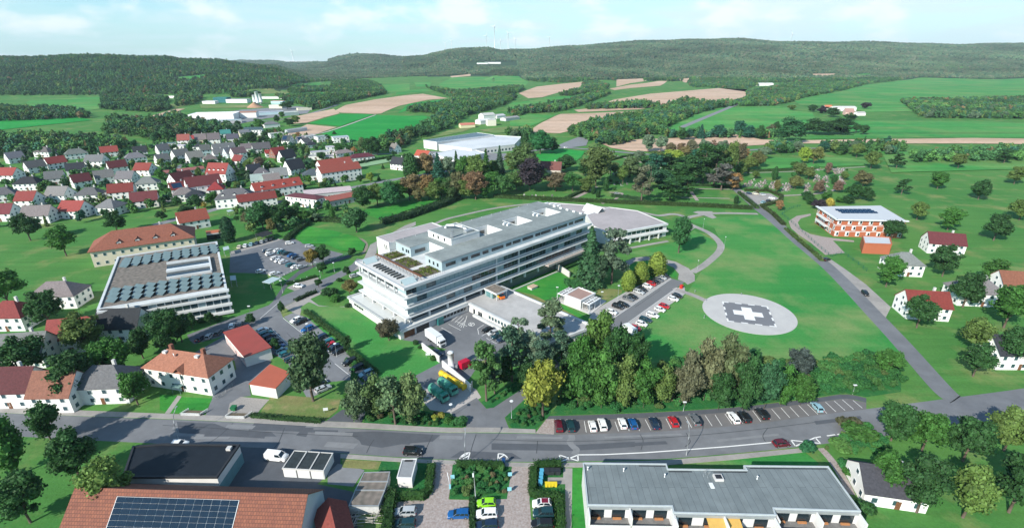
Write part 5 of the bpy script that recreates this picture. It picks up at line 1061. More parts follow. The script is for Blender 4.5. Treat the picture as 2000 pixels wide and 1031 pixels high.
# ---- south-west yard buildings
dh_, DQ = flatb('workshop', [(260,872),(319,867),(467.8,868.9),(424,932),(240,932)], 5.2, 'dark flat-roofed workshop beside the road at the bottom left corner', cat='workshop', roof=mat('black_felt', (0.012, 0.016, 0.022), 0.6, 0.3, 0.4), parapet=0.25, edge=M_dark)
cd = Vector(dh_.location[:2]); a, b = Vector(G(424, 932, 5.2))-cd, Vector(G(467.8, 868.9, 5.2))-cd; d = (b-a); rr = math.atan2(d.y, d.x)
for k in range(4): inst('garage_door_or_bay', MB().box(-1.3, 1.3, -0.05, 0.02, 0.05, 3.0).mesh('garage_door_or_bay', mat('teal_door', (0.12, 0.25, 0.28), 0.5, 0.1, 1.0)), dh_, (*(a.lerp(b, (k+0.5)/4)), 0), rr)
MB().box(-0.5, 0.5, -0.5, 0.5, 0, 0.6).build('roof_hatch', M_conc, dh_, loc=(*(Vector(G(448, 877, 5.2))-cd), 5.2))
jh = house(0, 0, 46, 12, 4.7, 5.1, 0, (0.40, 0.125, 0.065), (0.42, 0.50, 0.53), 'gable', 'big orange-red tiled barn roof with a blue solar array across the bottom left corner', name='barn', cat='barn', rot=R(-2.1), world=(-62.7, 73.7), win=False, chim=0, over=0.25)
jr = [c for c in jh.children if c.name.startswith('roof')][0]; jr.data.materials[0] = brickmat('large_pantiles', (0.25, 0.092, 0.055), (0.19, 0.07, 0.048), (0.11, 0.045, 0.032), 0.55, 0.5, msize=0.05)
k_ = 5.1/6.0; cs_ = 1/math.hypot(1, k_); mb = MB(); mf = MB()
for i in range(14):
    for j in range(6):
        x0 = -14+i*1.72; t0 = 1.6+j*1.02; f = lambda x, t, e=0.36: (x, -t*cs_, 9.8-t*cs_*k_+e)
        mb.slope([f(x0+.04, t0+0.98), f(x0+1.66, t0+0.98), f(x0+1.66, t0+.02), f(x0+.04, t0+.02)], 0.05)
f2 = lambda x, t: (x, -t*cs_, 9.8-t*cs_*k_+0.26)
mf.slope([f2(-14.1, 7.8), f2(10.15, 7.8), f2(10.15, 1.5), f2(-14.1, 1.5)], 0.04); sa = mb.build('solar_array', mat('blue_cells', (0.006, 0.022, 0.045), 0.6, 0.15, 0.8, spec=0.05), jr); mf.build('solar_frame', M_whitem, jr)
house(0, 0, 9, 6, 2.6, 2.4, 0, (0.20, 0.05, 0.04), (0.40, 0.48, 0.50), 'gable', 'lean-to shed with dark red tiles against the gable of the big barn', name='shed', cat='shed', rot=R(-62), world=(-35.2, 72.2), win=False, chim=0)
tg, TQ = flatb('garage_row', [(575,879.8),(650,884.7),(631.8,918.8),(551.8,914)], 2.5, 'white triple garage with dark flat roof strips beside the parked van', cat='garage', roof=mat('mossy_black_roof', (0.03, 0.04, 0.045), 0.85, 0.5, 0.9), parapet=0.1, pw=0.12, edge=M_conc)
cd = Vector(tg.location[:2]); P4 = [Vector(G(*p, 2.5))-cd for p in ((575,879.8),(650,884.7),(631.8,918.8),(551.8,914))]
for u_ in (1/3, 2/3):
    p, q = P4[0].lerp(P4[1], u_), P4[3].lerp(P4[2], u_); d = q-p; MB().box(0, d.length, -0.12, 0.12, 2.5, 2.7).build('roof_divider', M_conc, tg, loc=(*p, 0), rot=math.atan2(d.y, d.x)); MB().box(-0.08, 0.08, -0.04, 0.06, 0, 2.4).build('wall_joint', M_dark, tg, loc=(*q, 0))
d = P4[2]-P4[3]; rr = math.atan2(d.y, d.x)
for k in range(3): inst('garage_door_or_bay', MB().box(-1.4, 1.4, -0.05, 0.02, 0.05, 2.1).mesh('garage_door_or_bay', M_whitem), tg, (*(P4[3].lerp(P4[2], (k+0.5)/3)), 0), rr)
for nm, pts, h, lb in (('front', [(694,957),(751,957),(739,987),(681.7,987)], 2.3, 'front section of the stepped garage row with brown gravel roofs'), ('mid', [(703,940),(757,940),(751,956.5),(694,956.5)], 2.45, 'middle section of the stepped garage row with a brown gravel roof'), ('rear', [(711,922.4),(761,921),(757,939.5),(703,939.5)], 2.6, 'rear section of the stepped garage row with a brown gravel roof')):
    flatb('garage', pts, h, lb, cat='garage', roof=M_roofb, parapet=0.08, pw=0.10, edge=M_metal, wall=mat('stained_white', (0.50, 0.50, 0.49), 0.8, 0.2, 0.8), group='stepped gravel-roofed garages')
cb, _ = flatb('site_cabin', [(785.7,896.5),(813.8,895.7),(804,933),(775.7,932)], 2.9, 'white site cabin with a grey roof on the grass beside the road', cat='cabin', roof=mat('cabin_roof', (0.25, 0.26, 0.27), 0.8, 0.15, 0.8), parapet=0.12, pw=0.15)
MB().box(-0.9, 0.9, -0.25, 0.25, 0, 0.08).build('roof_vents', M_dark, cb, loc=(*(Vector(G(798, 899, 3))-Vector(cb.location[:2])), 2.95))
# ---- long apartment block bottom right
AP = [(1139,904.8),(1300.8,906.4),(1304,916.4),(1458,918),(1453,909.8),(1617,911.4),(1680,998.5),(1510.3,992.7),(1514.4,1006),(1315.7,1001),(1312.4,988.5),(1147.4,986)]
M_sheet = brickmat('grey_roof_sheets', (0.185, 0.212, 0.214), (0.16, 0.186, 0.19), (0.07, 0.082, 0.086), 60.0, 1.35, rough=0.6, var=0.20, ns=0.3, msize=0.03)
for n_ in M_sheet.node_tree.nodes:
    if n_.type == 'MAPPING': n_.inputs['Rotation'].default_value = (0, 0, math.pi/2)
apt, AQ2 = flatb('apartment_block', AP, 6.2, 'long white apartment block with a stepped blue-grey sheet roof at the bottom right', cat='apartment block', roof=M_sheet, parapet=0.22, pw=0.18, edge=mat('zinc_trim', (0.42, 0.46, 0.47), 0.5, 0.1, 1))
ca = Vector(apt.location[:2])
def apx(px, py, z=6.2): return Vector(G(px, py, z))-ca
for sg, (pA, pB) in enumerate((((1147.4,986),(1312.4,988.5)), ((1315.7,1001),(1514.4,1006)), ((1510.3,992.7),(1680,998.5)))):
    A1, B1 = apx(*pA), apx(*pB); d = (B1-A1); Ls = d.length; ra1 = math.atan2(d.y, d.x)
    MB().box(0, Ls, -0.35, 0.0, 5.5, 6.15).build('fascia', M_metal, apt, loc=(*A1, 0), rot=ra1)
    for z0 in (0.02, 3.0): MB().box(0.15, Ls-0.15, -2.6, -0.01, z0-0.02 if z0 < 1 else z0-0.2, z0+0.03).build('balcony_floor', mat('balcony_planks', (0.17, 0.165, 0.16), 0.85, 0.3, 1.5), apt, loc=(*A1, 0), rot=ra1)
    MB().box(0.1, Ls-0.1, -2.75, -2.61, 2.6, 4.0).build('balcony_front', M_white, apt, loc=(*A1, 0), rot=ra1)
    for k in range(3): MB().box(-0.12, 0.12, -2.75, 0, 0, 6.0).build('partition_wall', M_white, apt, loc=(*(A1+d.normalized()*(0.15+k*(Ls-0.3)/2)), 0), rot=ra1)
    for k in range(4):
        p = A1+d.normalized()*(Ls*(k+0.5)/4); MB().box(-1.3, 1.3, -0.08, 0.0, 3.1, 5.3).build('balcony_window', M_glassd, apt, loc=(*p, 0), rot=ra1)
        MB().box(-1.1, 0.6, -0.55, -0.2, 3.05, 3.4).build('balcony_bench', mat('orange_timber', (0.42, 0.19, 0.08), 0.7, 0.25, 2.0), apt, loc=(*p, 0), rot=ra1)
aw = apx(1420, 1012, 5.2); MB().slope([(-3.2, -3.2, 4.6), (3.2, -3.2, 4.6), (3.2, 0, 5.4), (-3.2, 0, 5.4)], 0.06).build('yellow_awning', mat('yellow_fabric', (0.55, 0.34, 0.09), 0.8, 0.1, 1.0), apt, loc=(*apx(1413, 1004), 0))
MB().slope([(-2.6, -3.0, 1.9), (2.6, -3.0, 1.9), (2.6, 0, 2.5), (-2.6, 0, 2.5)], 0.06).build('beige_awning', mat('beige_fabric', (0.55, 0.42, 0.28), 0.8, 0.1, 1.0), apt, loc=(*apx(1202, 990), 0))
for px, py in ((1148, 917), (1218, 920), (1298, 931), (1478.5, 935)): MB().tube((0, 0, 0), (0, 0, 0.7), 0.12, n=8).ball((0, 0, 0.75), 0.2, nu=8, nv=5).build('vent_pipe', M_whitem, apt, loc=(*apx(px, py), 6.2))
MB().box(-0.9, 0.9, -0.8, 0.8, 0, 0.55, 0).box(-0.65, 0.65, -0.55, 0.55, 0.551, 0.6, 1).build('roof_hatch', [M_conc, M_dark], apt, loc=(*apx(1402.5, 934), 6.2)); MB().box(-0.4, 0.4, -0.7, 0.7, 0, 0.15).build('skylight', M_whitem, apt, loc=(*apx(1390, 948), 6.2))
for px, py in ((1374, 930), (1378, 926), (1382, 933)): MB().tube((0, 0, 0), (0, 0, 1.6), 0.03, n=4).tube((-0.5, 0, 1.5), (0.5, 0, 1.5), 0.03, n=4).tube((-0.35, 0, 1.2), (0.35, 0, 1.2), 0.03, n=4).build('aerial', M_metal, apt, loc=(*apx(px, py), 6.2))
for pA, pB, ww in (((1247, 905.8), (1299, 906.3), 0.5), ((1305, 917), (1350, 917.3), 0.5), ((1392, 917.6), (1457, 918), 0.5), ((1462, 910.5), (1612, 911.8), 0.5)):
    A1, B1 = apx(*pA), apx(*pB); d = B1-A1; MB().box(0, d.length, -0.62, -0.36, 6.204, 6.24).build('gutter', M_dark, apt, loc=(*A1, 0), rot=math.atan2(d.y, d.x))
gA, gB = Vector(G(1655, 893, 4.0)), Vector(G(1689, 962, 3.2)); gm2 = (gA+gB)/2; gd = (gA-gB).normalized(); gn = Vector((gd.y, -gd.x)); gc = gm2+gn*6.2
house(0, 0, 12, (gA-gB).length, 3.4, 3.6, 0, (0.05, 0.05, 0.06), WH, 'gable', 'white house with a steep dark slate roof beside the brick path', rot=math.atan2(gn.y, gn.x), world=tuple(gc), storeys=1)
# ---- retirement home on the right
rh, RQ = flatb('care_home', [(1598.5,403.5),(1635.9,428),(1770,431),(1720,401.5)], 9.6, 'orange-red care home with white panels and solar panels on its pale roof', cat='building', wall=mat('orange_red_render', (0.40, 0.12, 0.06), 0.7, 0.06, 0.5), roof=mat('pale_roof', (0.50, 0.52, 0.54), 0.7, 0.05, 0.5), parapet=0)
cr_ = Vector(rh.location[:2]); a, b, c = [Vector(G(*p, 9.6))-cr_ for p in ((1598.5,403.5),(1635.9,428),(1770,431))]
for p, q, n in ((a, b, 8), (b, c, 13)):
    d = q-p; rr = math.atan2(d.y, d.x); Lq = d.length
    MB().box(-0.8, Lq+0.8, -1.2, 0.0, 9.3, 9.75).build('eaves', M_whitem, rh, loc=(*p, 0), rot=rr)
    for z0 in (3.0, 6.2): MB().box(0, Lq, -0.1, 0.0, z0-0.1, z0+0.15).build('string_course', M_whitem, rh, loc=(*p, 0), rot=rr)
    for s in range(3):
        for k in range(n):
            if (k+s) % 2 == 0 or (n == 8 and k in (2, 5)):
                u_ = (k+0.5)/n*Lq; MB().box(-0.95, 0.95, -0.12, 0.0, 0, 2.3).build('white_panel', M_whitem, rh, loc=(*(p+d.normalized()*u_), 0.45+s*3.2), rot=rr)
                MB().box(-0.15, 0.75, -0.16, -0.121, 0.4, 1.9).build('window', M_glassd, rh, loc=(*(p+d.normalized()*u_), 0.45+s*3.2), rot=rr)
    if n == 8:
        for s in (1, 2):
            MB().box(Lq*0.22, Lq*0.72, -2.4, -0.1, s*3.2-0.1, s*3.2+0.1).box(Lq*0.22, Lq*0.72, -2.5, -2.4, s*3.2-0.1, s*3.2+1.0).build('balcony', M_whitem, rh, loc=(*p, 0), rot=rr)
cA = Vector(G(1640, 414, 9.75))-cr_; rr = math.atan2((c-b).y, (c-b).x)
for j in range(3):
    for i in range(8): inst('solar_panel', MB().slope([(-1.1, -0.8, 0.1), (1.1, -0.8, 0.1), (1.1, 0.8, 0.6), (-1.1, 0.8, 0.6)], 0.06).mesh('solar_panel', M_solar), rh, (cA.x+1+i*2.5, cA.y-1.5+j*2.6, 9.62), rr)
flatb('outbuilding', [(1684,461),(1738,464),(1742,478),(1688,476)], 5, 'white annexe of the care home at the right edge', cat='building', wall=MATS['orange_red_render'], roof=MATS['pale_roof'])
# ---- chiller plant next to the visitors' car park
pl, PQ = flatb('chiller_house', [(1103,576.4),(1134.6,588),(1162.7,573.5),(1130.2,561.3)], 3.7, 'small white plant building with a brown gravel roof and cooler frames on both sides', cat='plant building', roof=mat('plant_roof_brown', (0.33, 0.22, 0.19), 0.9, 0.15, 1.0), parapet=0.3, pw=0.5)
cp = Vector(pl.location[:2]); bs = [Vector(G(*p))-cp for p in ((1084,587.5),(1153,614.7),(1184.5,588.5),(1115,563))]
MB().prism([tuple(p) for p in bs], -0.05, 0.22).build('base_slab', M_conc, pl)
p1, p2, p3, p4 = [Vector(G(*p, 3.7))-cp for p in ((1103,576.4),(1134.6,588),(1162.7,573.5),(1130.2,561.3))]
ux = (p2-p1).normalized(); uy = (p4-p1).normalized(); ru_ = math.atan2(uy.y, uy.x)
for side, base in ((1, p2), (-1, p1)):
    for k in range(2):
        o_ = base+ux*side*(0.6 if side > 0 else 3.6)+uy*(0.4+k*3.9); mb = MB(); Lf, Wf = 3.7, 3.0
        for x, y in ((0, 0), (Lf, 0), (0, Wf), (Lf, Wf)): mb.box(x-0.07, x+0.07, y-0.07, y+0.07, 0.2, 3.0)
        mb.box(-0.1, Lf+0.1, -0.1, Wf+0.1, 2.95, 3.25)
        fr_ = mb.build('cooler_frame', M_whitem, pl, loc=(*(o_+ux*(Wf if side > 0 else 0) if False else o_), 0), rot=ru_-0.0, scale=(1, -1 if side > 0 else -1, 1))
        for i in range(3):
            for j in range(2): MB().tube((0, 0, 0), (0, 0, 0.16), 0.52, n=14).tube((0, 0, 0.16), (0, 0, 0.18), 0.44, n=14, m=1).build('fan', [M_whitem, M_dark], fr_, loc=(0.65+i*1.2, 0.75+j*1.45, 3.252))
        MB().slope([(0.1, 0.3, 0.9), (Lf-0.1, 0.3, 0.9), (Lf-0.1, 1.4, 2.9), (0.1, 1.4, 2.9)], 0.1).slope([(0.1, Wf-1.4, 2.9), (Lf-0.1, Wf-1.4, 2.9), (Lf-0.1, Wf-0.3, 0.9), (0.1, Wf-0.3, 0.9)], 0.1).build('heat_exchanger', M_metal, fr_)
# ---- retaining wall by the lawn
rwp = [Vector(G(*p)) for p in ((1066,514),(1090,527),(1112,541.5))]; L_, R_ = wpoly([tuple(p) for p in rwp], 0.5); mb = MB()
for i in range(2): mb.prism([tuple(R_[i]), tuple(R_[i+1]), tuple(L_[i+1]), tuple(L_[i])], 0, 2.6)
o = mb.build('retaining_wall', M_conc); tag(o, 'pale concrete retaining wall between the hospital lawn and the pines', 'wall')
# ---- supermarket hall
M_roofw = mat('white_roof_membrane', (0.62, 0.64, 0.65), 0.7, 0.06, 0.1, col2=(0.50, 0.53, 0.55), ns2=0.04)
flatb('supermarket', [(827,274.5),(852.9,278),(964.4,264),(932,259.5)], 8.0, 'long rear supermarket hall with a solar-striped roof and white end wall', cat='hall', roof=brickmat('solar_roof_stripes', (0.03, 0.07, 0.09), (0.04, 0.09, 0.11), (0.35, 0.4, 0.4), 1.6, 5.0, rough=0.4, msize=0.12), parapet=0.3, edge=M_whitem, winrows=[])
flatb('supermarket', [(857,283),(965,265),(1019,268),(1005,282.5),(921,292)], 6.0, 'wide white-roofed supermarket building in front of the solar hall', cat='hall', roof=M_roofw, parapet=0.4, winrows=[(0, 12, 1, 5, 2.2, 2.0, 1.2)], edge=M_whitem)
flatb('supermarket', [(845,301),(908,288),(948,299),(893,316)], 4.5, 'low white flat-roofed store nearest the trees in front of the supermarket', cat='hall', roof=M_roofw, parapet=0.4, edge=M_whitem)
# ---- village houses: px, py, length, width, eaves, roof rise, ridge slope in the photo, colours
V = [
 (353,307,15,10,5.6,4.2,-.10,GR,WH,'gable','white house with a grey cross-gabled roof in the left village gardens'),
 (319,297,12,9,5.5,4.5,-.10,GR,WH,'gable','white gabled house cut by the left edge, upper of two'),
 (318,316,12,9,5,4,-.10,GR,WH,'gable','white gabled house cut by the left edge, lower of two'),
 (381,311,15,10,4.5,4.5,-.10,GB,WH,'gable','white house with a brownish grey roof right of the cross-gabled one'),
 (402,297,10,7,5.5,4,-.05,GR,(.55,.65,.66),'gable','narrow white gabled house, teal shade in its wall colour, behind the brownish roof'),  # white wall tinted teal, its shade put into the colour
 (389,290,9,8,5,2.5,-.05,BLK,WH,'hip','small stepped house with a black hip roof behind the teal-shaded gable'),
 (411,314,11,9,4,4,-.10,GB,WH,'hip','house with a brown hip roof beside the tall garden trees'),
 (437,291,20,8,4,4,-.10,GR,WH,'gable','long white house with a slate-grey roof in the middle of the village'),
 (429,303,13,8,4,3.5,-.08,GR,WH,'gable','grey-roofed house just below the long slate roof'),
 (448,303,10,8,4.5,4.5,-.12,GR,(.6,.66,.67),'gable','small grey-roofed house with a pale gable facing the road'),
 (360,336,28,6,3.2,1.6,-.12,PK,LGR,'gable','low shed with a long faded pink roof near the left edge'),
 (432,344,19,12,7,6,.03,RD,WH,'gable','tall house with a red dormered roof and a pale gable to the right'),
 (399,367,21,12,7,5.5,-.14,DR,WH,'gable','big house with a dark red roof and a bright white gable'),
 (424,374,10,10,5,4.5,-.06,(.30,.04,.04),WH,'hip','bright crimson hip roof attached in front of the dark red roof'),
 (355,355,18,10,5,4.5,-.16,DR,WH,'gable','dark red roofed house with a white gable left of the big white gable'),
 (352,372,14,9,4.5,3.6,-.12,RD,WH,'gable','red-roofed house with dark solar panels near the left edge'),
 (377,361,9,8,4,3,-.12,RD,BR_,'gable','small red house wedged between two dark red roofs'),
 (362,383,13,10,5,3.8,-.12,GB,WH,'hip','white house with a grey-brown hip roof below the red roofs'),
 (383,387,11,9,5,3.4,-.12,BLK,WH,'hip','white house with a black hip roof beside the garden trees'),
 (462,391,22,12,6,5,-.08,GR,WH,'hip','large white villa with a grey hip roof and a row of dormer windows'),
 (503,394,22,9,5,3.6,-.13,RD,WH,'gable','long red-roofed house beside the bus shelter road'),
 (466,303,14,10,5.5,4.2,-.08,(.10,.07,.075),WH,'gable','white house with a mottled dark brown roof and bright left gable'),
 (469,317,11,9,4.5,3.8,.10,(.24,.05,.045),WH,'gable','white house with a dark red roof just below the mottled brown one'),
 (484,292,14,9,4,3.6,-.06,GB,WH,'gable','grey-brown roofed house behind the mottled brown roof'),
 (511,293,19,10,4.5,4.6,-.06,(.13,.125,.13),WH,'gable','wide dark grey roof with a bluish gable in the middle of the village'),
 (526,302,8,7,4,2.4,-.06,(.36,.05,.04),WH,'gable','low white garage with a bright red roof left of the crimson house'),
 (543,303,15,10,3.6,5,-.12,(.22,.04,.035),(.25,.12,.09),'gable','crimson-roofed house with a brown timber gable'),
 (561,311,16,10,4,6,-.12,BLK,WH,'gable','white gabled house with a black roof right of the crimson house'),
 (575,333,16,11,5,6,-.14,BLK,WH,'gable','tall white gable with four windows and a black roof'),
 (497,340,12,7,4.5,5,-.10,BLK,WH,'gable','narrow white gable with a black roof in the lower village'),
 (512,342,11,9,4.5,4,-.06,GR,WH,'hip','grey hip roof beside the narrow white gable'),
 (546,346,14,10,4.5,4.5,-.06,(.16,.18,.175),(.35,.55,.56),'gable','grey-roofed house with a turquoise gable behind the long red roof'),
 (511,355,16,9,4.5,3.4,-.04,(.24,.29,.29),WH,'gable','white house with a pale blue-grey roof left of the long red roof'),
 (531,355,13,9,4.5,3.6,-.04,GB,WH,'gable','grey-brown roofed house between the pale roof and the turquoise gable'),
 (542,371,31,12,6,4.2,-.15,(.24,.045,.035),WH,'gable','long apartment house with a dormered red roof and white and teal front'),
 (663,341,31,12,8.6,4.2,-.14,(.33,.085,.06),WH,'gable','three-storey white apartment house with a bright orange-red roof'),
 (654,327,27,10,8,3.6,-.14,(.25,.06,.045),WH,'gable','dark red roofed apartment house directly behind the orange-red roof'),
 (706,309,22,9,3.2,3,-.10,(.12,.03,.045),WH,'hip','white bungalow with a maroon hip roof beside the sports court'),
 (670,302,18,9,4.5,2.6,-.12,GB,WH,'hip','white house with a grey hip roof above the maroon bungalow'),
 (605,270,13,10,6,0,-.10,LGR,WH,'flat','white cube house left of three at the field edge'),
 (627,271,12,10,6,0,-.10,(.3,.34,.36),WH,'flat','white cube house with a grey roof in the middle of three at the field edge'),
 (665,272,17,11,6,0,-.06,(.3,.34,.36),WH,'flat','wide white house with a grey roof, right of three at the field edge'),
 (625,299,17,8,3.4,0,-.06,LGR,WH,'flat','low white flat-roofed building below the small green'),
 (616,307,12,8,3.6,0,-.06,LGR,WH,'flat','white flat-roofed annexe left of the willow'),
 (645,291,8,7,5,0,-.06,LGR,WH,'flat','small white cube between the green and the conifers'),
 (645,307,12,8,3.2,0,-.06,(.3,.3,.3),WH,'flat','white flat-roofed workshop beside the grey hip roof'),
 (596,280,12,9,3.5,3.5,-.12,GR,WH,'gable','grey gabled house at the left of the white cube houses'),
 (608,285,12,8,3.2,2.6,-.12,BLK,WH,'hip','low black-roofed bungalow below the white cube houses'),
 (772,293,9,8,4,4.5,.25,GB,WH,'gable','small grey gabled house beside the sports court trees'),
 (781,324,13,9,5,5,.10,BLK,WH,'gable','white house with a dark roof between the greenhouse and the cypress'),
 (828,307,14,10,4.5,4.2,.10,(.45,.09,.06),WH,'gable','white house with a bright red roof in front of the supermarket'),
 (613,344,16,12,4,4,-.08,(.06,.08,.09),WH,'hip','dark teal hip roof left of the orange-red apartment house'),
 (598,391,25,9,6,1.2,.12,(.10,.03,.04),WH,'hip','long white block with a shallow maroon roof near the hospital car park'),
 (640,377,30,14,4,1.5,-.10,(.40,.33,.33),LGR,'gable','low hall with a pale pinkish grey roof below the orange-red apartment house'),
 (672,389,26,9,4,2,-.20,(.30,.10,.08),LGR,'gable','low hall with a rusty red roof beside the pale hall'),
 (496,258,20,9,7,2.5,-.03,(.05,.09,.10),WH,'gable','white apartment house with a dark teal roof below the works yards'),
 (477,262,13,8,5,2.5,-.03,(.12,.14,.15),CR,'gable','cream balconied house left of the dark teal roof'),
 (529,245,20,12,4.5,3,-.08,GR,WH,'hip','white villa with a wide grey hip roof below the industrial estate'),
 (578,255,30,6,3.6,1.2,-.14,(.35,.36,.37),(.45,.5,.52),'gable','long low terrace with a pale roof between two ploughed strips'),
 (539,264,15,9,5,0,-.08,LGR,WH,'flat','white flat-roofed house at the end of the long terrace'),
 (563,278,12,9,5,4.5,.05,(.04,.045,.05),WH,'gable','white gabled house with solar panels on a black roof'),
 (588,277,11,9,4,3.5,-.05,GR,WH,'gable','grey-roofed house right of the solar roof'),
 (361,277,14,10,5,5,-.02,(.30,.09,.07),WH,'gable','white house with a red roof and gable near the left wood'),
 (393,275,13,9,4,5,-.02,GB,CR,'gable','cream house with a grey-brown roof near the left wood'),
 (377,273,7,6,3,3,-.02,(.34,.05,.05),WH,'gable','small bright red roof between the red and the cream house'),
 (419,275,14,10,4.5,5.5,-.02,GB,WH,'gable','wide grey-brown gabled house right of the cream house'),
 (441,264,13,9,5,3.5,-.04,(.06,.24,.22),WH,'gable','house with a turquoise green roof'),
 (455,273,14,9,4,4,-.04,(.10,.10,.13),WH,'gable','white gable with a dark slate roof below the turquoise roof'),
 (329,282,14,7,3,0,-.05,(.13,.24,.25),LGR,'flat','low shed with a flat teal roof near the left edge'),
 (349,287,12,8,3.2,0,-.05,LGR,WH,'flat','low white building below the red-roofed gable house'),
 (420,227,62,34,9,0,-.02,(.75,.75,.73),WH,'flat','large white warehouse with a pale roof in the industrial estate'),
 (386,238,42,22,4,0,-.05,(.72,.72,.70),WH,'flat','low white hall left of the teal-grey workshop roofs'),
 (437,238,46,16,4,0,-.05,(.45,.55,.56),LGR,'flat','long teal-grey workshop roofs in front of the white warehouse'),
 (487,224,24,16,8,1.5,-.02,(.32,.16,.12),WH,'gable','white works building with a brown roof right of the warehouse'),
 (525,221,44,16,4.5,0,-.05,(.55,.62,.64),(.5,.66,.68),'flat','long pale blue workshop in the middle of the industrial estate'),
 (564,222,26,16,5,0,-.08,(.62,.62,.62),WH,'flat','white workshop at the right end of the industrial road'),
 (541,208,24,14,6,0,0,(.6,.6,.58),(.68,.66,.5),'flat','pale yellow hall below the pink roof'),
 (543,200,24,12,5,0,0,(.5,.32,.32),(.45,.66,.70),'flat','hall with a turquoise front and pink roof near the gravel works'),
 (466,197,44,18,7,0,0,(.3,.33,.34),WH,'flat','grey-roofed factory left of the gravel works'),
 (525,191,64,14,4,0,0,(.68,.68,.66),WH,'flat','long thin white hall behind the gravel works'),
 (434,195,28,18,10,0,0,(.03,.15,.15),(.03,.15,.16),'flat','dark teal hall at the foot of the wooded hill'),
 (411,200,26,14,5,0,0,(.7,.7,.7),WH,'flat','white shed roofs left of the dark teal hall'),
 (327,190,50,12,4,0,0,(.7,.7,.7),WH,'flat','thin white glasshouse roof at the left edge'),
 (594,213,24,10,4,0,-.05,(.66,.64,.5),(.7,.66,.5),'flat','pale yellow low hall at the field corner'),
 (608,205,18,10,4,0,-.05,LGR,WH,'flat','white shed by the trees behind the brown field'),
 (1647,213,38,14,6,2,0,(.75,.75,.73),WH,'gable','farm barn with a long white roof on the green hill'),
 (1657,221,13,11,5,5,.02,(.40,.24,.20),(.6,.4,.36),'gable','farmhouse with a red-edged gable in front of the white barn'),
 (1616,211,14,9,4,3,0,(.50,.17,.09),WH,'gable','small farm building with an orange roof left of the white barn'),
 (1679,223,14,9,4,2,0,LGR,WH,'gable','low white farm building right of the gable house'),
 (912,246,20,10,4,2,-.05,(.40,.14,.10),(.66,.62,.38),'gable','cream farm shed with a red roof at the meadow edge'),
 (944,238,20,12,5,2,-.10,(.6,.58,.56),WH,'gable','white farm barn with a pale roof left of the cream house'),
 (959,239,12,10,8,0,-.05,LGR,(.7,.66,.55),'flat','tall cream house among the pale barns'),
 (951,228,22,14,6,3,-.08,(.66,.64,.62),WH,'gable','upper white barn of the farm between wood and meadow'),
 (974,228,18,12,4,2,-.10,(.45,.45,.46),WH,'gable','grey-roofed barn right of the cream house'),
 (996,232,30,12,4,1.5,-.12,(.38,.38,.39),LGR,'gable','long grey shed at the right end of the meadow farm'),
 (1076,333,17,11,4,5.5,.02,(.15,.055,.05),(.5,.45,.4),'gable','cemetery chapel with a dark red tiled roof behind the copper beech'),
]
for (px, py, L, W, hw, hr, sl, rc, wc, kd, lb) in V:
    big = py > 255
    house(px, py, L, W, hw, max(hr, 0.01), sl, rc, wc, kd, lb, win=big and px < 900, chim=1 if (big and hr > 2.5) else 0, dormers=4 if 'dormered' in lb else (3 if 'dormer windows' in lb else 0), cat=('hall' if kd == 'flat' and not big else 'house'), name=('hall' if kd == 'flat' and not big else 'house'), solar=(-0.8, 0.2, 0.15, 0.8) if 'solar' in lb else None)
# gravel works: silos and heap
gx = [G(498, 203), G(504, 204), G(510, 203)]
for i, ((x, y), h, lb) in enumerate(zip(gx, (17, 24, 19), ('left', 'middle, tallest', 'right'))):
    r = empty('silo', x, y, 0, 0); tag(r, 'white gravel-works silo, %s of three' % lb, 'silo', 'silos of the gravel works'); MB().tube((0, 0, 3), (0, 0, h), 3.2, n=12).build('tank', M_whitem, r); MB().tube((0, 0, 0), (0, 0, 3), 1.2, 3.2, n=12).build('hopper', M_metal, r)
x, y = G(498, 210); o = MB().tube((0, 0, 0), (0, 0, 10), 15, 0.3, n=18).build('sand_heap', mat('sand', (0.42, 0.25, 0.16), 0.95, 0.15, 0.2), None, loc=(x, y, 0)); tag(o, 'cone-shaped heap of orange sand beside the silos', 'sand heap')
# far farm on the slope, pale-roofed
for px, py, L, lb in ((942, 126, 60, 'far hall with a green roof on the slope below the forest'), (962, 125.5, 90, 'far white hall right of the green-roofed one on the slope'), (1493, 168, 50, 'far white shed beside the brown field on the right')):
    x, y = GT(px, py); house(0, 0, L, 22, 7, 2, 0, (.7, .7, .68) if 'white' in lb else (.2, .33, .22), WH, 'gable', lb, world=(x, y), rot=0.1, win=False, chim=0, name='hall', cat='hall')
# ---------------------------------------------------------------- vehicles
def outline_mesh(prof, W, inset=0.05, mb=None, m=0):
    """side outline (x,z) ccw extruded across with rounded flanks"""
    mb = mb or MB(); n = len(prof); cx = sum(p[0] for p in prof)/n; cz = 0.62
    rings = []
    for y, s, dz in ((-W/2, 0.93, 0), (-W/2+0.07, 0.985, 0), (-W/4, 1.0, 0.02), (0, 1.0, 0.035), (W/4, 1.0, 0.02), (W/2-0.07, 0.985, 0), (W/2, 0.93, 0)):
        b = len(mb.v); rings.append(b)
        for x, z in prof: mb.v.append((cx+(x-cx)*s, y, cz+(z-cz)*s+(dz if z > 0.6 else 0)))
    for a, b in zip(rings, rings[1:]):
        for i in range(n):
            j = (i+1) % n; mb.f.append((a+i, b+i, b+j, a+j)); mb.m.append(m); mb.smooth.append(True)
    mb.f.append(tuple(rings[0]+i for i in range(n))); mb.f.append(tuple(rings[-1]+i for i in range(n-1, -1, -1))); mb.m += [m, m]; mb.smooth += [False, False]
    return mb
CARS = {}
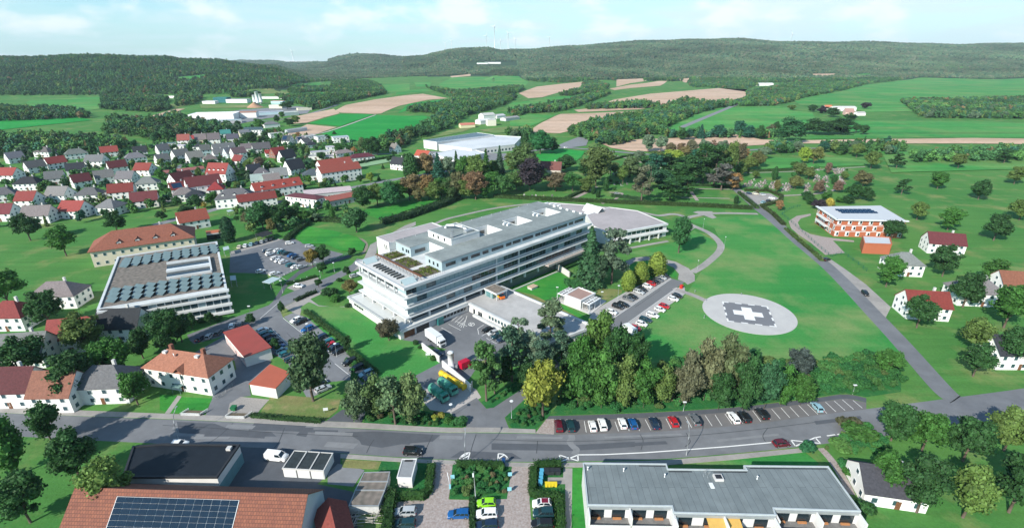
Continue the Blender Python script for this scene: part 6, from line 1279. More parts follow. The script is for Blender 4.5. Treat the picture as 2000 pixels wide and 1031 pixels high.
SPEC = {  # length, width, height, cowl x, rear glass foot x, roof front, roof rear, belt z, hood z
 'hatch': (4.1, 1.76, 1.48, 1.05, -1.90, 0.30, -1.50, 0.96, 0.86), 'estate': (4.65, 1.80, 1.47, 1.15, -2.15, 0.40, -1.95, 0.94, 0.85),
 'sedan': (4.6, 1.80, 1.43, 1.10, -1.55, 0.35, -0.95, 0.94, 0.86), 'suv': (4.5, 1.85, 1.68, 1.15, -2.05, 0.45, -1.85, 1.08, 1.0), 'van': (5.3, 1.98, 2.0, 1.75, -2.55, 1.05, -2.5, 1.25, 1.12)}
def car_meshes(k):
    if k in CARS: return CARS[k]
    L, W, Hh, cx, rx, rf, rr, bz, hz = SPEC[k]; h = L/2
    pr = [(h, 0.38), (h, 0.62), (h-0.16, hz-0.10), (h-0.5, hz-0.02), (cx, bz), (rx, bz+0.02), (-h+0.22, bz-(0.02 if k != 'sedan' else 0.06)), (-h+0.03, bz-0.16), (-h, 0.45), (-h+0.12, 0.24), (h-0.12, 0.22)]
    mb = outline_mesh(pr, W)
    w0, w1 = W/2-0.09, W/2-0.24; z0, z1 = bz-0.02, Hh-0.03
    B = [(cx, -w0), (cx, w0), (rx, w0), (rx, -w0)]; T = [(rf, -w1), (rf, w1), (rr, w1), (rr, -w1)]
    g = MB(); b = len(g.v); g.v += [(x, y, z0) for x, y in B]+[(x, y, z1) for x, y in T]
    for i in range(4):
        j = (i+1) % 4; g.f.append((i, j, 4+j, 4+i)); g.m.append(0); g.smooth.append(False)
    g.f.append((7, 6, 5, 4)[::-1]); g.m.append(0); g.smooth.append(False)
    mb.slope([(rf+0.03, -w1-0.03, z1), (rf+0.03, w1+0.03, z1), ((rf+rr)/2, w1+0.03, z1+0.05), ((rf+rr)/2, -w1-0.03, z1+0.05)][::-1][::-1], 0.05)
    mb.slope([((rf+rr)/2, -w1-0.03, z1+0.05), ((rf+rr)/2, w1+0.03, z1+0.05), (rr-0.03, w1+0.03, z1+0.01), (rr-0.03, -w1-0.03, z1+0.01)], 0.05)
    for s in (-1, 1):
        mb.tube((cx+0.01, s*w0, z0), (rf+0.02, s*(w1+0.01), z1), 0.045, n=4, sm=False); mb.tube((rx, s*w0, z0), (rr, s*(w1+0.01), z1), 0.08, n=4, sm=False)
        for u in ((0.42,) if k in ('hatch', 'sedan') else (0.38, 0.72)): mb.tube((cx+(rx-cx)*u, s*(w0+0.01), z0), (rf+(rr-rf)*u, s*(w1+0.015), z1), 0.05, n=4, sm=False)
        mb.box(cx-0.35, cx-0.15, s*(W/2+0.08)-0.07, s*(W/2+0.08)+0.07, bz, bz+0.13)
    if k == 'van': mb.box(-2.5, 0.1, -w0-0.005, w0+0.005, z0-0.3, z1-0.05)
    wh = MB().tube((0, -0.11, 0), (0, 0.11, 0), 0.33, n=14).tube((0, -0.125, 0), (0, 0.125, 0), 0.2, n=10, m=1).mesh('wheel', [M_tyre, M_rim])
    hl = MB().box(-0.06, 0.06, -0.2, 0.2, -0.07, 0.08).mesh('headlight', M_lampw); tl = MB().box(-0.05, 0.05, -0.16, 0.16, -0.09, 0.1).mesh('tail_light', M_lampr)
    CARS[k] = (mb.mesh('body', M_body), g.mesh('windows', M_glassd), wh, hl, tl, L, W, hz, bz); return CARS[k]
CC = {'black': (0.012, 0.013, 0.015), 'white': (0.80, 0.80, 0.79), 'silver': (0.42, 0.44, 0.45), 'grey': (0.13, 0.14, 0.15), 'navy': (0.012, 0.028, 0.06), 'blue': (0.01, 0.09, 0.27), 'red': (0.42, 0.012, 0.02), 'dark red': (0.10, 0.008, 0.018), 'teal': (0.02, 0.14, 0.17), 'lime green': (0.26, 0.62, 0.02), 'dark teal': (0.012, 0.045, 0.055), 'cream': (0.66, 0.60, 0.46), 'pale blue': (0.25, 0.42, 0.48), 'orange': (0.8, 0.25, 0.02)}
def car(px, py, rot, kind, col, label, group=None, z=0.0, full=True, name='parked_car'):
    X, Y = G(px, py, 0.75+z); b, g, wh, hl, tl, L, W, hz, bz = car_meshes(kind); r = empty(name, X, Y, z+0.06, rot); tag(r, label, 'van' if kind == 'van' else 'car', group)
    inst('body', b, r, color=CC[col]); inst('windows', g, r)
    for sx in (-1, 1):
        for sy in (-1, 1): inst('wheel', wh, r, (sx*L*0.31, sy*(W/2-0.10), 0.32))
    if full:
        for sy in (-1, 1): inst('headlight', hl, r, (L/2-0.10, sy*(W/2-0.32), hz-0.22)); inst('tail_light', tl, r, (-L/2+0.04, sy*(W/2-0.26), bz-0.22))
    return r
def linerot(x0, y0, x1, y1):
    a = G(x0, y0); b = G(x1, y1); return math.atan2(b[1]-a[1], b[0]-a[0])
ORD = ['first', 'second', 'third', 'fourth', 'fifth', 'sixth', 'seventh', 'eighth', 'ninth', 'tenth', 'eleventh', 'twelfth', 'thirteenth', 'fourteenth', 'fifteenth', 'sixteenth']
bays = [(1091.3,830.8,'suv','dark red'),(1114.5,830.8,'suv','dark teal'),(1157.3,830.8,'hatch','white'),(1176.5,828,'suv','white'),(1215.8,825.6,'hatch','white'),(1236,826.4,'hatch','blue'),(1277.8,825.6,'sedan','navy'),(1315.3,822,'hatch','red'),(1357.2,819.4,'suv','grey'),(1433.2,814.2,'estate','white'),(1453.3,812.5,'estate','black'),(1488,807.2,'suv','black'),(1596.3,794,'hatch','pale blue')]
for i, (x, y, k, c) in enumerate(bays):
    u = (x-1091)/500; dx = 4+15*min(1, u*1.15); car(x, y, linerot(x+dx*0.5, y+11, x-dx*0.5, y-11), k, c, '%s car in the roadside parking bays, %s from the left' % (c, ORD[i]), 'cars in the roadside parking bays')
car(806, 880.5, linerot(780, 880, 830, 881.5), 'suv', 'black', 'black car driving on the main road above the site cabin', name='car')
car(1526, 864.5, linerot(1500, 867, 1550, 862), 'hatch', 'dark red', 'dark red car on the road beside the white crossed marking', name='car')
for x, y, k, c, lb in ((791.5,997.6,'estate','silver','silver estate car, front of the left column in the brick-paved yard'),(789.8,1021,'estate','dark teal','dark teal car behind the silver estate in the brick-paved yard'),(896,1002.6,'estate','blue','blue estate car alone beside the hedge strip in the paved yard'),
  (949.8,981,'hatch','lime green','lime green small car beside the hedge'),(950.6,1002.6,'suv','white','white car with a dark roof next to the lime green car'),(951.4,1024,'estate','navy','dark blue car at the bottom edge beside the white car with dark roof'),
  (1058.4,982,'hatch','white','white car with a maroon roof below the waste bins'),(1061.7,1001,'suv','dark teal','dark car between the maroon-roofed white car and the bottom edge'),(1059,1021.7,'estate','black','black estate car at the bottom edge near the footpath')):
    r = car(x, y, R(182) if x < 1000 else R(180), k, c, lb, 'cars in the paved yards')
    if 'maroon' in lb: MB().box(-1.3, 0.1, -0.60, 0.60, 1.475, 1.51).build('roof_panel', mat('maroon_paint', (0.16, 0.01, 0.03), 0.3, 0), r)
car(540, 891, linerot(520, 889, 560, 893), 'van', 'white', 'white van parked beside the white triple garage', name='van')
car(350, 866, linerot(330, 866, 372, 865), 'hatch', 'white', 'white car half hidden behind the dark workshop roof', name='parked_car')
sl = lambda x, y, s: pix_dir(x, y, s)
for i, (x, y, k, c) in enumerate([(578,624,'hatch','white'),(587,627.5,'estate','black'),(600.5,642,'suv','blue'),(626,658,'estate','navy'),(639,667.5,'estate','teal'),(644.5,673.5,'hatch','red'),(652,679,'suv','navy'),(662,685,'estate','black'),(682.7,706,'suv','black'),(696.5,717.6,'estate','black'),(715,728,'estate','pale blue'),(723,735,'hatch','navy')]):
    car(x, y, sl(x, y, -0.42)+math.pi, k, c, '%s car beside the lawn, %s down the street from the junction' % (c, ORD[i]), 'cars parked along the lawn hedge')
for i, (x, y, k, c) in enumerate([(512,644,'hatch','white'),(518.5,650.5,'estate','teal'),(525,657,'suv','navy'),(531.5,663.5,'hatch','black'),(538,670,'estate','navy'),(544.5,676.5,'hatch','blue'),(551,683,'estate','pale blue'),(557.5,690,'hatch','teal'),(570,700,'estate','dark teal'),(622,748.5,'estate','black'),(631,758,'estate','silver'),(612,740,'hatch','teal')]):
    car(x, y, sl(x, y, -0.42), k, c, '%s car in the row beside the red-roofed garages, %s from the top' % (c, ORD[i]), 'cars parked beside the red-roofed garages')
for x, y, k, c, lb in ((452.8,635.5,'hatch','white','white car on the street edge behind the red-roofed garage hall'),(468.8,632,'hatch','grey','grey car right of the white one behind the red-roofed garage hall'),(391,660,'hatch','navy','navy car leftmost on the kerb by the shrubs'),(409,655.7,'hatch','silver','silver car second from left on the kerb by the shrubs'),(427,648.5,'hatch','grey','grey car third from left on the kerb by the shrubs')):
    car(x, y, linerot(x-8, y+2.4, x+8, y-2.4)+(1.2 if x > 440 else 0.9), k, c, lb, 'cars on the clinic street')
for x, y, k, c, lb, s in ((583,557.5,'hatch','white','white car in the pale bay by the hospital street',.1),(692,538,'hatch','silver','silver car partly behind the olive tree near the hospital',-.3),(536,533.6,'estate','white','long white car below the tree shadow in the left car park',-.3),(509,529,'hatch','white','white car beside the sign post in the left car park',-.3),
   (565.5,474,'hatch','white','white car on its own at the top of the left car park',-.15),(604,480,'hatch','silver','silver car by the bank at the top right of the left car park',-.1)): car(x, y, sl(x, y, s), k, c, lb)
rowA = [(521,489.5,'navy'),(529,489.5,'silver'),(543,488,'white'),(550,492,'teal'),(560,494,'dark teal'),(570,498,'blue'),(578,502.5,'navy'),(587,506,'grey')]
rowB = [(527,495.5,'white'),(538,503.5,'white'),(545.5,508,'white'),(553.5,511,'white'),(568,516.5,'teal'),(578,520,'white'),(588,521,'silver')]
for nm, row in (('rear', rowA), ('front', rowB)):
    for i, (x, y, c) in enumerate(row): car(x, y, sl(x, y, -0.30), ('hatch', 'estate', 'sedan')[i % 3], c, '%s car in the %s row of the left car park, %s from the left' % (c, nm, ORD[i]), 'cars in the left car park', full=False)
for i, (x, y, c) in enumerate([(467.8,481.5,'cream'),(479.5,479,'white'),(491,476.5,'pale blue'),(502,474,'navy'),(511.5,471.5,'silver'),(521,468.5,'grey'),(531,466,'black')]):
    car(x, y, sl(x, y, -1.2), 'hatch', c, '%s car under the trees above the left car park, %s from the left' % (c, ORD[i]), 'cars under the trees by the left car park', full=False)
for i, (x, y, k, c) in enumerate([(951.8,643.5,'hatch','black'),(963,649.5,'hatch','silver'),(971.5,656,'suv','dark teal'),(981,662.5,'hatch','navy')]):
    car(x, y, sl(x, y, -0.28)+math.pi, k, c, '%s car beside the white service wing, %s from the left' % (c, ORD[i]), 'cars by the service wing')
car(854, 688, sl(854, 688, 0.5), 'hatch', 'navy', 'dark blue car in the shade between the truck and the white wall')
for i, (x, y, k, c) in enumerate([(1184,614,'estate','grey'),(1195,608.5,'hatch','white'),(1206.7,598,'suv','black'),(1217,594,'estate','black'),(1227,582.5,'estate','grey'),(1235.5,579,'hatch','black'),(1248,569,'estate','silver'),(1254.5,565,'hatch','black'),(1264.5,558,'hatch','white'),(1272.5,553.5,'hatch','red'),(1279.5,549.5,'hatch','black'),(1286.5,545.5,'hatch','grey'),(1293,541.5,'hatch','silver'),(1299,538,'hatch','black')]):
    car(x, y, sl(x, y, 0.33), k, c, "%s car in the visitors' row below the yellow-green trees, %s from the left" % (c, ORD[i]), "cars in the visitors' left row")
for i, (x, y, k, c) in enumerate([(1241,640,'hatch','red'),(1253.5,631.5,'hatch','white'),(1261,623.5,'estate','dark teal'),(1275,614.5,'estate','white'),(1289,603.5,'hatch','white'),(1297.5,597,'hatch','red'),(1315.5,583,'hatch','white'),(1323,577,'hatch','black')]):
    car(x, y, sl(x, y, 0.33), k, c, "%s car in the visitors' row beside the big lawn, %s from the bottom" % (c, ORD[i]), "cars in the visitors' right row")
car(1614.7, 506, sl(1614, 506, -0.25), 'hatch', 'black', 'black car beside the gate on the right-hand lane'); car(1690, 572, sl(1690, 572, 1.0), 'hatch', 'black', 'black car at the right edge on the pale lane-side strip')
for i, (x, y, c) in enumerate([(1463.4,377.5,'navy'),(1475.8,378,'cream'),(1490.7,380,'silver'),(1507.8,386.5,'white'),(1491,394.5,'pale blue'),(1501,392,'black')]):
    car(x, y, sl(x, y, 0.12 if i < 4 else -.25), 'hatch', c, '%s car in the small cemetery car park' % c, 'cars in the cemetery car park', full=False)
for x, y, c, lb in ((566,352,'white','white car on the village lane by the long red roof'),(527,318,'silver','silver car on the lane below the crimson house'),(452,352,'white','white car on the lane right of the red dormered roof'),(736,372,'white','white car on the road below the sports court'),(1105,288,'white','white car on the grey yard by the field road'),(640,358,'silver','silver car in front of the orange-red apartment house'),(1205,378,'silver','silver car by the cemetery path')):
    car(x, y, sl(x, y, -.1), 'hatch', c, lb, full=False)
# lorry, vans and special vehicles
def vehicle(name, px, py, rot, label, cat, z=0.0, zc=0.5):
    X, Y = G(px, py, zc+z); r = empty(name, X, Y, z+0.06, rot); return tag(r, label, cat)
def wheels(r, xs, w=1.0, rad=0.48):
    m = MB().tube((0, -0.16, 0), (0, 0.16, 0), rad, n=14).tube((0, -0.175, 0), (0, 0.175, 0), rad*0.5, n=10, m=1).mesh('wheel', [M_tyre, M_rim])
    for x in xs:
        for s in (-1, 1): inst('wheel', m, r, (x, s*w, rad))
tr = vehicle('truck', 851, 664, linerot(832, 650, 868, 676), 'white box lorry parked in the hospital yard beside the podium', 'truck', zc=1.0)
MB().box(-4.6, 2.3, -1.25, 1.25, 1.0, 3.6).build('cargo_box', M_whitem, tr); MB().box(-4.5, 3.9, -0.5, 0.5, 0.6, 0.98).build('chassis', M_dark, tr)
cb_ = MB().prism([(2.5, -1.15), (4.55, -1.15), (4.55, 1.15), (2.5, 1.15)], 0.55, 1.7).prism([(2.5, -1.12), (4.35, -1.12), (4.35, 1.12), (2.5, 1.12)], 1.7, 2.9).slope([(2.5, -1.05, 3.5), (4.0, -1.05, 3.0), (4.0, 1.05, 3.0), (2.5, 1.05, 3.5)][::1], 0.3).build('cab', M_whitem, tr)
MB().box(4.34, 4.42, -0.98, 0.98, 1.75, 2.6).box(3.2, 4.1, -1.17, -1.121, 1.8, 2.5).box(3.2, 4.1, 1.121, 1.17, 1.8, 2.5).build('windscreen', M_glassd, cb_); MB().box(4.55, 4.6, -0.8, 0.8, 0.75, 1.3).build('grille', M_dark, cb_)
for s in (-1, 1): inst('headlight', MB().box(0, 0.05, -0.16, 0.16, -0.1, 0.1).mesh('headlight', M_lampw), tr, (4.56, s*0.92, 0.85)); inst('mirror', MB().box(-0.05, 0.05, -0.12, 0.12, 0, 0.5).mesh('mirror', M_dark), tr, (4.2, s*1.4, 1.9))
wheels(tr, (3.4, -1.9, -3.1))
def boxvan(px, py, rot, label, base, stripe, top, z=0.0, L=5.6, name='ambulance', cat='ambulance'):
    r = vehicle(name, px, py, rot, label, cat, z, 0.9); b = MB(); b.box(-L/2, L*0.22, -1.0, 1.0, 0.45, 2.5)
    b.v += []; f = MB(); f.prism([(L*0.22, -0.98), (L/2, -0.93), (L/2, 0.93), (L*0.22, 0.98)], 0.42, 1.2); b2 = b
    bd = b.build('body', base, r); f.slope([(L*0.22, -0.9, 2.35), (L*0.30, -0.88, 2.3), (L*0.30, 0.88, 2.3), (L*0.22, 0.9, 2.35)], 0.1)
    hd = f.build('bonnet', stripe, r); MB().slope([(L*0.225, -0.9, 2.3), (L*0.40, -0.86, 1.22), (L*0.40, 0.86, 1.22), (L*0.225, 0.9, 2.3)][::1], 0.06).build('windscreen', M_glassd, r)
    MB().box(-L/2-0.01, L*0.2, -1.012, 1.012, 1.2, 1.55).build('side_stripe', stripe, r); MB().box(-L/2+.15, L*0.18, -0.9, 0.9, 2.504, 2.56).build('roof_panel', top, r)
    if cat == 'ambulance': MB().box(L*0.12, L*0.18, -0.7, 0.7, 2.565, 2.72).build('light_bar', mat('blue_lamp', (0.02, 0.06, 0.5), 0.3, 0), r)
    wheels(r, (L*0.33, -L*0.3), 0.9, 0.36); return r
M_yel = mat('signal_yellow', (0.75, 0.50, 0.03), 0.4, 0.03, 1); M_orng = mat('signal_orange', (0.75, 0.16, 0.02), 0.4, 0.03, 1)
boxvan(975.5, 576.5, linerot(965, 566, 988, 584), 'yellow and orange ambulance under the canopy on the wing deck', M_yel, M_orng, M_yel, z=3.36, L=5.4)
boxvan(909.5, 712, linerot(898, 716, 920, 706), 'small red van beside the white upright tank', mat('crimson_paint', (0.45, 0.01, 0.04), 0.35, 0), MATS['crimson_paint'], MATS['crimson_paint'], L=4.2, name='van', cat='van')
boxvan(1228, 643, linerot(1212, 632, 1246, 656)+math.pi, "large white camper van at the bottom of the visitors' row", M_whitem, M_whitem, M_whitem, L=6.6, name='camper_van', cat='van')
M_grn = mat('green_tarpaulin', (0.02, 0.26, 0.16), 0.5, 0.35, 0.5, col2=(0.18, 0.45, 0.34), ns2=0.6)
for px, py, lb in ((856, 769, 'left of two green waste container lorries behind the hedge trees'), (874, 756, 'right of two green waste container lorries beside the yellow drums')):
    r = vehicle('container_truck', px, py, linerot(px-14, py-11, px+14, py+11), lb, 'truck', zc=1.0); r['group'] = 'green waste container lorries'
    pts = [(-1.25, 0.9), (-1.3, 2.0), (-0.8, 2.75), (0, 3.0), (0.8, 2.75), (1.3, 2.0), (1.25, 0.9)]; mb = MB(); n = len(pts); b = 0
    for x in (-3.2, 1.9): mb.v += [(x, y, z) for y, z in pts]
    for i in range(n-1): mb.f.append((i, n+i, n+i+1, i+1)); mb.m.append(0); mb.smooth.append(True)
    mb.f += [tuple(range(n)), tuple(range(2*n-1, n-1, -1))]; mb.m += [0, 0]; mb.smooth += [False, False]; mb.f = [f[::-1] for f in mb.f]; mb.build('container', M_grn, r)
    MB().box(-3.3, 3.6, -0.5, 0.5, 0.5, 0.88).build('chassis', M_dark, r); c = MB().prism([(2.1, -1.15), (3.8, -1.15), (3.8, 1.15), (2.1, 1.15)], 0.6, 1.6).prism([(2.1, -1.1), (3.5, -1.1), (3.5, 1.1), (2.1, 1.1)], 1.6, 2.6).build('cab', M_grn, r); MB().box(3.49, 3.56, -0.95, 0.95, 1.65, 2.4).build('windscreen', M_glassd, c); wheels(r, (2.9, -1.2, -2.3))
for i in range(6):
    px, py = 865+i*7.6, 730.5+i*4.6; X, Y = G(px, py, 0.8); mb = MB(); mb.tube((-0.95, 0, 0.85), (0.95, 0, 0.85), 0.85, n=16); mb.tube((-1.0, 0, 0.85), (-0.9, 0, 0.85), 0.92, n=16); mb.tube((0.9, 0, 0.85), (1.0, 0, 0.85), 0.92, n=16); mb.box(-0.9, -0.7, -0.8, 0.8, 0, 0.3); mb.box(0.7, 0.9, -0.8, 0.8, 0, 0.3)
    o = mb.build('yellow_drum', M_yel, None, loc=(X, Y, 0.06), rot=linerot(865, 730, 905, 755)); tag(o, 'yellow waste drum along the white wall, %s from the upper left' % ORD[i], 'drum', 'row of yellow waste drums')
# upright tank
X, Y = G(881.8, 722); r = empty('oxygen_tank', X, Y, 0); tag(r, 'tall white upright gas tank by the yard entrance', 'tank'); MB().tube((0, 0, 0.8), (0, 0, 6.2), 0.95, n=20).ball((0, 0, 6.2), 0.95, rz=0.4, nu=20, nv=6).build('vessel', M_whitem, r)
for k in range(3): MB().tube((math.cos(k*2.1)*0.8, math.sin(k*2.1)*0.8, 0), (math.cos(k*2.1)*0.8, math.sin(k*2.1)*0.8, 0.9), 0.08, n=6).build('leg', M_metal, r)
MB().box(1.2, 1.9, -0.5, 0.5, 0, 1.7).build('valve_cabinet', M_metal, r)
def wall_px(name, pts, h, th, label, m=M_white, cat='wall'):
    P = [Vector(G(*p)) for p in pts]; L_, R_ = wpoly([tuple(p) for p in P], th); mb = MB()
    for i in range(len(P)-1): mb.prism([tuple(R_[i]), tuple(R_[i+1]), tuple(L_[i+1]), tuple(L_[i])], 0, h)
    return tag(mb.build(name, m), label, cat)
wall_px('yard_wall', [(864.5,716),(920.5,764),(922,757)], 2.3, 0.4, 'white wall between the yellow drums and the upright tank')
wall_px('yard_wall', [(825,681),(859,708)], 2.3, 0.35, 'white wall beside the lorry at the lawn corner')
def bin_(px, py, col, label, w=1.1, h=1.1, group=None, rot=0):
    X, Y = G(px, py, h/2); r = empty('waste_bin', X, Y, 0.05, rot); tag(r, label, 'bin', group); mb = MB(); b = len(mb.v); mb.v += [(-w*.42, -w*.38, 0.08), (w*.42, -w*.38, 0.08), (w*.42, w*.38, 0.08), (-w*.42, w*.38, 0.08), (-w/2, -w/2, h), (w/2, -w/2, h), (w/2, w/2, h), (-w/2, w/2, h)]
    mb.f += [(0, 1, 5, 4), (1, 2, 6, 5), (2, 3, 7, 6), (3, 0, 4, 7), (3, 2, 1, 0)]; mb.m += [0]*5; mb.smooth += [False]*5; mb.build('body', M_col, r, color=col); MB().slope([(-w*.54, -w*.54, h+.03), (w*.54, -w*.54, h+.03), (w*.54, w*.54, h+.12), (-w*.54, w*.54, h+.12)], 0.05).build('lid', M_col, r, color=tuple(c*0.8 for c in col)); return r
bin_(456.5, 797.5, (0.02, 0.16, 0.06), 'green wheeled bin on the cobbles by the white garage', 1.3, 1.1)
for i, (px, py) in enumerate([(1058,921.5),(1057,928),(1056.5,935.5),(1055.5,943)]): bin_(px, py, (0.10, 0.42, 0.60), 'pale blue paper bin, %s from the road' % ORD[i], 0.85, 1.15, 'pale blue paper bins')
for i, px in enumerate((1068, 1077.5, 1089)): bin_(px, 921.5, (0.03, 0.035, 0.04), 'black waste bin beside the blue bins, %s from the left' % ORD[i], 1.2, 1.2, 'black waste bins')
for i, px in enumerate((1067, 1073, 1079, 1085)): bin_(px, 946.5, (0.75, 0.58, 0.03), 'yellow-lidded recycling bin, %s from the left in its row' % ORD[i], 0.62, 1.05, 'yellow recycling bins')
X, Y = G(1330.5, 563); r = empty('red_kiosk', X, Y, 0, 0.6); tag(r, "red fire-equipment box at the end of the visitors' car park", 'kiosk'); r.scale = (.75, .75, .75); MB().box(-0.7, 0.7, -0.6, 0.6, 0, 1.7).build('cabinet', mat('red_box', (0.6, 0.03, 0.02), 0.5, 0.1, 1), r); MB().slope([(-0.85, -0.7, 2.0), (0.85, -0.7, 2.0), (0.85, 0.7, 2.0), (-0.85, 0.7, 2.0)], 0.1).tube((0, 0, 1.7), (0, 0, 1.92), 0.4, n=8).build('lid', MATS['red_box'], r)
X, Y = G(1040, 563); r = empty('manhole_cover', X, Y, 0, R(44)); tag(r, 'low concrete shaft cover in the middle of the inner lawn', 'shaft'); MB().box(-1.7, 1.7, -1.2, 1.2, 0, 0.9).build('shaft', M_conc, r); MB().box(-1.9, 1.9, -1.4, 1.4, 0.9, 1.05).build('lid', mat('tan_lid', (0.5, 0.38, 0.28), 0.8, 0.1, 1), r)
# shelters
for px, h, lb in (([(511.5,550.5),(532,540.5),(549,543),(527,553.5)], 3.0, 'bus shelter with a pale flat roof by the left car park'), ([(497,457),(522,450),(534,456),(512,463)], 3.0, 'dark carport roof above the left car park'), ([(434.7,483),(446,480),(448,486),(437,489.5)], 3.2, 'small glass-roofed entrance beside the clinic block'), ([(449,538.5),(460,537.5),(461,546.5),(449.5,547)], 3.2, 'small pale porch roof on the shaded side of the clinic block'), ([(442,411),(453,408.5),(457,411.5),(446,414)], 2.6, 'white garden pavilion roof beside the village road')):
    P = [Vector(G(*p, h)) for p in px]; c = sum(P, Vector((0, 0)))/4; r = empty('shelter', c.x, c.y, 0); tag(r, lb, 'shelter'); Q = [p-c for p in P]
    if sum(Q[i].x*Q[(i+1) % 4].y-Q[(i+1) % 4].x*Q[i].y for i in range(4)) < 0: Q = Q[::-1]
    MB().prism([tuple(q) for q in Q], h-0.2, h).build('roof', M_louv if 'dark' not in lb else M_dark, r)
    for q in Q: MB().tube((q.x*.9, q.y*.9, 0), (q.x*.9, q.y*.9, h-0.2), 0.07, n=6).build('post', M_metal, r)
# lamps, masts and signs
def lamp(px, py, ty, label, style='disc', group=None):
    X, Y = G(px, py); h = HTz(px, py, ty); r = empty('street_lamp', X, Y, 0.05); tag(r, label, 'street lamp', group); MB().tube((0, 0, 0), (0, 0, h-0.1), 0.07, 0.045, 7).build('pole', M_metal, r)
    if style == 'disc': MB().tube((0, 0, h-0.15), (0, 0, h), 0.12, 0.5, 12).tube((0, 0, h), (0, 0, h+0.08), 0.5, 0.42, 12).build('lamp_head', M_whitem, r)
    elif style == 'box': MB().box(-0.45, 0.45, -0.2, 0.2, h-0.1, h+0.12).build('lamp_head', M_whitem, r)
    else: MB().tube((0, 0, h-0.1), (0, 0, h+0.2), 0.2, 0.22, 8).build('lamp_head', M_whitem, r)
    return r
def HTz(bx, by, ty):
    X, Y = G(bx, by); y = (CY-ty)/F; dy = TC+y*TS; dz = -TS+y*TC; return H+dz*Y/dy
for px, py, ty, st, lb in ((881.8,814,789.5,'disc','street lamp with a round head beside the shrubs at the yard entrance'),(999,817,783,'disc','street lamp on the shrub island right of the entrance road'),(492,626,598,'box','double-headed lamp on the clinic street'),(552.5,573,548,'box','street lamp by the pale bay left of the shrubs'),(653.5,532,513.5,'disc','street lamp at the bend of the hospital street'),(658,697,671,'disc','street lamp among the cars beside the lawn'),(602,649,632,'disc','small lamp beside the blue car'),(1334.5,803,785,'box','tall lamp at the thicket above the roadside bays'),(1664.8,770,752,'box','tall lamp at the right end of the roadside footpath'),(1137,581,563,'ball','slim mast at the back of the plant building'),(1206.5,585,558,'disc','street lamp below the first olive tree'),(1372.5,449,428,'ball','path lamp left on the big lawn near the square'),(1413.5,487,463,'ball','path lamp outside the curved path bend'),(1362,526,509,'ball','path lamp inside the curved path'),(1087.5,583,561,'box','white pole left of the plant building'),(1174.5,593,570,'box','white pole right of the plant building'),(1273,524,517,'disc','lamp between the olive trees'),(618,524,512,'box','lamp in the middle of the left grounds'),(626,543,530,'ball','lamp beside the small trees on the street')):
    lamp(px, py, ty, lb, st)
for i, (px, py) in enumerate([(600,545),(588,549),(575,553),(1297,512),(1357,571),(1311,577),(1378,588),(1375,621),(1447,577),(1260,510),(1560,466),(1680,480)]):
    X, Y = G(px, py); o = MB().tube((0, 0, 0), (0, 0, 1.0), 0.1, n=8).tube((0, 0, 1.0), (0, 0, 1.15), 0.16, n=8).build('bollard_light', M_whitem if i < 3 else M_metal, None, loc=(X, Y, 0.02)); tag(o, 'short bollard light beside a footpath', 'bollard', 'bollard lights')
for (bx, by, mx, my, lb) in ((1340,890,1344,842,'tall curved-arm road lamp in front of the apartment block'),(909,905,907,845,'thin tall road lamp beside the curved arrow marking'),(349,858,337,816,'tall curved road lamp beside the dark workshop')):
    X, Y = G(bx, by); h = 8.0; r = empty('road_lamp', X, Y, 0.1); tag(r, lb, 'street lamp'); MB().path([(0, 0, 0), (0, 0.1, h*0.6), (0.05, 0.6, h*0.85), (0.1, 2.0, h)], 0.07, 7).build('pole', M_metal, r); MB().box(-0.15, 0.15, 1.9, 2.7, h-0.06, h+0.08).build('lamp_head', M_metal, r)
X, Y = G(929, 974); r = empty('utility_pole', X, Y, 0.05); tag(r, 'grey pole rising from the hedge block left of the lime green car', 'pole'); MB().tube((0, 0, 0), (-0.2, 0.2, 7.5), 0.12, 0.09, 7).build('pole', M_metal, r); MB().box(-0.5, -0.2, -0.1, 0.1, 6.2, 7.2).build('switch_box', M_whitem, r)
X, Y = G(983.5, 908); r = empty('road_sign', X, Y, 0.05); tag(r, 'dark blue sign pillar at the hedge corner by the road', 'sign'); MB().box(-0.35, 0.35, -0.15, 0.15, 0, 2.1).build('pillar', mat('blue_panel', (0.01, 0.05, 0.16), 0.5, 0.05, 1), r)
for px, py, lb in ((884, 934, 'pale blue board on the right side of the left yard entrance'), (996, 929, 'white and pale blue board on the hedge beside the second yard entrance'), (995, 958, 'pale blue board nearer the lime green car'), (879, 950, 'white barrier pole with a pale blue base beside the hedge')):
    X, Y = G(px, py, 0.5); r = empty('sign_board', X, Y, 0.05, 0.1); tag(r, lb, 'sign')
    if 'barrier' in lb: MB().box(-0.2, 0.2, -0.2, 0.2, 0, 1.0).build('base', mat('pale_blue', (0.25, 0.55, 0.62), 0.5, 0.05, 1), r); MB().tube((0, 0, 0.9), (-0.6, 3.0, 1.6), 0.07, n=6).build('pole', M_whitem, r)
    else: MB().box(-0.45, 0.45, -0.06, 0.06, 0.5, 1.5).build('board', mat('pale_blue', (0.25, 0.55, 0.62), 0.5, 0.05, 1), r); MB().box(-0.05, 0.05, -0.05, 0.05, 0, 0.5).build('post', M_metal, r)
X, Y = G(1033.5, 700); 
for px, py, lb in ((835.5, 698, 'white map sign on a post at the lawn corner by the wall'), (637, 806, 'small white information board on the verge'), (600,600, '')):
    if not lb: continue
    X, Y = G(px, py); r = empty('sign_board', X, Y, 0.05, 0.2); tag(r, lb, 'sign'); MB().box(-0.6, 0.6, -0.05, 0.05, 0.8, 1.6).build('board', M_whitem, r); MB().box(-0.5, -0.42, -0.04, 0.04, 0, 0.8).build('post', M_metal, r)
X, Y = G(712, 1015); tp = MB(); rq = random.Random(4)
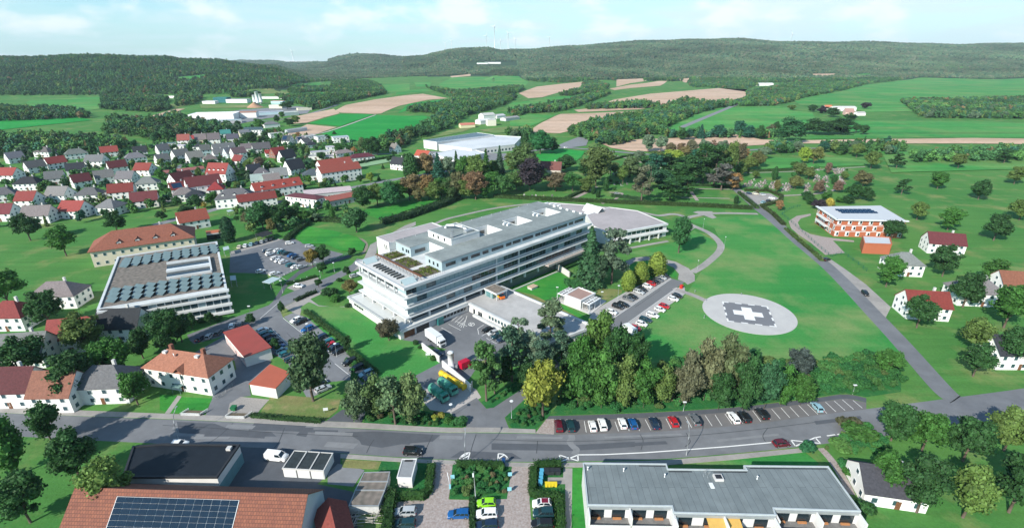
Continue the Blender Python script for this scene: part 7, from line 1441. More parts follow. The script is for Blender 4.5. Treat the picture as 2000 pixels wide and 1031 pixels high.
for i in range(26): x = rq.uniform(-3.2, 3.2); y = rq.uniform(-1.8, 1.8); t_a = rq.uniform(-.25, .25) if i % 3 else 1.4; l_ = rq.uniform(1.2, 2.6); tp.tube((x-math.cos(t_a)*l_, y-math.sin(t_a)*l_, 0.3+i*0.045), (x+math.cos(t_a)*l_, y+math.sin(t_a)*l_, 0.35+i*0.045), 0.07, n=5)
tag(tp.build('timber_pile', mat('grey_timber', (0.36, 0.34, 0.31), 0.9, 0.25, 2), None, loc=(X, Y, 0)), 'pile of pale grey timber poles below the gravel-roofed garages', 'timber pile')
# picket planters either side of the drive
for px, py, lb in ((372, 812, 'left of two white picket planters by the drive, nearer the tiled house'), (459, 817.5, 'right of two white picket planters by the drive, below the green bin')):
    X, Y = G(px, py); r = empty('picket_fence', X, Y, 0.12, R(-2)); tag(r, lb, 'fence', 'white picket planters'); mb = MB(); hw_ = 2.6
    for x0, y0, x1, y1 in ((-hw_, 0, hw_, 0), (-hw_, 0, -hw_+0.9, 2.0), (hw_, 0, hw_+0.9, 2.0)):
        n = int(math.hypot(x1-x0, y1-y0)/0.3)
        for i in range(n+1): u = i/n; mb.box(x0+(x1-x0)*u-0.08, x0+(x1-x0)*u+0.08, y0+(y1-y0)*u-0.03, y0+(y1-y0)*u+0.03, 0, 0.85)
        mb.tube((x0, y0, 0.65), (x1, y1, 0.65), 0.05, n=4); mb.tube((x0, y0, 0.25), (x1, y1, 0.25), 0.05, n=4)
    mb.build('pickets', M_whitem, r); s_ = MB().box(-hw_+0.1, hw_+0.3, 0.2, 1.8, 0, 0.3).build('planting', bdm, r)
# fences
def fence(pts, h, label, m, cat='fence', step=2.5, world=None):
    P = smooth_pts([G(*p) for p in pts], 5); r = empty('fence', P[0].x, P[0].y, 0); tag(r, label, cat); o = P[0]; mb = MB()
    for a, b in zip(P, P[1:]):
        a2, b2 = a-o, b-o
        for z in (0.25, 0.5, 0.75, 1.0): mb.tube((a2.x, a2.y, z*h), (b2.x, b2.y, z*h), 0.025, n=4)
    mb.build('rails', m, r); s = 0; pm_ = MB().box(-0.05, 0.05, -0.05, 0.05, 0, h).mesh('post', m); last = None
    for p in P:
        if last is None or (p-last).length > step: inst('post', pm_, r, (p.x-o.x, p.y-o.y, 0)); last = p
M_gf = mat('green_fence', (0.01, 0.12, 0.09), 0.6, 0.05, 1)
fence([(1528,420),(1560,448),(1590,475),(1622,502)], 1.6, 'green mesh fence along the lane in front of the care home', M_gf); fence([(1525,420),(1545,408),(1562,404)], 1.6, 'short green fence at the top of the care home drive', M_gf)
fence([(1625,502),(1648,498),(1692,530)], 1.6, 'green fence and gate behind the pale lane-side strip', M_gf); fence([(546,543),(575,528),(600,521),(655,507),(680,497)], 1.0, 'low white railing between the left car park and the street', M_whitem)
fence([(416,778),(430,777),(458,750)], 1.1, 'metal handrail at the corner of the tiled white house', M_metal); fence([(1560,306),(1505,303)], 1.8, 'dark fence panel behind the cemetery lawns', M_dark)
# wind turbines far behind the ridge
for px, base, hub, D, lb in ((965.5,96,52,7200,'tallest white wind turbine above the ridge'),(992.5,96,65,7600,'second tallest wind turbine, right of the tallest'),(949.5,92,70,8600,'wind turbine left of the tallest one'),(1006,96,77,8800,'wind turbine right of the second tallest'),(977.5,96,80,9300,'small wind turbine between the two tallest'),(881.5,92,80,9300,'leftmost wind turbine on the rounded hill'),(1073.5,90,73,8600,'lone wind turbine on the ridge right of the group'),(869.5,94,84,9300,'faint wind turbine at the far left of the rounded hill'),(570,122,100,8600,'faint wind turbine above the far valley gap'),(1548,80,67,8200,'lone wind turbine above the ridge on the far right')):
    y = (CY-hub)/F; dy = TC+y*TS; dz = -TS+y*TC; zh = H+dz*D/dy; X = (px-CX)/F*D/dy; zb = float(hgt(X, D)); r = empty('wind_turbine', X, D, zb); tag(r, lb, 'wind turbine', 'wind turbines on the horizon')
    k = 1.0; M_tb = mat('turbine_white', (0.9, 0.9, 0.9), 0.5, 0); MB().tube((0, 0, 0), (0, 0, zh-zb), 5.0, 3.4, 10).build('tower', M_tb, r); MB().box(-2.5, 2.5, -4, 8, zh-zb-2.5, zh-zb+2.5).build('nacelle', M_whitem, r); a0_ = rnd.random()*2; Lb = (zh-zb)*0.42 if zh-zb < 160 else 65
    for q in range(3):
        t = a0_+q*2.094; inst('blade', MB().tube((0, -5, 0), (math.sin(t)*Lb, -5, math.cos(t)*Lb), 3.2, 1.0, 5).mesh('blade', M_tb), r, (0, 0, zh-zb))
# ---------------------------------------------------------------- trees and hedges
def T(kind, fx, fy, ty, w, col, label, group=None, cat='tree'):
    """foot pixel, crown-top row, crown width in photo pixels"""
    X, Y = GT(fx, fy) if fy < 225 else G(fx, fy); z0 = float(hgt(X, Y)); y = (CY-ty)/F; dy = TC+y*TS; dz = -TS+y*TC; h = H+dz*Y/dy-z0
    h = max(h, 1.0); wd = w*(Y*TC+(H-z0-h*0.6)*TS)/F
    return tree(kind, 0, 0, h, wd, col, label, group, cat=cat, world=(X, Y), z=z0)
GOLD = (0.16, 0.125, 0.04)
NEAR = [
 ('broad',612,783,656,92,(.05,.075,.03),'tall dark tree with a bare trunk on the verge beside the small orange-roofed garage'),
 ('broad',760,665,624,46,(.07,.058,.03),'round brownish green tree on the lawn at the hospital podium corner'),
 ('broad',680,686,657,22,DG,'young dark tree at the edge of the lawn beside the parked cars'),
 ('bushy',700,822,745,60,(.085,.11,.05),'leftmost olive pine of the clump above the road'),('bushy',735,812,736,64,(.08,.105,.035),'second pine from the left in the clump above the road'),('pine',772,828,738,68,(.085,.11,.05),'third pine from the left in the clump above the road'),('bushy',806,828,730,62,(.09,.11,.04),'rightmost pine of the clump above the road, beside the green lorries'),('bushy',690,798,754,40,MG,'bushy green tree at the left foot of the pine clump'),('bushy',756,800,748,44,MG,'green tree in the middle of the pine clump'),
 ('pine',950,783,671,60,(.06,.11,.03),'tall pine with bare trunk on the island at the entrance road'),('pine',966,768,690,42,BG,'second pine just behind the tall one on the island'),
 ('pine',1000,744,640,60,BG,'dense pine left in the group in front of the service wing'),('pine',1012,700,622,46,GO,'pale pine touching the front edge of the service wing'),('pine',1034,728,652,56,GO,'grey-green pine in the middle of the wing group'),('pine',1075,676,588,62,(.10,.12,.06),'airy olive pine standing over the service wing deck'),('pine',1056,742,668,54,BG,'shaded pine below the airy olive one'),('pine',1096,712,648,52,BG,'dark pine at the right end of the service wing'),('bushy',985,752,694,46,DG,'dark round tree low in front of the wing group'),('bushy',1032,762,706,44,DG,'dark tree behind the yellow tree'),
 ('broad',1060,812,698,78,(.20,.20,.03),'bright yellow-green tree at the left end of the roadside bays'),
 ('bushy',1166,722,606,74,(.075,.12,.025),'tall green tree with yellow top beside the camper van'),('bushy',1136,742,652,64,MG,'green tree left of the tall yellow-topped one'),('bushy',1202,744,632,62,DG,'dark green tree below the camper van'),('spruce',1206,708,626,26,TL,'thin pointed conifer in front of the camper van'),('bushy',1236,748,654,58,DG,'dark tree at the edge of the big lawn'),('spruce',1248,724,648,44,DG,'dark spreading conifer reaching onto the big lawn'),
 ('bushy',1128,795,688,72,MG,'green tree behind the first roadside bays'),('bushy',1174,797,688,74,(.06,.12,.025),'green tree behind the white cars in the roadside bays'),('bushy',1216,796,698,66,OL,'olive tree behind the blue car in the roadside bays'),('bushy',1256,796,704,62,MG,'green tree behind the navy car in the roadside bays'),('bushy',1292,792,714,56,OL,'olive tree left of the tall thicket lamp'),('bushy',1106,770,702,50,DG,'dark tree right of the yellow tree'),
 ('bushy',1338,792,686,64,(.11,.11,.05),'brownish olive tree above the tall thicket lamp'),('bushy',1374,782,662,70,(.12,.12,.05),'tall olive-brown tree at the lower edge of the big lawn'),('bushy',1416,778,654,74,(.10,.105,.045),'highest olive tree right of the olive-brown one below the helipad'),('bushy',1402,800,722,60,DG,'dark bush tree behind the white estate car'),('bushy',1450,802,698,62,DG,'dark green bush tree below the helipad'),('bushy',1492,798,700,60,(.035,.08,.035),'dark green bush tree right below the helipad'),('bushy',1524,792,716,50,MG,'green bush tree left of the purple one'),('bushy',1555,738,682,54,(.045,.052,.043),'round purple-grey bush tree at the lawn edge'),('bushy',1562,792,728,52,MG,'green bush below the purple-grey one'),
 ('spruce',1150,558,438,66,(.035,.075,.03),'tall dark conifer of the pair beside the annexe, left one'),('pine',1194,554,450,70,(.075,.085,.055),'tall grey-green pine of the pair beside the annexe, right one'),('broad',1168,560,500,44,(.05,.075,.04),'bushy tree between the two tall conifers'),
 ('broad',1325,494,424,46,(.035,.09,.03),'large dark tree at the corner of the annexe'),
 ('egg',1226,567,528,28,(.15,.17,.03),"lowest of the three yellow-green trees beside the visitors' car park"),('egg',1250,553,511,30,(.15,.17,.03),"middle of the three yellow-green trees beside the visitors' car park"),('egg',1282,539,492,36,(.15,.17,.03),"uppermost of the three yellow-green trees beside the visitors' car park"),
 ('broad',611,522,482,28,(.20,.14,.03),'golden half of the tree pair at the end of the left car park'),('broad',632,515,478,34,(.04,.075,.025),'dark half of the tree pair at the end of the left car park'),
 ('broad',684,577,544,34,(.14,.12,.035),'small orange-olive tree at the hospital left corner'),('broad',623,562,543,15,DG,'small tree on the strip beside the pale bay'),('broad',679,541,520,15,DG,'small tree at the turning loop of the hospital street'),('broad',688,501,482,18,DG,'small tree beside the low white railing'),('broad',630,536,511,20,DG,'small dark tree left of the lamp in the grounds'),
 ('egg',449,473,423,27,(.02,.045,.02),'tall dark cypress beside the double garage'),
 ('broad',334,694,608,64,DG,'dark tree at the left edge below the clinic block, largest'),('broad',356,668,606,44,DG,'dark tree right of the largest one at the left edge'),('broad',316,660,600,50,(.03,.06,.03),'dark tree cut by the left edge below the clinic'),('broad',376,642,611,24,DG,'small tree on the clinic front bed'),('broad',411,634,608,18,DG,'smaller tree on the clinic front bed, right one'),('broad',491,634,612,22,DG,'small dark tree beside the double-headed lamp'),('broad',551,612,588,14,DG,'young tree on the paved corner at the junction'),('broad',541,690,660,18,DG,'small tree in the car row by the red-roofed hall'),
 ('broad',515,449,392,52,(.035,.085,.028),'large tree above the left car park'),('broad',547,446,400,44,DG,'dark tree right of the large one above the left car park'),('broad',490,442,409,32,(.11,.10,.04),'olive-brown tree left of the large one above the car park'),('broad',531,456,426,20,GOLD,'small golden tree under the large dark ones'),('broad',574,438,403,32,DG,'dark tree by the maroon-roofed white block'),('broad',596,436,408,30,MG,'green tree right of the maroon-roofed block'),('column',650,431,402,10,MG,'slim columnar tree behind the hedge'),('broad',697,454,404,50,(.04,.085,.03),'single large tree with a long shadow on the meadow behind the hospital'),
]
EDGE = [
 ('broad',713,410,360,36,DG),('broad',738,402,357,36,OL),('broad',762,404,354,42,(.03,.085,.03)),('broad',801,392,340,46,(.14,.10,.04)),('broad',838,391,340,40,(.19,.11,.04)),('broad',863,390,345,36,MG),('broad',891,388,334,38,(.11,.10,.04)),('egg',803,350,299,26,DG),('spruce',856,348,297,32,TL),('broad',833,346,300,36,(.17,.11,.045)),('broad',878,346,305,24,GO),('spruce',892,342,293,18,DG),('broad',906,348,303,26,MG),('broad',930,352,300,42,OL),('spruce',950,352,290,28,MG),('broad',929,390,334,46,(.17,.10,.045)),('broad',966,372,330,32,MG),('spruce',976,338,284,24,BG),
 ('broad',1023,347,277,54,(.07,.095,.03)),('broad',1035,374,307,64,PU),('broad',1008,372,330,40,(.07,.10,.03)),('broad',1085,374,337,44,(.14,.10,.05)),('broad',1118,374,334,36,(.05,.12,.03)),('broad',1055,302,254,42,(.025,.10,.03)),('egg',1025,292,257,16,DG),('broad',1076,300,268,28,DG),('broad',1105,334,301,38,DG),('broad',1163,364,284,60,(.085,.10,.03)),('broad',1230,352,302,34,(.07,.085,.035)),('pine',1252,398,325,36,(.10,.095,.05)),('pine',1278,352,301,34,TL),('pine',1294,348,299,32,DG),('pine',1308,390,350,54,DG),('broad',1330,360,317,54,DG),('pine',1372,358,282,44,DG),('pine',1394,360,284,46,DG),('pine',1408,372,322,46,(.09,.085,.06)),('broad',1420,352,274,34,OL),('broad',1430,372,337,28,OR),('broad',1434,318,300,16,GD),('broad',1319,318,290,26,YG),('broad',1303,316,292,20,YG),('broad',1350,340,300,40,DG),('pine',1268,372,318,34,(.035,.07,.035)),('broad',1216,360,322,26,OL),
 ('broad',1265,298,262,22,GO),('broad',1290,299,261,22,GO),('broad',1310,301,278,20,(.13,.10,.05)),('broad',1330,302,279,18,(.16,.10,.05)),('broad',1350,302,271,24,(.13,.12,.06)),('broad',1374,302,270,22,GO),('broad',1392,302,275,20,BN),('broad',1410,300,272,20,GO),('broad',1441,322,277,30,(.12,.10,.045)),('broad',1462,333,306,28,(.11,.12,.03)),('broad',1478,328,294,26,(.12,.12,.035)),('broad',1491,312,284,24,GO),('broad',1557,298,275,20,GO),('broad',1568,321,287,20,YG),('broad',1588,321,286,26,(.13,.13,.035)),('broad',1607,298,275,20,TL),('broad',1672,308,277,22,OL),('broad',1516,376,351,15,(.13,.12,.035)),('broad',1552,370,343,24,(.12,.12,.035)),('broad',1560,346,317,26,(.10,.12,.035)),('broad',1578,351,325,20,(.11,.12,.035)),('broad',1551,329,314,14,MG),('broad',1615,342,317,12,BN),('broad',1597,380,351,20,BN),('broad',1635,377,352,19,BN),('broad',1668,390,358,30,DG),('broad',1685,364,334,32,(.12,.11,.04)),('broad',1521,412,391,15,(.20,.11,.045)),
 ('column',1512,352,325,9,DG),('column',1628,360,341,9,DG),('column',1437,398,382,8,DG),('column',1158,379,362,8,DG),('column',1168,386,371,8,DG),('column',1183,373,347,10,DG),('column',1212,346,330,7,DG),
 ('broad',1598,410,389,26,PU),('egg',1619,404,387,15,GD),('broad',1582,400,384,20,DG),('broad',1655,398,382,22,DG),('broad',1640,396,384,18,MG),
 ('broad',1540,280,229,52,(.025,.07,.025)),('broad',1443,266,234,26,TL),('broad',1460,270,246,30,TL),('broad',1483,272,245,22,DG),('broad',1505,264,242,20,(.08,.08,.035)),('broad',1513,264,237,14,DG),('broad',1592,264,232,50,DG),('broad',1636,264,229,52,DG),('broad',1671,260,240,14,DG),('broad',1685,264,244,16,DG),('broad',1332,274,251,20,DG),('broad',1344,273,252,15,TL),('spruce',1368,271,242,19,TL),('broad',1402,270,242,26,TL),('broad',1386,269,257,12,DG),
 ('broad',1585,219,204,18,DG),('broad',1605,223,207,20,PU),('broad',1625,229,209,25,DG),('broad',1660,236,221,22,DG),('broad',1545,216,205,14,OL),('broad',1690,214,200,16,PU),
]
EDGE += [('bushy',780,396,352,38,MG),('bushy',820,394,356,34,(.13,.11,.04)),('bushy',850,395,352,34,OL),('bushy',877,392,348,32,(.06,.09,.03)),('bushy',910,390,346,36,OL),('bushy',948,388,342,34,MG),('bushy',985,382,340,36,(.05,.10,.03)),('broad',818,344,308,26,OL),('broad',868,340,308,24,(.13,.11,.04)),('broad',918,342,304,26,MG),('broad',965,346,312,24,(.07,.10,.03)),('spruce',843,338,300,20,DG),('broad',1000,340,296,32,OL),('broad',1062,350,330,22,DG),('broad',1140,345,312,28,DG),('bushy',1145,376,345,34,OL),('broad',1192,345,312,30,(.09,.11,.035)),('spruce',1240,340,306,26,DG),('pine',1262,345,306,34,DG),('pine',1318,345,308,36,DG),('pine',1348,362,302,42,DG),('pine',1360,345,294,36,TL),('pine',1385,340,290,36,DG),('pine',1340,380,346,38,DG),('bushy',1290,366,330,38,(.03,.07,.03)),('broad',1410,330,290,32,(.12,.12,.04)),('broad',1450,312,286,24,OR),('broad',1400,312,284,26,(.13,.12,.04)),('broad',1378,312,286,24,OL),('broad',1340,312,286,24,(.15,.12,.04)),('broad',1280,318,292,26,OL),('broad',1250,316,294,22,GO),('broad',1445,345,318,24,OL),('broad',1500,302,280,22,OL),('broad',1525,300,280,20,DG),('broad',1640,302,282,22,DG),('broad',1700,330,296,30,OL),('broad',1476,350,334,14,OL),('broad',1648,352,334,16,OL),('broad',1575,392,374,20,DG),('broad',1612,392,374,18,MG),('broad',1690,392,366,28,DG)]
VILL = [(385,329,304,18,DG),(391,353,324,12,OL),(413,336,311,28,DG),(436,337,315,18,OL),(447,343,319,26,DG),(380,357,339,18,DG),(318,356,329,22,MG),(332,383,365,18,MG),(347,403,383,20,DG),(366,419,401,32,DG),(388,409,379,22,DG),(413,401,377,24,MG),(399,409,392,12,GD),(423,404,388,16,MG),(507,331,307,28,BN),(486,339,311,20,OL),(478,351,329,28,DG),(544,391,371,18,DG),(582,366,342,18,OL),(573,299,284,26,DG),(592,298,284,20,DG),(557,298,284,14,OL),
 (490,283,257,32,DG),(508,256,231,22,MG),(542,241,224,12,DG),(566,247,231,24,DG),(578,243,225,18,OL),(562,215,197,28,DG),(552,232,218,14,MG),(466,252,236,16,DG),(606,333,311,22,(.05,.10,.05)),(619,334,312,20,DG),(628,313,297,20,DG),(660,295,279,28,MG),(682,297,282,18,DG),(692,301,287,15,OR),(711,301,267,26,(.09,.11,.04)),(726,304,264,34,DG),(737,304,274,26,DG),(724,357,335,16,YG),(604,359,341,14,LG),(704,358,340,14,DG),(372,300,288,12,DG),(345,322,306,14,DG),(330,328,314,12,MG),(460,338,322,14,DG),(520,332,318,14,DG),(535,330,318,10,MG),(500,312,300,14,DG),(455,288,277,12,DG),(470,288,276,14,DG),(520,284,272,16,DG),(545,290,278,14,DG),(430,318,306,12,DG),(590,320,306,14,DG),(598,312,300,12,MG),(640,318,306,12,DG),(340,345,330,16,DG),(405,352,338,12,DG),(465,372,355,18,OL),(450,380,365,14,GOLD),(440,392,378,14,DG),(530,400,384,14,DG),(560,408,390,18,DG),(622,408,392,16,DG),(640,404,390,14,MG),(760,318,304,12,DG),(792,322,300,16,DG),(748,330,320,8,DG),(740,352,342,10,DG),(815,330,308,14,OL),(690,330,320,8,DG),(655,366,355,10,DG),(632,368,354,12,DG),(478,420,408,10,DG),(463,434,420,12,DG),(320,405,385,20,DG),(322,378,362,16,DG),(318,432,412,20,DG),(333,276,262,14,DG),(404,285,272,12,DG),(517,268,256,14,DG),(545,272,262,10,DG),(600,268,258,10,DG),(583,268,258,10,OR),(640,276,262,14,DG),(653,263,255,10,DG),(770,306,294,12,DG)]
EXT = [(60,470,415,50,DG),(130,500,440,54,MG),(230,455,410,40,DG),(20,600,520,70,MG),(100,640,560,66,DG),(180,690,610,70,OL),(60,740,650,84,DG),(230,740,660,76,MG),(150,780,690,80,DG),(280,700,640,50,DG),(270,420,380,36,DG),(200,380,345,30,MG),(110,400,360,36,DG),(40,380,345,34,DG),(260,350,320,28,OL),(180,330,305,24,DG),(240,310,285,22,DG),(270,790,720,54,MG),(100,860,790,60,DG),(30,930,820,90,MG),(160,940,840,86,DG),(230,1000,900,90,OL),(60,1020,930,90,DG),
 (1740,470,425,42,DG),(1790,430,395,36,OL),(1850,450,405,44,MG),(1940,470,415,50,DG),(1990,430,385,44,OL),(1760,380,350,30,DG),(1830,370,335,32,MG),(1910,390,350,38,DG),(1980,360,325,34,OL),(1750,330,300,28,DG),(1870,330,300,30,OL),(1960,320,292,28,DG),(1730,560,500,50,MG),(1880,600,530,62,DG),(1960,640,555,74,MG),(1900,690,620,66,OL),(1980,720,640,74,DG),(1840,540,480,52,DG),(1790,640,575,56,DG),(1730,728,680,50,MG),(1900,735,670,60,DG),(1930,560,505,50,MG),(1740,860,790,70,DG),(1800,880,800,76,MG),(1880,900,810,84,DG),(1960,880,800,80,OL),(1720,960,880,70,MG),(1790,1000,900,90,DG),(1880,1010,910,90,OL),(1970,1000,890,96,DG)]
for k, fx, fy, ty, w, col, lb in NEAR: T(k, fx, fy, ty, w, col, lb)
CN = lambda c: 'copper-purple' if c[0] > c[1]*1.1 and c[0] < .06 else 'orange-brown' if c[0] > c[1]*1.25 else 'golden' if c[0] > .18 else 'yellowish green' if c[0] > c[1]*.95 and c[0] > .1 else 'brownish olive' if c[0] > c[1]*.85 else 'bluish green' if c[2] > c[0]*1.1 else 'dark green' if c[1] < .08 else 'green'
KN = {'bushy': 'broadleaf tree', 'broad': 'broadleaf tree', 'pine': 'pine', 'spruce': 'conifer', 'egg': 'cypress-shaped tree', 'column': 'slim cypress', 'shrub': 'bush'}
def nth(i):
    i += 1; return '%d%s' % (i, 'th' if 10 < i % 100 < 14 else {1: 'st', 2: 'nd', 3: 'rd'}.get(i % 10, 'th'))
CNT = {}
def uniq(lb): CNT[lb] = CNT.get(lb, -1)+1; return '%s, %s from the left' % (lb, nth(CNT[lb]))
for k, fx, fy, ty, w, col in sorted(EDGE, key=lambda t: t[1]):
    ar = 'on the hillside' if fy < 240 else 'above the ploughed band' if fy < 282 and fx > 1100 else 'in or near the cemetery' if fy < 400 or fx < 1100 else 'near the care home'
    c = CN(col); T('bushy' if (k == 'broad' and w > 17 and col[1] < .10) else k, fx, fy, ty, w*1.17, col, uniq('%s %s %s' % (c, KN[k], ar)), '%s %ss %s' % (c, KN[k], ar))
for fx, fy, ty, w, col in sorted(VILL): T('spruce' if w < 11 and col == DG else 'broad', fx, fy, ty, w, col, uniq('%s garden tree among the village houses' % CN(col)), '%s garden trees of the village' % CN(col))
for fx, fy, ty, w, col in sorted([q for q in EXT if not (q[0] < 300 and 300 < q[1] < 430)]):
    s = 'left' if fx < 1000 else 'right'; T('broad' if w > 30 or col != DG else 'pine', fx, fy, ty, w, col, uniq('%s tree on the far %s meadows' % (CN(col), s)), '%s trees beyond the %s side' % (CN(col), s))
def S(px, py, h, w, col, label, group=None): X, Y = G(px, py); return tree('shrub', 0, 0, h, w, col, label, group, world=(X, Y))
for px, py, h, w, col, lb in ((850,820,1.6,2.4,(.20,.20,.03),'yellow round bush beside the entrance lamp, left one'),(863,815,1.8,2.6,(.20,.17,.03),'yellow round bush beside the entrance lamp, right one'),(877,826,1.8,2.8,MG,'green bush below the entrance lamp'),(897,828,2.2,4.2,(.04,.11,.03),'large green bush at the left of the entrance road'),(845,703,1.8,2.6,MG,'green bush at the white wall by the lawn corner'),(812,672,1.4,2.6,DG,'low bush at the lawn corner by the lorry'),(822,680,1.4,2.6,DG,'low dark bush nearer the white wall'),(679,601,2.2,2.6,DG,'dark bush at the podium left end'),(640,578,3.2,7,DG,'large dark shrub in the bed left of the hospital'),(655,588,2.6,6,MG,'green shrub in the bed left of the hospital'),(664,550,1.8,3,DG,'round shrub by the street left of the hospital'),(1130,560,3.6,9,(.035,.10,.03),'broad green shrub at the foot of the tall dark conifer'),(1112,556,2.8,6,(.035,.10,.03),'green shrub at the end of the retaining wall'),(363,634,1.6,3.2,(.13,.17,.03),'yellow-green bush on the clinic front bed'),(395,630,1.8,4,DG,'dark bush on the clinic front bed'),(425,626,1.8,4,DG,'dark bush at the right of the clinic front bed'),(1575,880,2.4,4.6,(.03,.10,.04),'rounded green shrub at the end of the grass strip behind the apartments'),(1655,836,3.4,6.5,(.07,.07,.03),'brownish bush overhanging the road at the right edge'),(1680,858,3.4,8,MG,'green bush at the right edge by the road'),(1640,878,2.4,6,(.07,.12,.03),'bush above the dark slate roof'),(1662,930,2.4,4,MG,'green bush between the brick path and the white wall'),(1676,948,2.2,3.4,(.13,.17,.04),'pale green bush against the white wall'),(1648,912,2.2,3.6,(.03,.10,.03),'dark bush beside the brick path'),(1684,1000,2.6,5,DG,'dark shrub at the lower right corner'),(1150,700,2.2,5,DG,'dark shrub on the road bank below the wing'),(1320,352,2.0,6,DG,'low dark shrub in the cemetery')):
    S(px, py, h, w, col, lb)
H_ = leafy_bar
H_('hedge', [(965,386),(1060,391),(1180,396),(1300,401),(1400,405),(1468,409)], 3.0, 2.2, (.045,.085,.025), 'long trimmed hedge between the cemetery and the hospital park', dens=4, size=.35)
H_('hedge', [(750,437),(790,428),(830,414),(865,402),(895,388)], 5.0, 3.2, (.032,.07,.03), 'dense shrub hedge along the meadow behind the hospital', dens=4, size=.4, rough=.3)
H_('hedge', [(597,610),(620,628),(650,651),(672,668)], 1.6, 1.3, (.04,.09,.025), 'low hedge along the lawn beside the parked cars', dens=12, size=.2, rough=.3)
H_('hedge', [(684,690),(705,708),(735,732)], 1.8, 1.5, (.04,.10,.025), 'lower hedge between the lawn and the shaded cars', dens=12, size=.2, rough=.3)
H_('hedge', [(492,813),(560,819.5),(628,824)], 1.4, 0.9, (.035,.085,.025), 'low hedge along the pavement below the verge', dens=14, size=.18, rough=.25)
H_('hedge', [(1443,378),(1456,389),(1472,402),(1479,408)], 2.2, 1.6, (.05,.095,.03), 'hedge on the left of the lane by the cemetery car park', dens=5, size=.3)
H_('hedge', [(1455,373),(1500,374),(1526,384),(1524,394),(1500,401),(1488,404),(1510,420),(1530,440)], 2.2, 1.6, (.06,.09,.03), 'curved hedge round the cemetery car park', dens=5, size=.3)
H_('hedge', [(1535,448),(1560,470),(1590,495),(1606,510)], 2.2, 0.9, (.07,.12,.03), 'low verge hedge between the lane and the green fence', dens=5, size=.3, rough=.3)
H_('hedge', [(892,910.5),(940,911.5),(982,912.5)], 1.6, 1.4, (.032,.085,.022), 'front hedge of the planted block facing the road', dens=16, size=.17, rough=.25)
H_('hedge', [(843,912),(838,960),(826,972),(785,972)], 1.7, 1.5, (.035,.09,.022), 'hedge curving round the site cabin plot', dens=16, size=.17, rough=.3)
H_('hedge', [(1042,918),(1040,965),(1048,972),(1092,975),(1096,1040)], 1.8, 1.6, (.035,.09,.022), 'hedge round the bins and down beside the parked cars', dens=16, size=.17, rough=.3)
H_('hedge', [(1046,914),(1080,911),(1096,911)], 1.8, 1.6, (.032,.085,.022), 'hedge between the road and the blue bins', dens=16, size=.17, rough=.3)
H_('hedge', [(922,976),(923,1045)], 1.2, 1.2, (.03,.075,.022), 'narrow hedge between the blue car and the lime green car', dens=16, size=.17)
H_('hedge', [(767,965),(760,1000),(757,1045)], 2.2, 1.9, (.032,.08,.022), 'ragged hedge beside the gravel-roofed garages', dens=14, size=.2, rough=.35)
H_('hedge', [(1322,363),(1380,364),(1440,368)], 2.2, 1.6, (.04,.085,.03), 'low cemetery hedge under the dark pines', dens=4, size=.35)
H_('hedge', [(1452,336),(1520,334),(1590,332)], 2.2, 1.6, (.045,.09,.03), 'straight cemetery hedge above the grave rows', dens=4, size=.35)
H_('hedge', [(1100,392),(1125,380),(1145,372)], 2.2, 1.6, (.04,.085,.03), 'short hedge beside the cemetery path', dens=4, size=.35)
H_('hedge', [(1180,318),(1215,308),(1250,302)], 2.2, 1.6, (.04,.085,.03), 'hedge between the graves and the field road', dens=4, size=.35)
H_('hedge', [(1255,392),(1195,384)], 2.6, 2.0, (.03,.075,.03), 'short dark hedge in the cemetery', dens=5, size=.3)
H_('hedge', [(560,470),(585,449),(600,440)], 3.0, 2.0, (.03,.07,.025), 'hedge at the top of the lush bank', dens=6, size=.3, rough=.3)
H_('hedge', [(610,430),(640,432),(668,434)], 4.0, 2.4, (.04,.08,.028), 'hedge row left of the single large meadow tree', dens=5, size=.35, rough=.3)
H_('hedge', [(690,322),(770,308)], 2.5, 2.2, (.03,.09,.03), 'straight hedge behind the sports court', dens=4, size=.4)
H_('hedge', [(560,556),(590,549),(618,541)], 1.4, 1.0, (.035,.09,.025), 'low hedge above the pale bay', dens=10, size=.2)
H_('hedge', [(578,588),(600,578),(618,571)], 1.6, 1.0, (.03,.06,.025), 'row of clipped bushes along the street below the pale bay', dens=10, size=.25, rough=.4)
# planted masses nobody could count
def thick(polypx, spacing, lo, hi, label, seed, cat='shrubbery', name='thicket'):
    pts = fill(polypx, spacing, seed=seed, terrain=False); rs = random.Random(seed); scatter(name, [(x, y, 0) for x, y in pts], [rs.uniform(lo, hi) for _ in pts], PC_thick, label, cat, seed)
thick([(1085,803),(1100,740),(1170,720),(1250,735),(1330,702),(1450,694),(1560,708),(1692,694),(1760,700),(1760,755),(1692,766),(1594,770),(1500,780),(1300,796),(1180,803)], 2.3, 0.55, 1.35, 'dense green thicket on the bank between the big lawn and the roadside bays', 1)
thick([(890,914),(992,917),(985,968),(882,968)], 1.4, 0.4, 0.75, 'planted shrub block between the two paved yards', 2)
thick([(1000,820),(1030,785),(1075,775),(1070,805),(1046,834),(1002,833)], 1.4, 0.35, 0.7, 'low green ground cover on the island by the yellow tree', 3, 'ground cover')
thick([(955,793),(950,785),(1022,742),(1026,750)], 1.2, 0.3, 0.5, 'ground cover on the island under the tall pine', 4, 'ground cover')
thick([(712,824),(730,800),(830,805),(905,822),(905,832),(840,833)], 1.5, 0.35, 0.8, 'ground cover under the pine clump', 5, 'ground cover')
thick([(1655,840),(1700,832),(1740,880),(1700,885),(1640,884),(1610,878)], 1.6, 0.5, 1.0, 'shrubs above the slate-roofed house', 6)
thick([(668,700),(700,712),(735,742),(800,790),(760,800),(690,760)], 2.0, 0.4, 0.9, 'shrubs at the lower end of the lawn', 7)
thick([(1000,745),(1060,700),(1110,680),(1118,690),(1070,725),(1030,752)], 1.8, 0.4, 0.8, 'shade planting along the road behind the wing', 8)
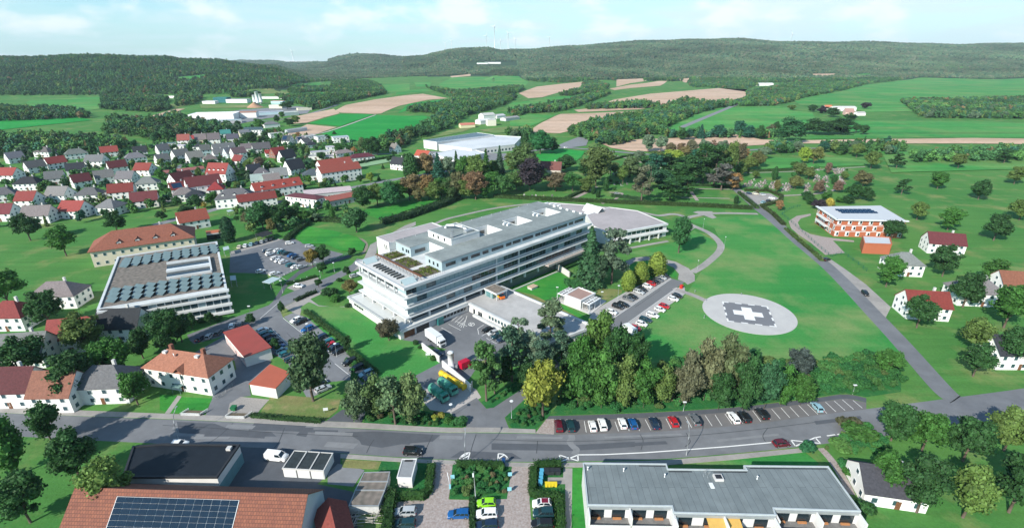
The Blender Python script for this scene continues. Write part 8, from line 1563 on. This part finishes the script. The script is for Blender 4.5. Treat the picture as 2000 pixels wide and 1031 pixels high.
thick([(1490,712),(1560,712),(1692,700),(1745,705),(1745,752),(1600,766),(1500,776)], 2.8, 1.0, 1.75, 'tall bushes at the right end of the bank above the roadside bays', 9)
pts = fill([(462,414),(560,402),(640,405),(700,412),(688,440),(610,436),(560,452),(500,458),(468,446)], 7, seed=81, terrain=False); rs = random.Random(9); pts = [p for p in pts if rs.random() < .6]
scatter('undergrowth', [(x, y, -.2) for x, y in pts], [rs.uniform(.3, .75) for _ in pts], PC_wood, 'bushes and small trees between the left car park and the village road', 'bushes', 64)
# woods
FP = [p for m, p in FIELDS]
HB = prof([(-900,190),(0,188),(312,186),(455,184),(540,176),(600,162),(640,160),(720,154),(780,151),(850,149),(930,147),(1010,151),(1035,160),(1100,163),(1180,156),(1210,160),(1340,160),(1350,171),(1460,174),(1500,162),(1590,166),(1640,180),(1700,168),(2000,152),(2600,150)])
def hills():
    rs = np.random.RandomState(4); P = []; Sz = []
    for y0, y1, sp in ((1200, 2000, 12), (2000, 3000, 14), (3000, 4700, 19), (4700, 6400, 30)):
        ys = np.arange(y0, y1, sp)
        for y in ys:
            hw_ = y*1.12/TC+60; xs = np.arange(-hw_, hw_, sp); X = xs+rs.uniform(-.5, .5, len(xs))*sp; Y = np.full(len(xs), y)+rs.uniform(-.5, .5, len(xs))*sp
            Z = hgt(X, Y); zf = Y*TC-(Z-H)*TS; up = Y*TS+(Z-H)*TC; px = CX+F*X/zf; py = CY-F*up/zf
            ok = (py < HB(px)) & (px > -60) & (px < 2060)
            for x, yy, z, a, b in zip(X[ok], Y[ok], Z[ok], px[ok], py[ok]):
                if b > 144 and any(inpoly(q, a, b) for q in FP): continue
                if 558 < a < 642 and b < 124 and yy > 3800: continue
                if 905 < a < 1010 and 121 < b < 131 and yy < 3500: continue
                P.append((x, yy, z-0.5)); Sz.append(rs.uniform(0.85, 1.3)*sp/12.5)
    return P, Sz
P, Sz = hills()
near = [i for i, p in enumerate(P) if p[1] < 2100]; far = [i for i, p in enumerate(P) if p[1] >= 2100]
scatter('forest', [P[i] for i in near], [Sz[i] for i in near], PC_wood, 'dark mixed wood along the foot of the hills', 'forest', 11, 1.05)
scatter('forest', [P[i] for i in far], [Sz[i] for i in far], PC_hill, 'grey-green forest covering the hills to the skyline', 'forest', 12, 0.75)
WOODS = [
 ([(585,190),(640,189),(650,162),(720,160),(745,170),(755,184),(700,195),(655,204),(630,214),(605,216),(590,205)], 'wood above the ploughed field left of the centre'),
 ([(832,172),(862,178),(900,182),(1000,172),(1026,173),(1012,182),(976,187),(1000,196),(988,206),(960,215),(920,225),(893,238),(878,251),(850,262),(822,271),(800,268),(826,247),(852,236),(862,226),(830,222),(795,222),(805,214),(862,206),(882,200),(878,190)], 'large dark wood between the green field and the meadow farm'),
 ([(735,290),(770,272),(800,262),(815,268),(800,284),(770,297),(745,302)], 'belt of trees behind the sports court'),
 ([(992,222),(1050,212),(1090,204),(1140,192),(1182,178),(1192,184),(1150,201),(1112,215),(1080,221),(1030,223),(1002,232)], 'tree belt between the pale fields left of the road'),
 ([(960,189),(1010,192),(1000,198),(970,200)], 'small copse beside the upper ploughed field'),
 ([(1140,164),(1165,162),(1190,170),(1175,183),(1142,183),(1112,189),(1090,187),(1134,176)], 'copse between two ploughed fields'),
 ([(1110,260),(1150,244),(1200,233),(1260,225),(1292,212),(1340,197),(1390,206),(1425,200),(1440,207),(1400,213),(1350,228),(1296,254),(1290,264),(1240,274),(1180,282),(1150,277),(1112,268)], 'double belt of trees along the country road'),
 ([(1140,211),(1240,204),(1285,207),(1290,212),(1150,216)], 'thin hedge between two ploughed fields'),
 ([(1458,183),(1476,179),(1540,167),(1600,162),(1640,174),(1620,183),(1580,190),(1548,199),(1510,208),(1452,209),(1432,206),(1457,195)], 'mixed autumn wood beside the winding road'),
 ([(300,238),(345,228),(385,242),(440,248),(470,256),(458,266),(420,265),(400,268),(340,272),(300,278),(200,262),(220,236)], 'dark wood behind the left village houses'),
 ([(344,194),(398,190),(388,203),(346,210)], 'dark copse near the thin glasshouse'),
 ([(300,190),(330,196),(320,206),(338,214),(300,222),(200,215),(200,192)], 'dark trees at the left edge below the hill'),
 ([(1504,289),(1560,289),(1562,303),(1502,303)], 'bushes behind the cemetery lawn'),([(1600,290),(1760,289),(1760,306),(1625,304)], 'bushes along the ploughed band at the right'),
 ([(1025,262),(1046,258),(1040,267),(1002,272),(987,268)], 'bushes beside the meadow farm track'),
 ([(450,190),(480,184),(512,186),(500,190),(462,192)], 'trees behind the factory left of the gravel works'),([(540,190),(600,192),(610,203),(596,207),(560,200)], 'trees right of the gravel works'),
 ([(598,180),(584,186),(560,180),(590,172),(640,172),(650,180)], 'hedge trees between the small fields'),
 ([(1165,262),(1210,262),(1240,278),(1190,290),(1160,286)], 'trees beside the field road'),
 ([(1300,262),(1310,268),(1520,268),(1520,272),(1300,272)], 'hedge at the top of the ploughed band'),
 ([(-300,205),(150,218),(180,232),(0,240),(-300,240)], 'wood beyond the left side'),([(-300,270),(180,275),(280,285),(200,305),(-300,320)], 'village-side wood beyond the left side'),([(1760,200),(2060,195),(2060,235),(1800,232)], 'wood beyond the right side'),([(1770,308),(2060,300),(2060,318),(1790,322)], 'belt of trees beyond the right side')]
for i, (pl_, lb) in enumerate(WOODS):
    pts = fill(pl_, 7.5, seed=i); rs = random.Random(i); n = len(pts)
    if n < 2: continue
    Z = hgt([p[0] for p in pts], [p[1] for p in pts]); scatter('tree_belt', [(x, y, float(z)-.3) for (x, y), z in zip(pts, Z)], [rs.uniform(.7, 1.25) for _ in pts], PC_wood, lb, 'wood', 30+i)
for i, (px, py, rc, rn) in enumerate(sorted([(70,330,GR,'grey'),(110,322,RD,'red'),(150,335,BLK,'black'),(190,318,GR,'grey'),(230,330,DR,'dark red'),(265,312,GR,'grey'),(285,335,RD,'red'),(250,352,GR,'grey'),(205,350,GB,'brown'),(160,358,DR,'dark red'),(110,352,GR,'grey'),(60,362,BLK,'black'),(20,345,RD,'red'),(290,362,GR,'grey'),(240,378,RD,'red'),(180,384,GR,'grey'),(120,384,GB,'brown'),(60,394,RD,'red'),(10,384,GR,'grey'),(275,300,BLK,'black'),(215,300,RD,'red'),(150,304,GR,'grey'),(90,300,GB,'brown'),(30,312,GR,'grey'),(285,395,DR,'dark red'),(220,408,GR,'grey'),(150,414,RD,'red'),(80,424,GB,'brown'),(10,420,DR,'dark red')])):
    house(px, py, 13+(i*7) % 5, 9+(i % 3), 4.8, 4.2, -.10+.05*(i % 3), rc, WH, 'gable' if i % 4 else 'hip', uniq('white house with a %s roof in the outer left village' % rn), group='houses of the outer left village')
pts = fill([(-60,300),(300,290),(300,420),(160,440),(-60,450)], 9, seed=80, terrain=False); rs = random.Random(8); hx2 = [(o.location.x, o.location.y, 12.0) for o in COL.objects if o.get('category') == 'house' and o.location.y < 900]
pts = [p for p in pts if rs.random() < .62 and all(abs(p[0]-a)+abs(p[1]-b) > c for a, b, c in hx2)]
scatter('garden_trees', [(x, y, -.2) for x, y in pts], [rs.uniform(.3, .85) for _ in pts], PC_wood, 'garden trees between the houses of the outer left village', 'trees', 63)
for i, (px, py, rc, rn) in enumerate(sorted([(40,760,DR,'dark red'),(125,768,BR_,'brown'),(215,752,GR,'grey'),(60,690,GR,'grey'),(150,660,RD,'red'),(245,640,BLK,'black'),(120,580,GB,'brown'),(30,620,RD,'red')])):
    house(px, py, 13+i % 4, 9.5, 5.2, 4.4, -.05, rc, WH, 'gable' if i % 3 else 'hip', uniq('white house with a %s roof beyond the tiled white house' % rn), group='houses beyond the left edge by the road')
for i, (px, py, rc, rn) in enumerate(sorted([(1965,690,BLK,'black'),(1800,600,RD,'red'),(1900,575,GR,'grey'),(1980,560,BR_,'brown'),(1760,520,GR,'grey'),(1840,480,DR,'dark red')])):
    house(px, py, 13+i % 4, 9.5, 5.2, 4.4, .05, rc, WH, 'gable' if i % 3 else 'hip', uniq('white house with a %s roof beyond the right edge' % rn), group='houses beyond the right edge')
# garden shrubs between the village houses
pts = fill([(300,300),(420,268),(520,262),(600,278),(700,285),(730,310),(640,320),(600,345),(700,350),(660,372),(560,380),(430,402),(320,415),(300,400)], 9, seed=77, terrain=False); rs = random.Random(5)
pts = [p for p in pts if rs.random() < .5]; scatter('garden_shrubs', [(x, y, 0) for x, y in pts], [rs.uniform(.6, 1.7) for _ in pts], PC_thick, 'garden shrubs and bushes filling the plots between the village houses', 'shrubs', 60)
# trees between the houses, too many and too small to tell apart
hx = [(o.location.x, o.location.y, 9.5) for o in COL.objects if o.get('category') in ('house', 'hall') and o.location.y < 900]
pts = fill([(300,415),(300,262),(420,262),(470,250),(560,258),(600,272),(680,280),(745,300),(735,322),(640,318),(610,345),(700,355),(650,366),(560,376),(420,404),(330,430)], 8.5, seed=78, terrain=False); rs = random.Random(6)
pts = [p for p in pts if rs.random() < .66 and all(abs(p[0]-a)+abs(p[1]-b) > c for a, b, c in hx)]
scatter('garden_trees', [(x, y, -.2) for x, y in pts], [rs.uniform(.28, .75) for _ in pts], PC_wood, 'small garden trees crowding the plots between the village houses', 'trees', 61)
pts = fill([(1180,340),(1300,300),(1440,300),(1460,345),(1440,372),(1320,362),(1200,378)], 9, seed=79, terrain=False)
pts = [p for p in pts if rs.random() < .45]; scatter('cemetery_shrubs', [(x, y, 0) for x, y in pts], [rs.uniform(.5, 1.5) for _ in pts], PC_thick, 'small shrubs and clipped bushes among the graves', 'shrubs', 62)
pts = fill([(1440,372),(1450,336),(1560,330),(1700,326),(1700,392),(1600,398),(1530,398)], 10, seed=83, terrain=False); rs = random.Random(11)
pts = [p for p in pts if rs.random() < .22]; scatter('cemetery_shrubs', [(x, y, 0) for x, y in pts], [rs.uniform(.6, 1.8) for _ in pts], PC_thick, 'shrubs and small clipped trees between the right-hand grave rows', 'shrubs', 65)
# graves
GM = [mat('grave_pale', (0.40, 0.37, 0.36), 0.8, 0.2, 1), mat('grave_dark', (0.16, 0.15, 0.16), 0.5, 0.2, 1), mat('grave_pink', (0.32, 0.24, 0.235), 0.8, 0.2, 1)]
GV = []
for i, gm in enumerate(GM):
    for j in range(2): GV.append(MB().box(-0.5, 0.5, 0.75, 0.95, 0, 0.9+0.3*j).box(-0.55, 0.55, -1.0, 0.74, 0, 0.18).box(-0.42, 0.42, -0.85, 0.6, 0.18, 0.24, 1).mesh('grave', [gm, M_lawnd if j else bdm]))
blocks = [((1459,358),(1476,350),(1468,366),(1450,366)),((1480,358),(1500,352),(1494,368),(1474,368)),((1505,358),(1522,356),(1515,370),(1500,370)),((1530,360),(1548,354),(1545,374),(1526,374)),((1585,328),(1603,328),(1601,334),(1583,334)),((1622,330),(1652,330),(1650,340),(1632,340)),((1592,342),(1604,342),(1602,356),(1590,356)),((1608,344),(1619,344),(1618,358),(1606,358)),((1640,346),(1652,346),(1651,360),(1638,360)),((1572,360),(1584,360),(1582,379),(1570,379)),((1605,362),(1618,362),(1616,372),(1604,372)),((1184,332),(1216,334),(1214,342),(1184,340)),((1188,360),(1215,356),(1240,358),(1216,366)),((1327,356),(1370,355),(1372,360),(1328,361)),((1010,388),(1080,384),(1082,376),(1020,380)),((1395,383),(1425,384),(1424,390),(1394,389)),((1280,382),(1310,384),(1300,390),(1270,388)),((1225,372),(1250,368),(1262,376),(1235,380))]
gi_ = 0
for bq in blocks:
    pts = fill(list(bq), 2.3 if bq[0][0] > 1440 else 4.5, seed=gi_, terrain=False)
    for x, y in pts:
        if gi_ >= 290: break
        o = inst('grave', GV[rnd.randrange(6)], None, (x, y, 0.03), rnd.choice([0.1, 0.12, 1.6])); tag(o, 'small cemetery grave with a headstone and planted bed', 'grave', 'graves in the cemetery'); gi_ += 1

# ---------------------------------------------------------------- haze: one box of air round everything
bb = [1e9, -1e9, 1e9, -1e9, -1e9]
for o in COL.objects:
    if o.name == 'ground':
        for v in o.data.vertices: bb[0] = min(bb[0], v.co.x); bb[1] = max(bb[1], v.co.x); bb[2] = min(bb[2], v.co.y); bb[3] = max(bb[3], v.co.y); bb[4] = max(bb[4], v.co.z)
mh = bpy.data.materials.new('haze'); mh.use_nodes = True; mh.node_tree.nodes.clear(); vo = mh.node_tree.nodes.new('ShaderNodeOutputMaterial'); pv = mh.node_tree.nodes.new('ShaderNodeVolumePrincipled')
pv.inputs['Color'].default_value = (0.70, 0.90, 1.0, 1); pv.inputs['Density'].default_value = 0.00005; pv.inputs['Anisotropy'].default_value = 0.0
mh.node_tree.links.new(pv.outputs[0], vo.inputs['Volume'])
hzb = MB().box(bb[0]-50, bb[1]+50, bb[2]-50, bb[3]+50, -2.0, max(bb[4]+60, 420)).build('haze', mh); hzb['kind'] = 'stuff'
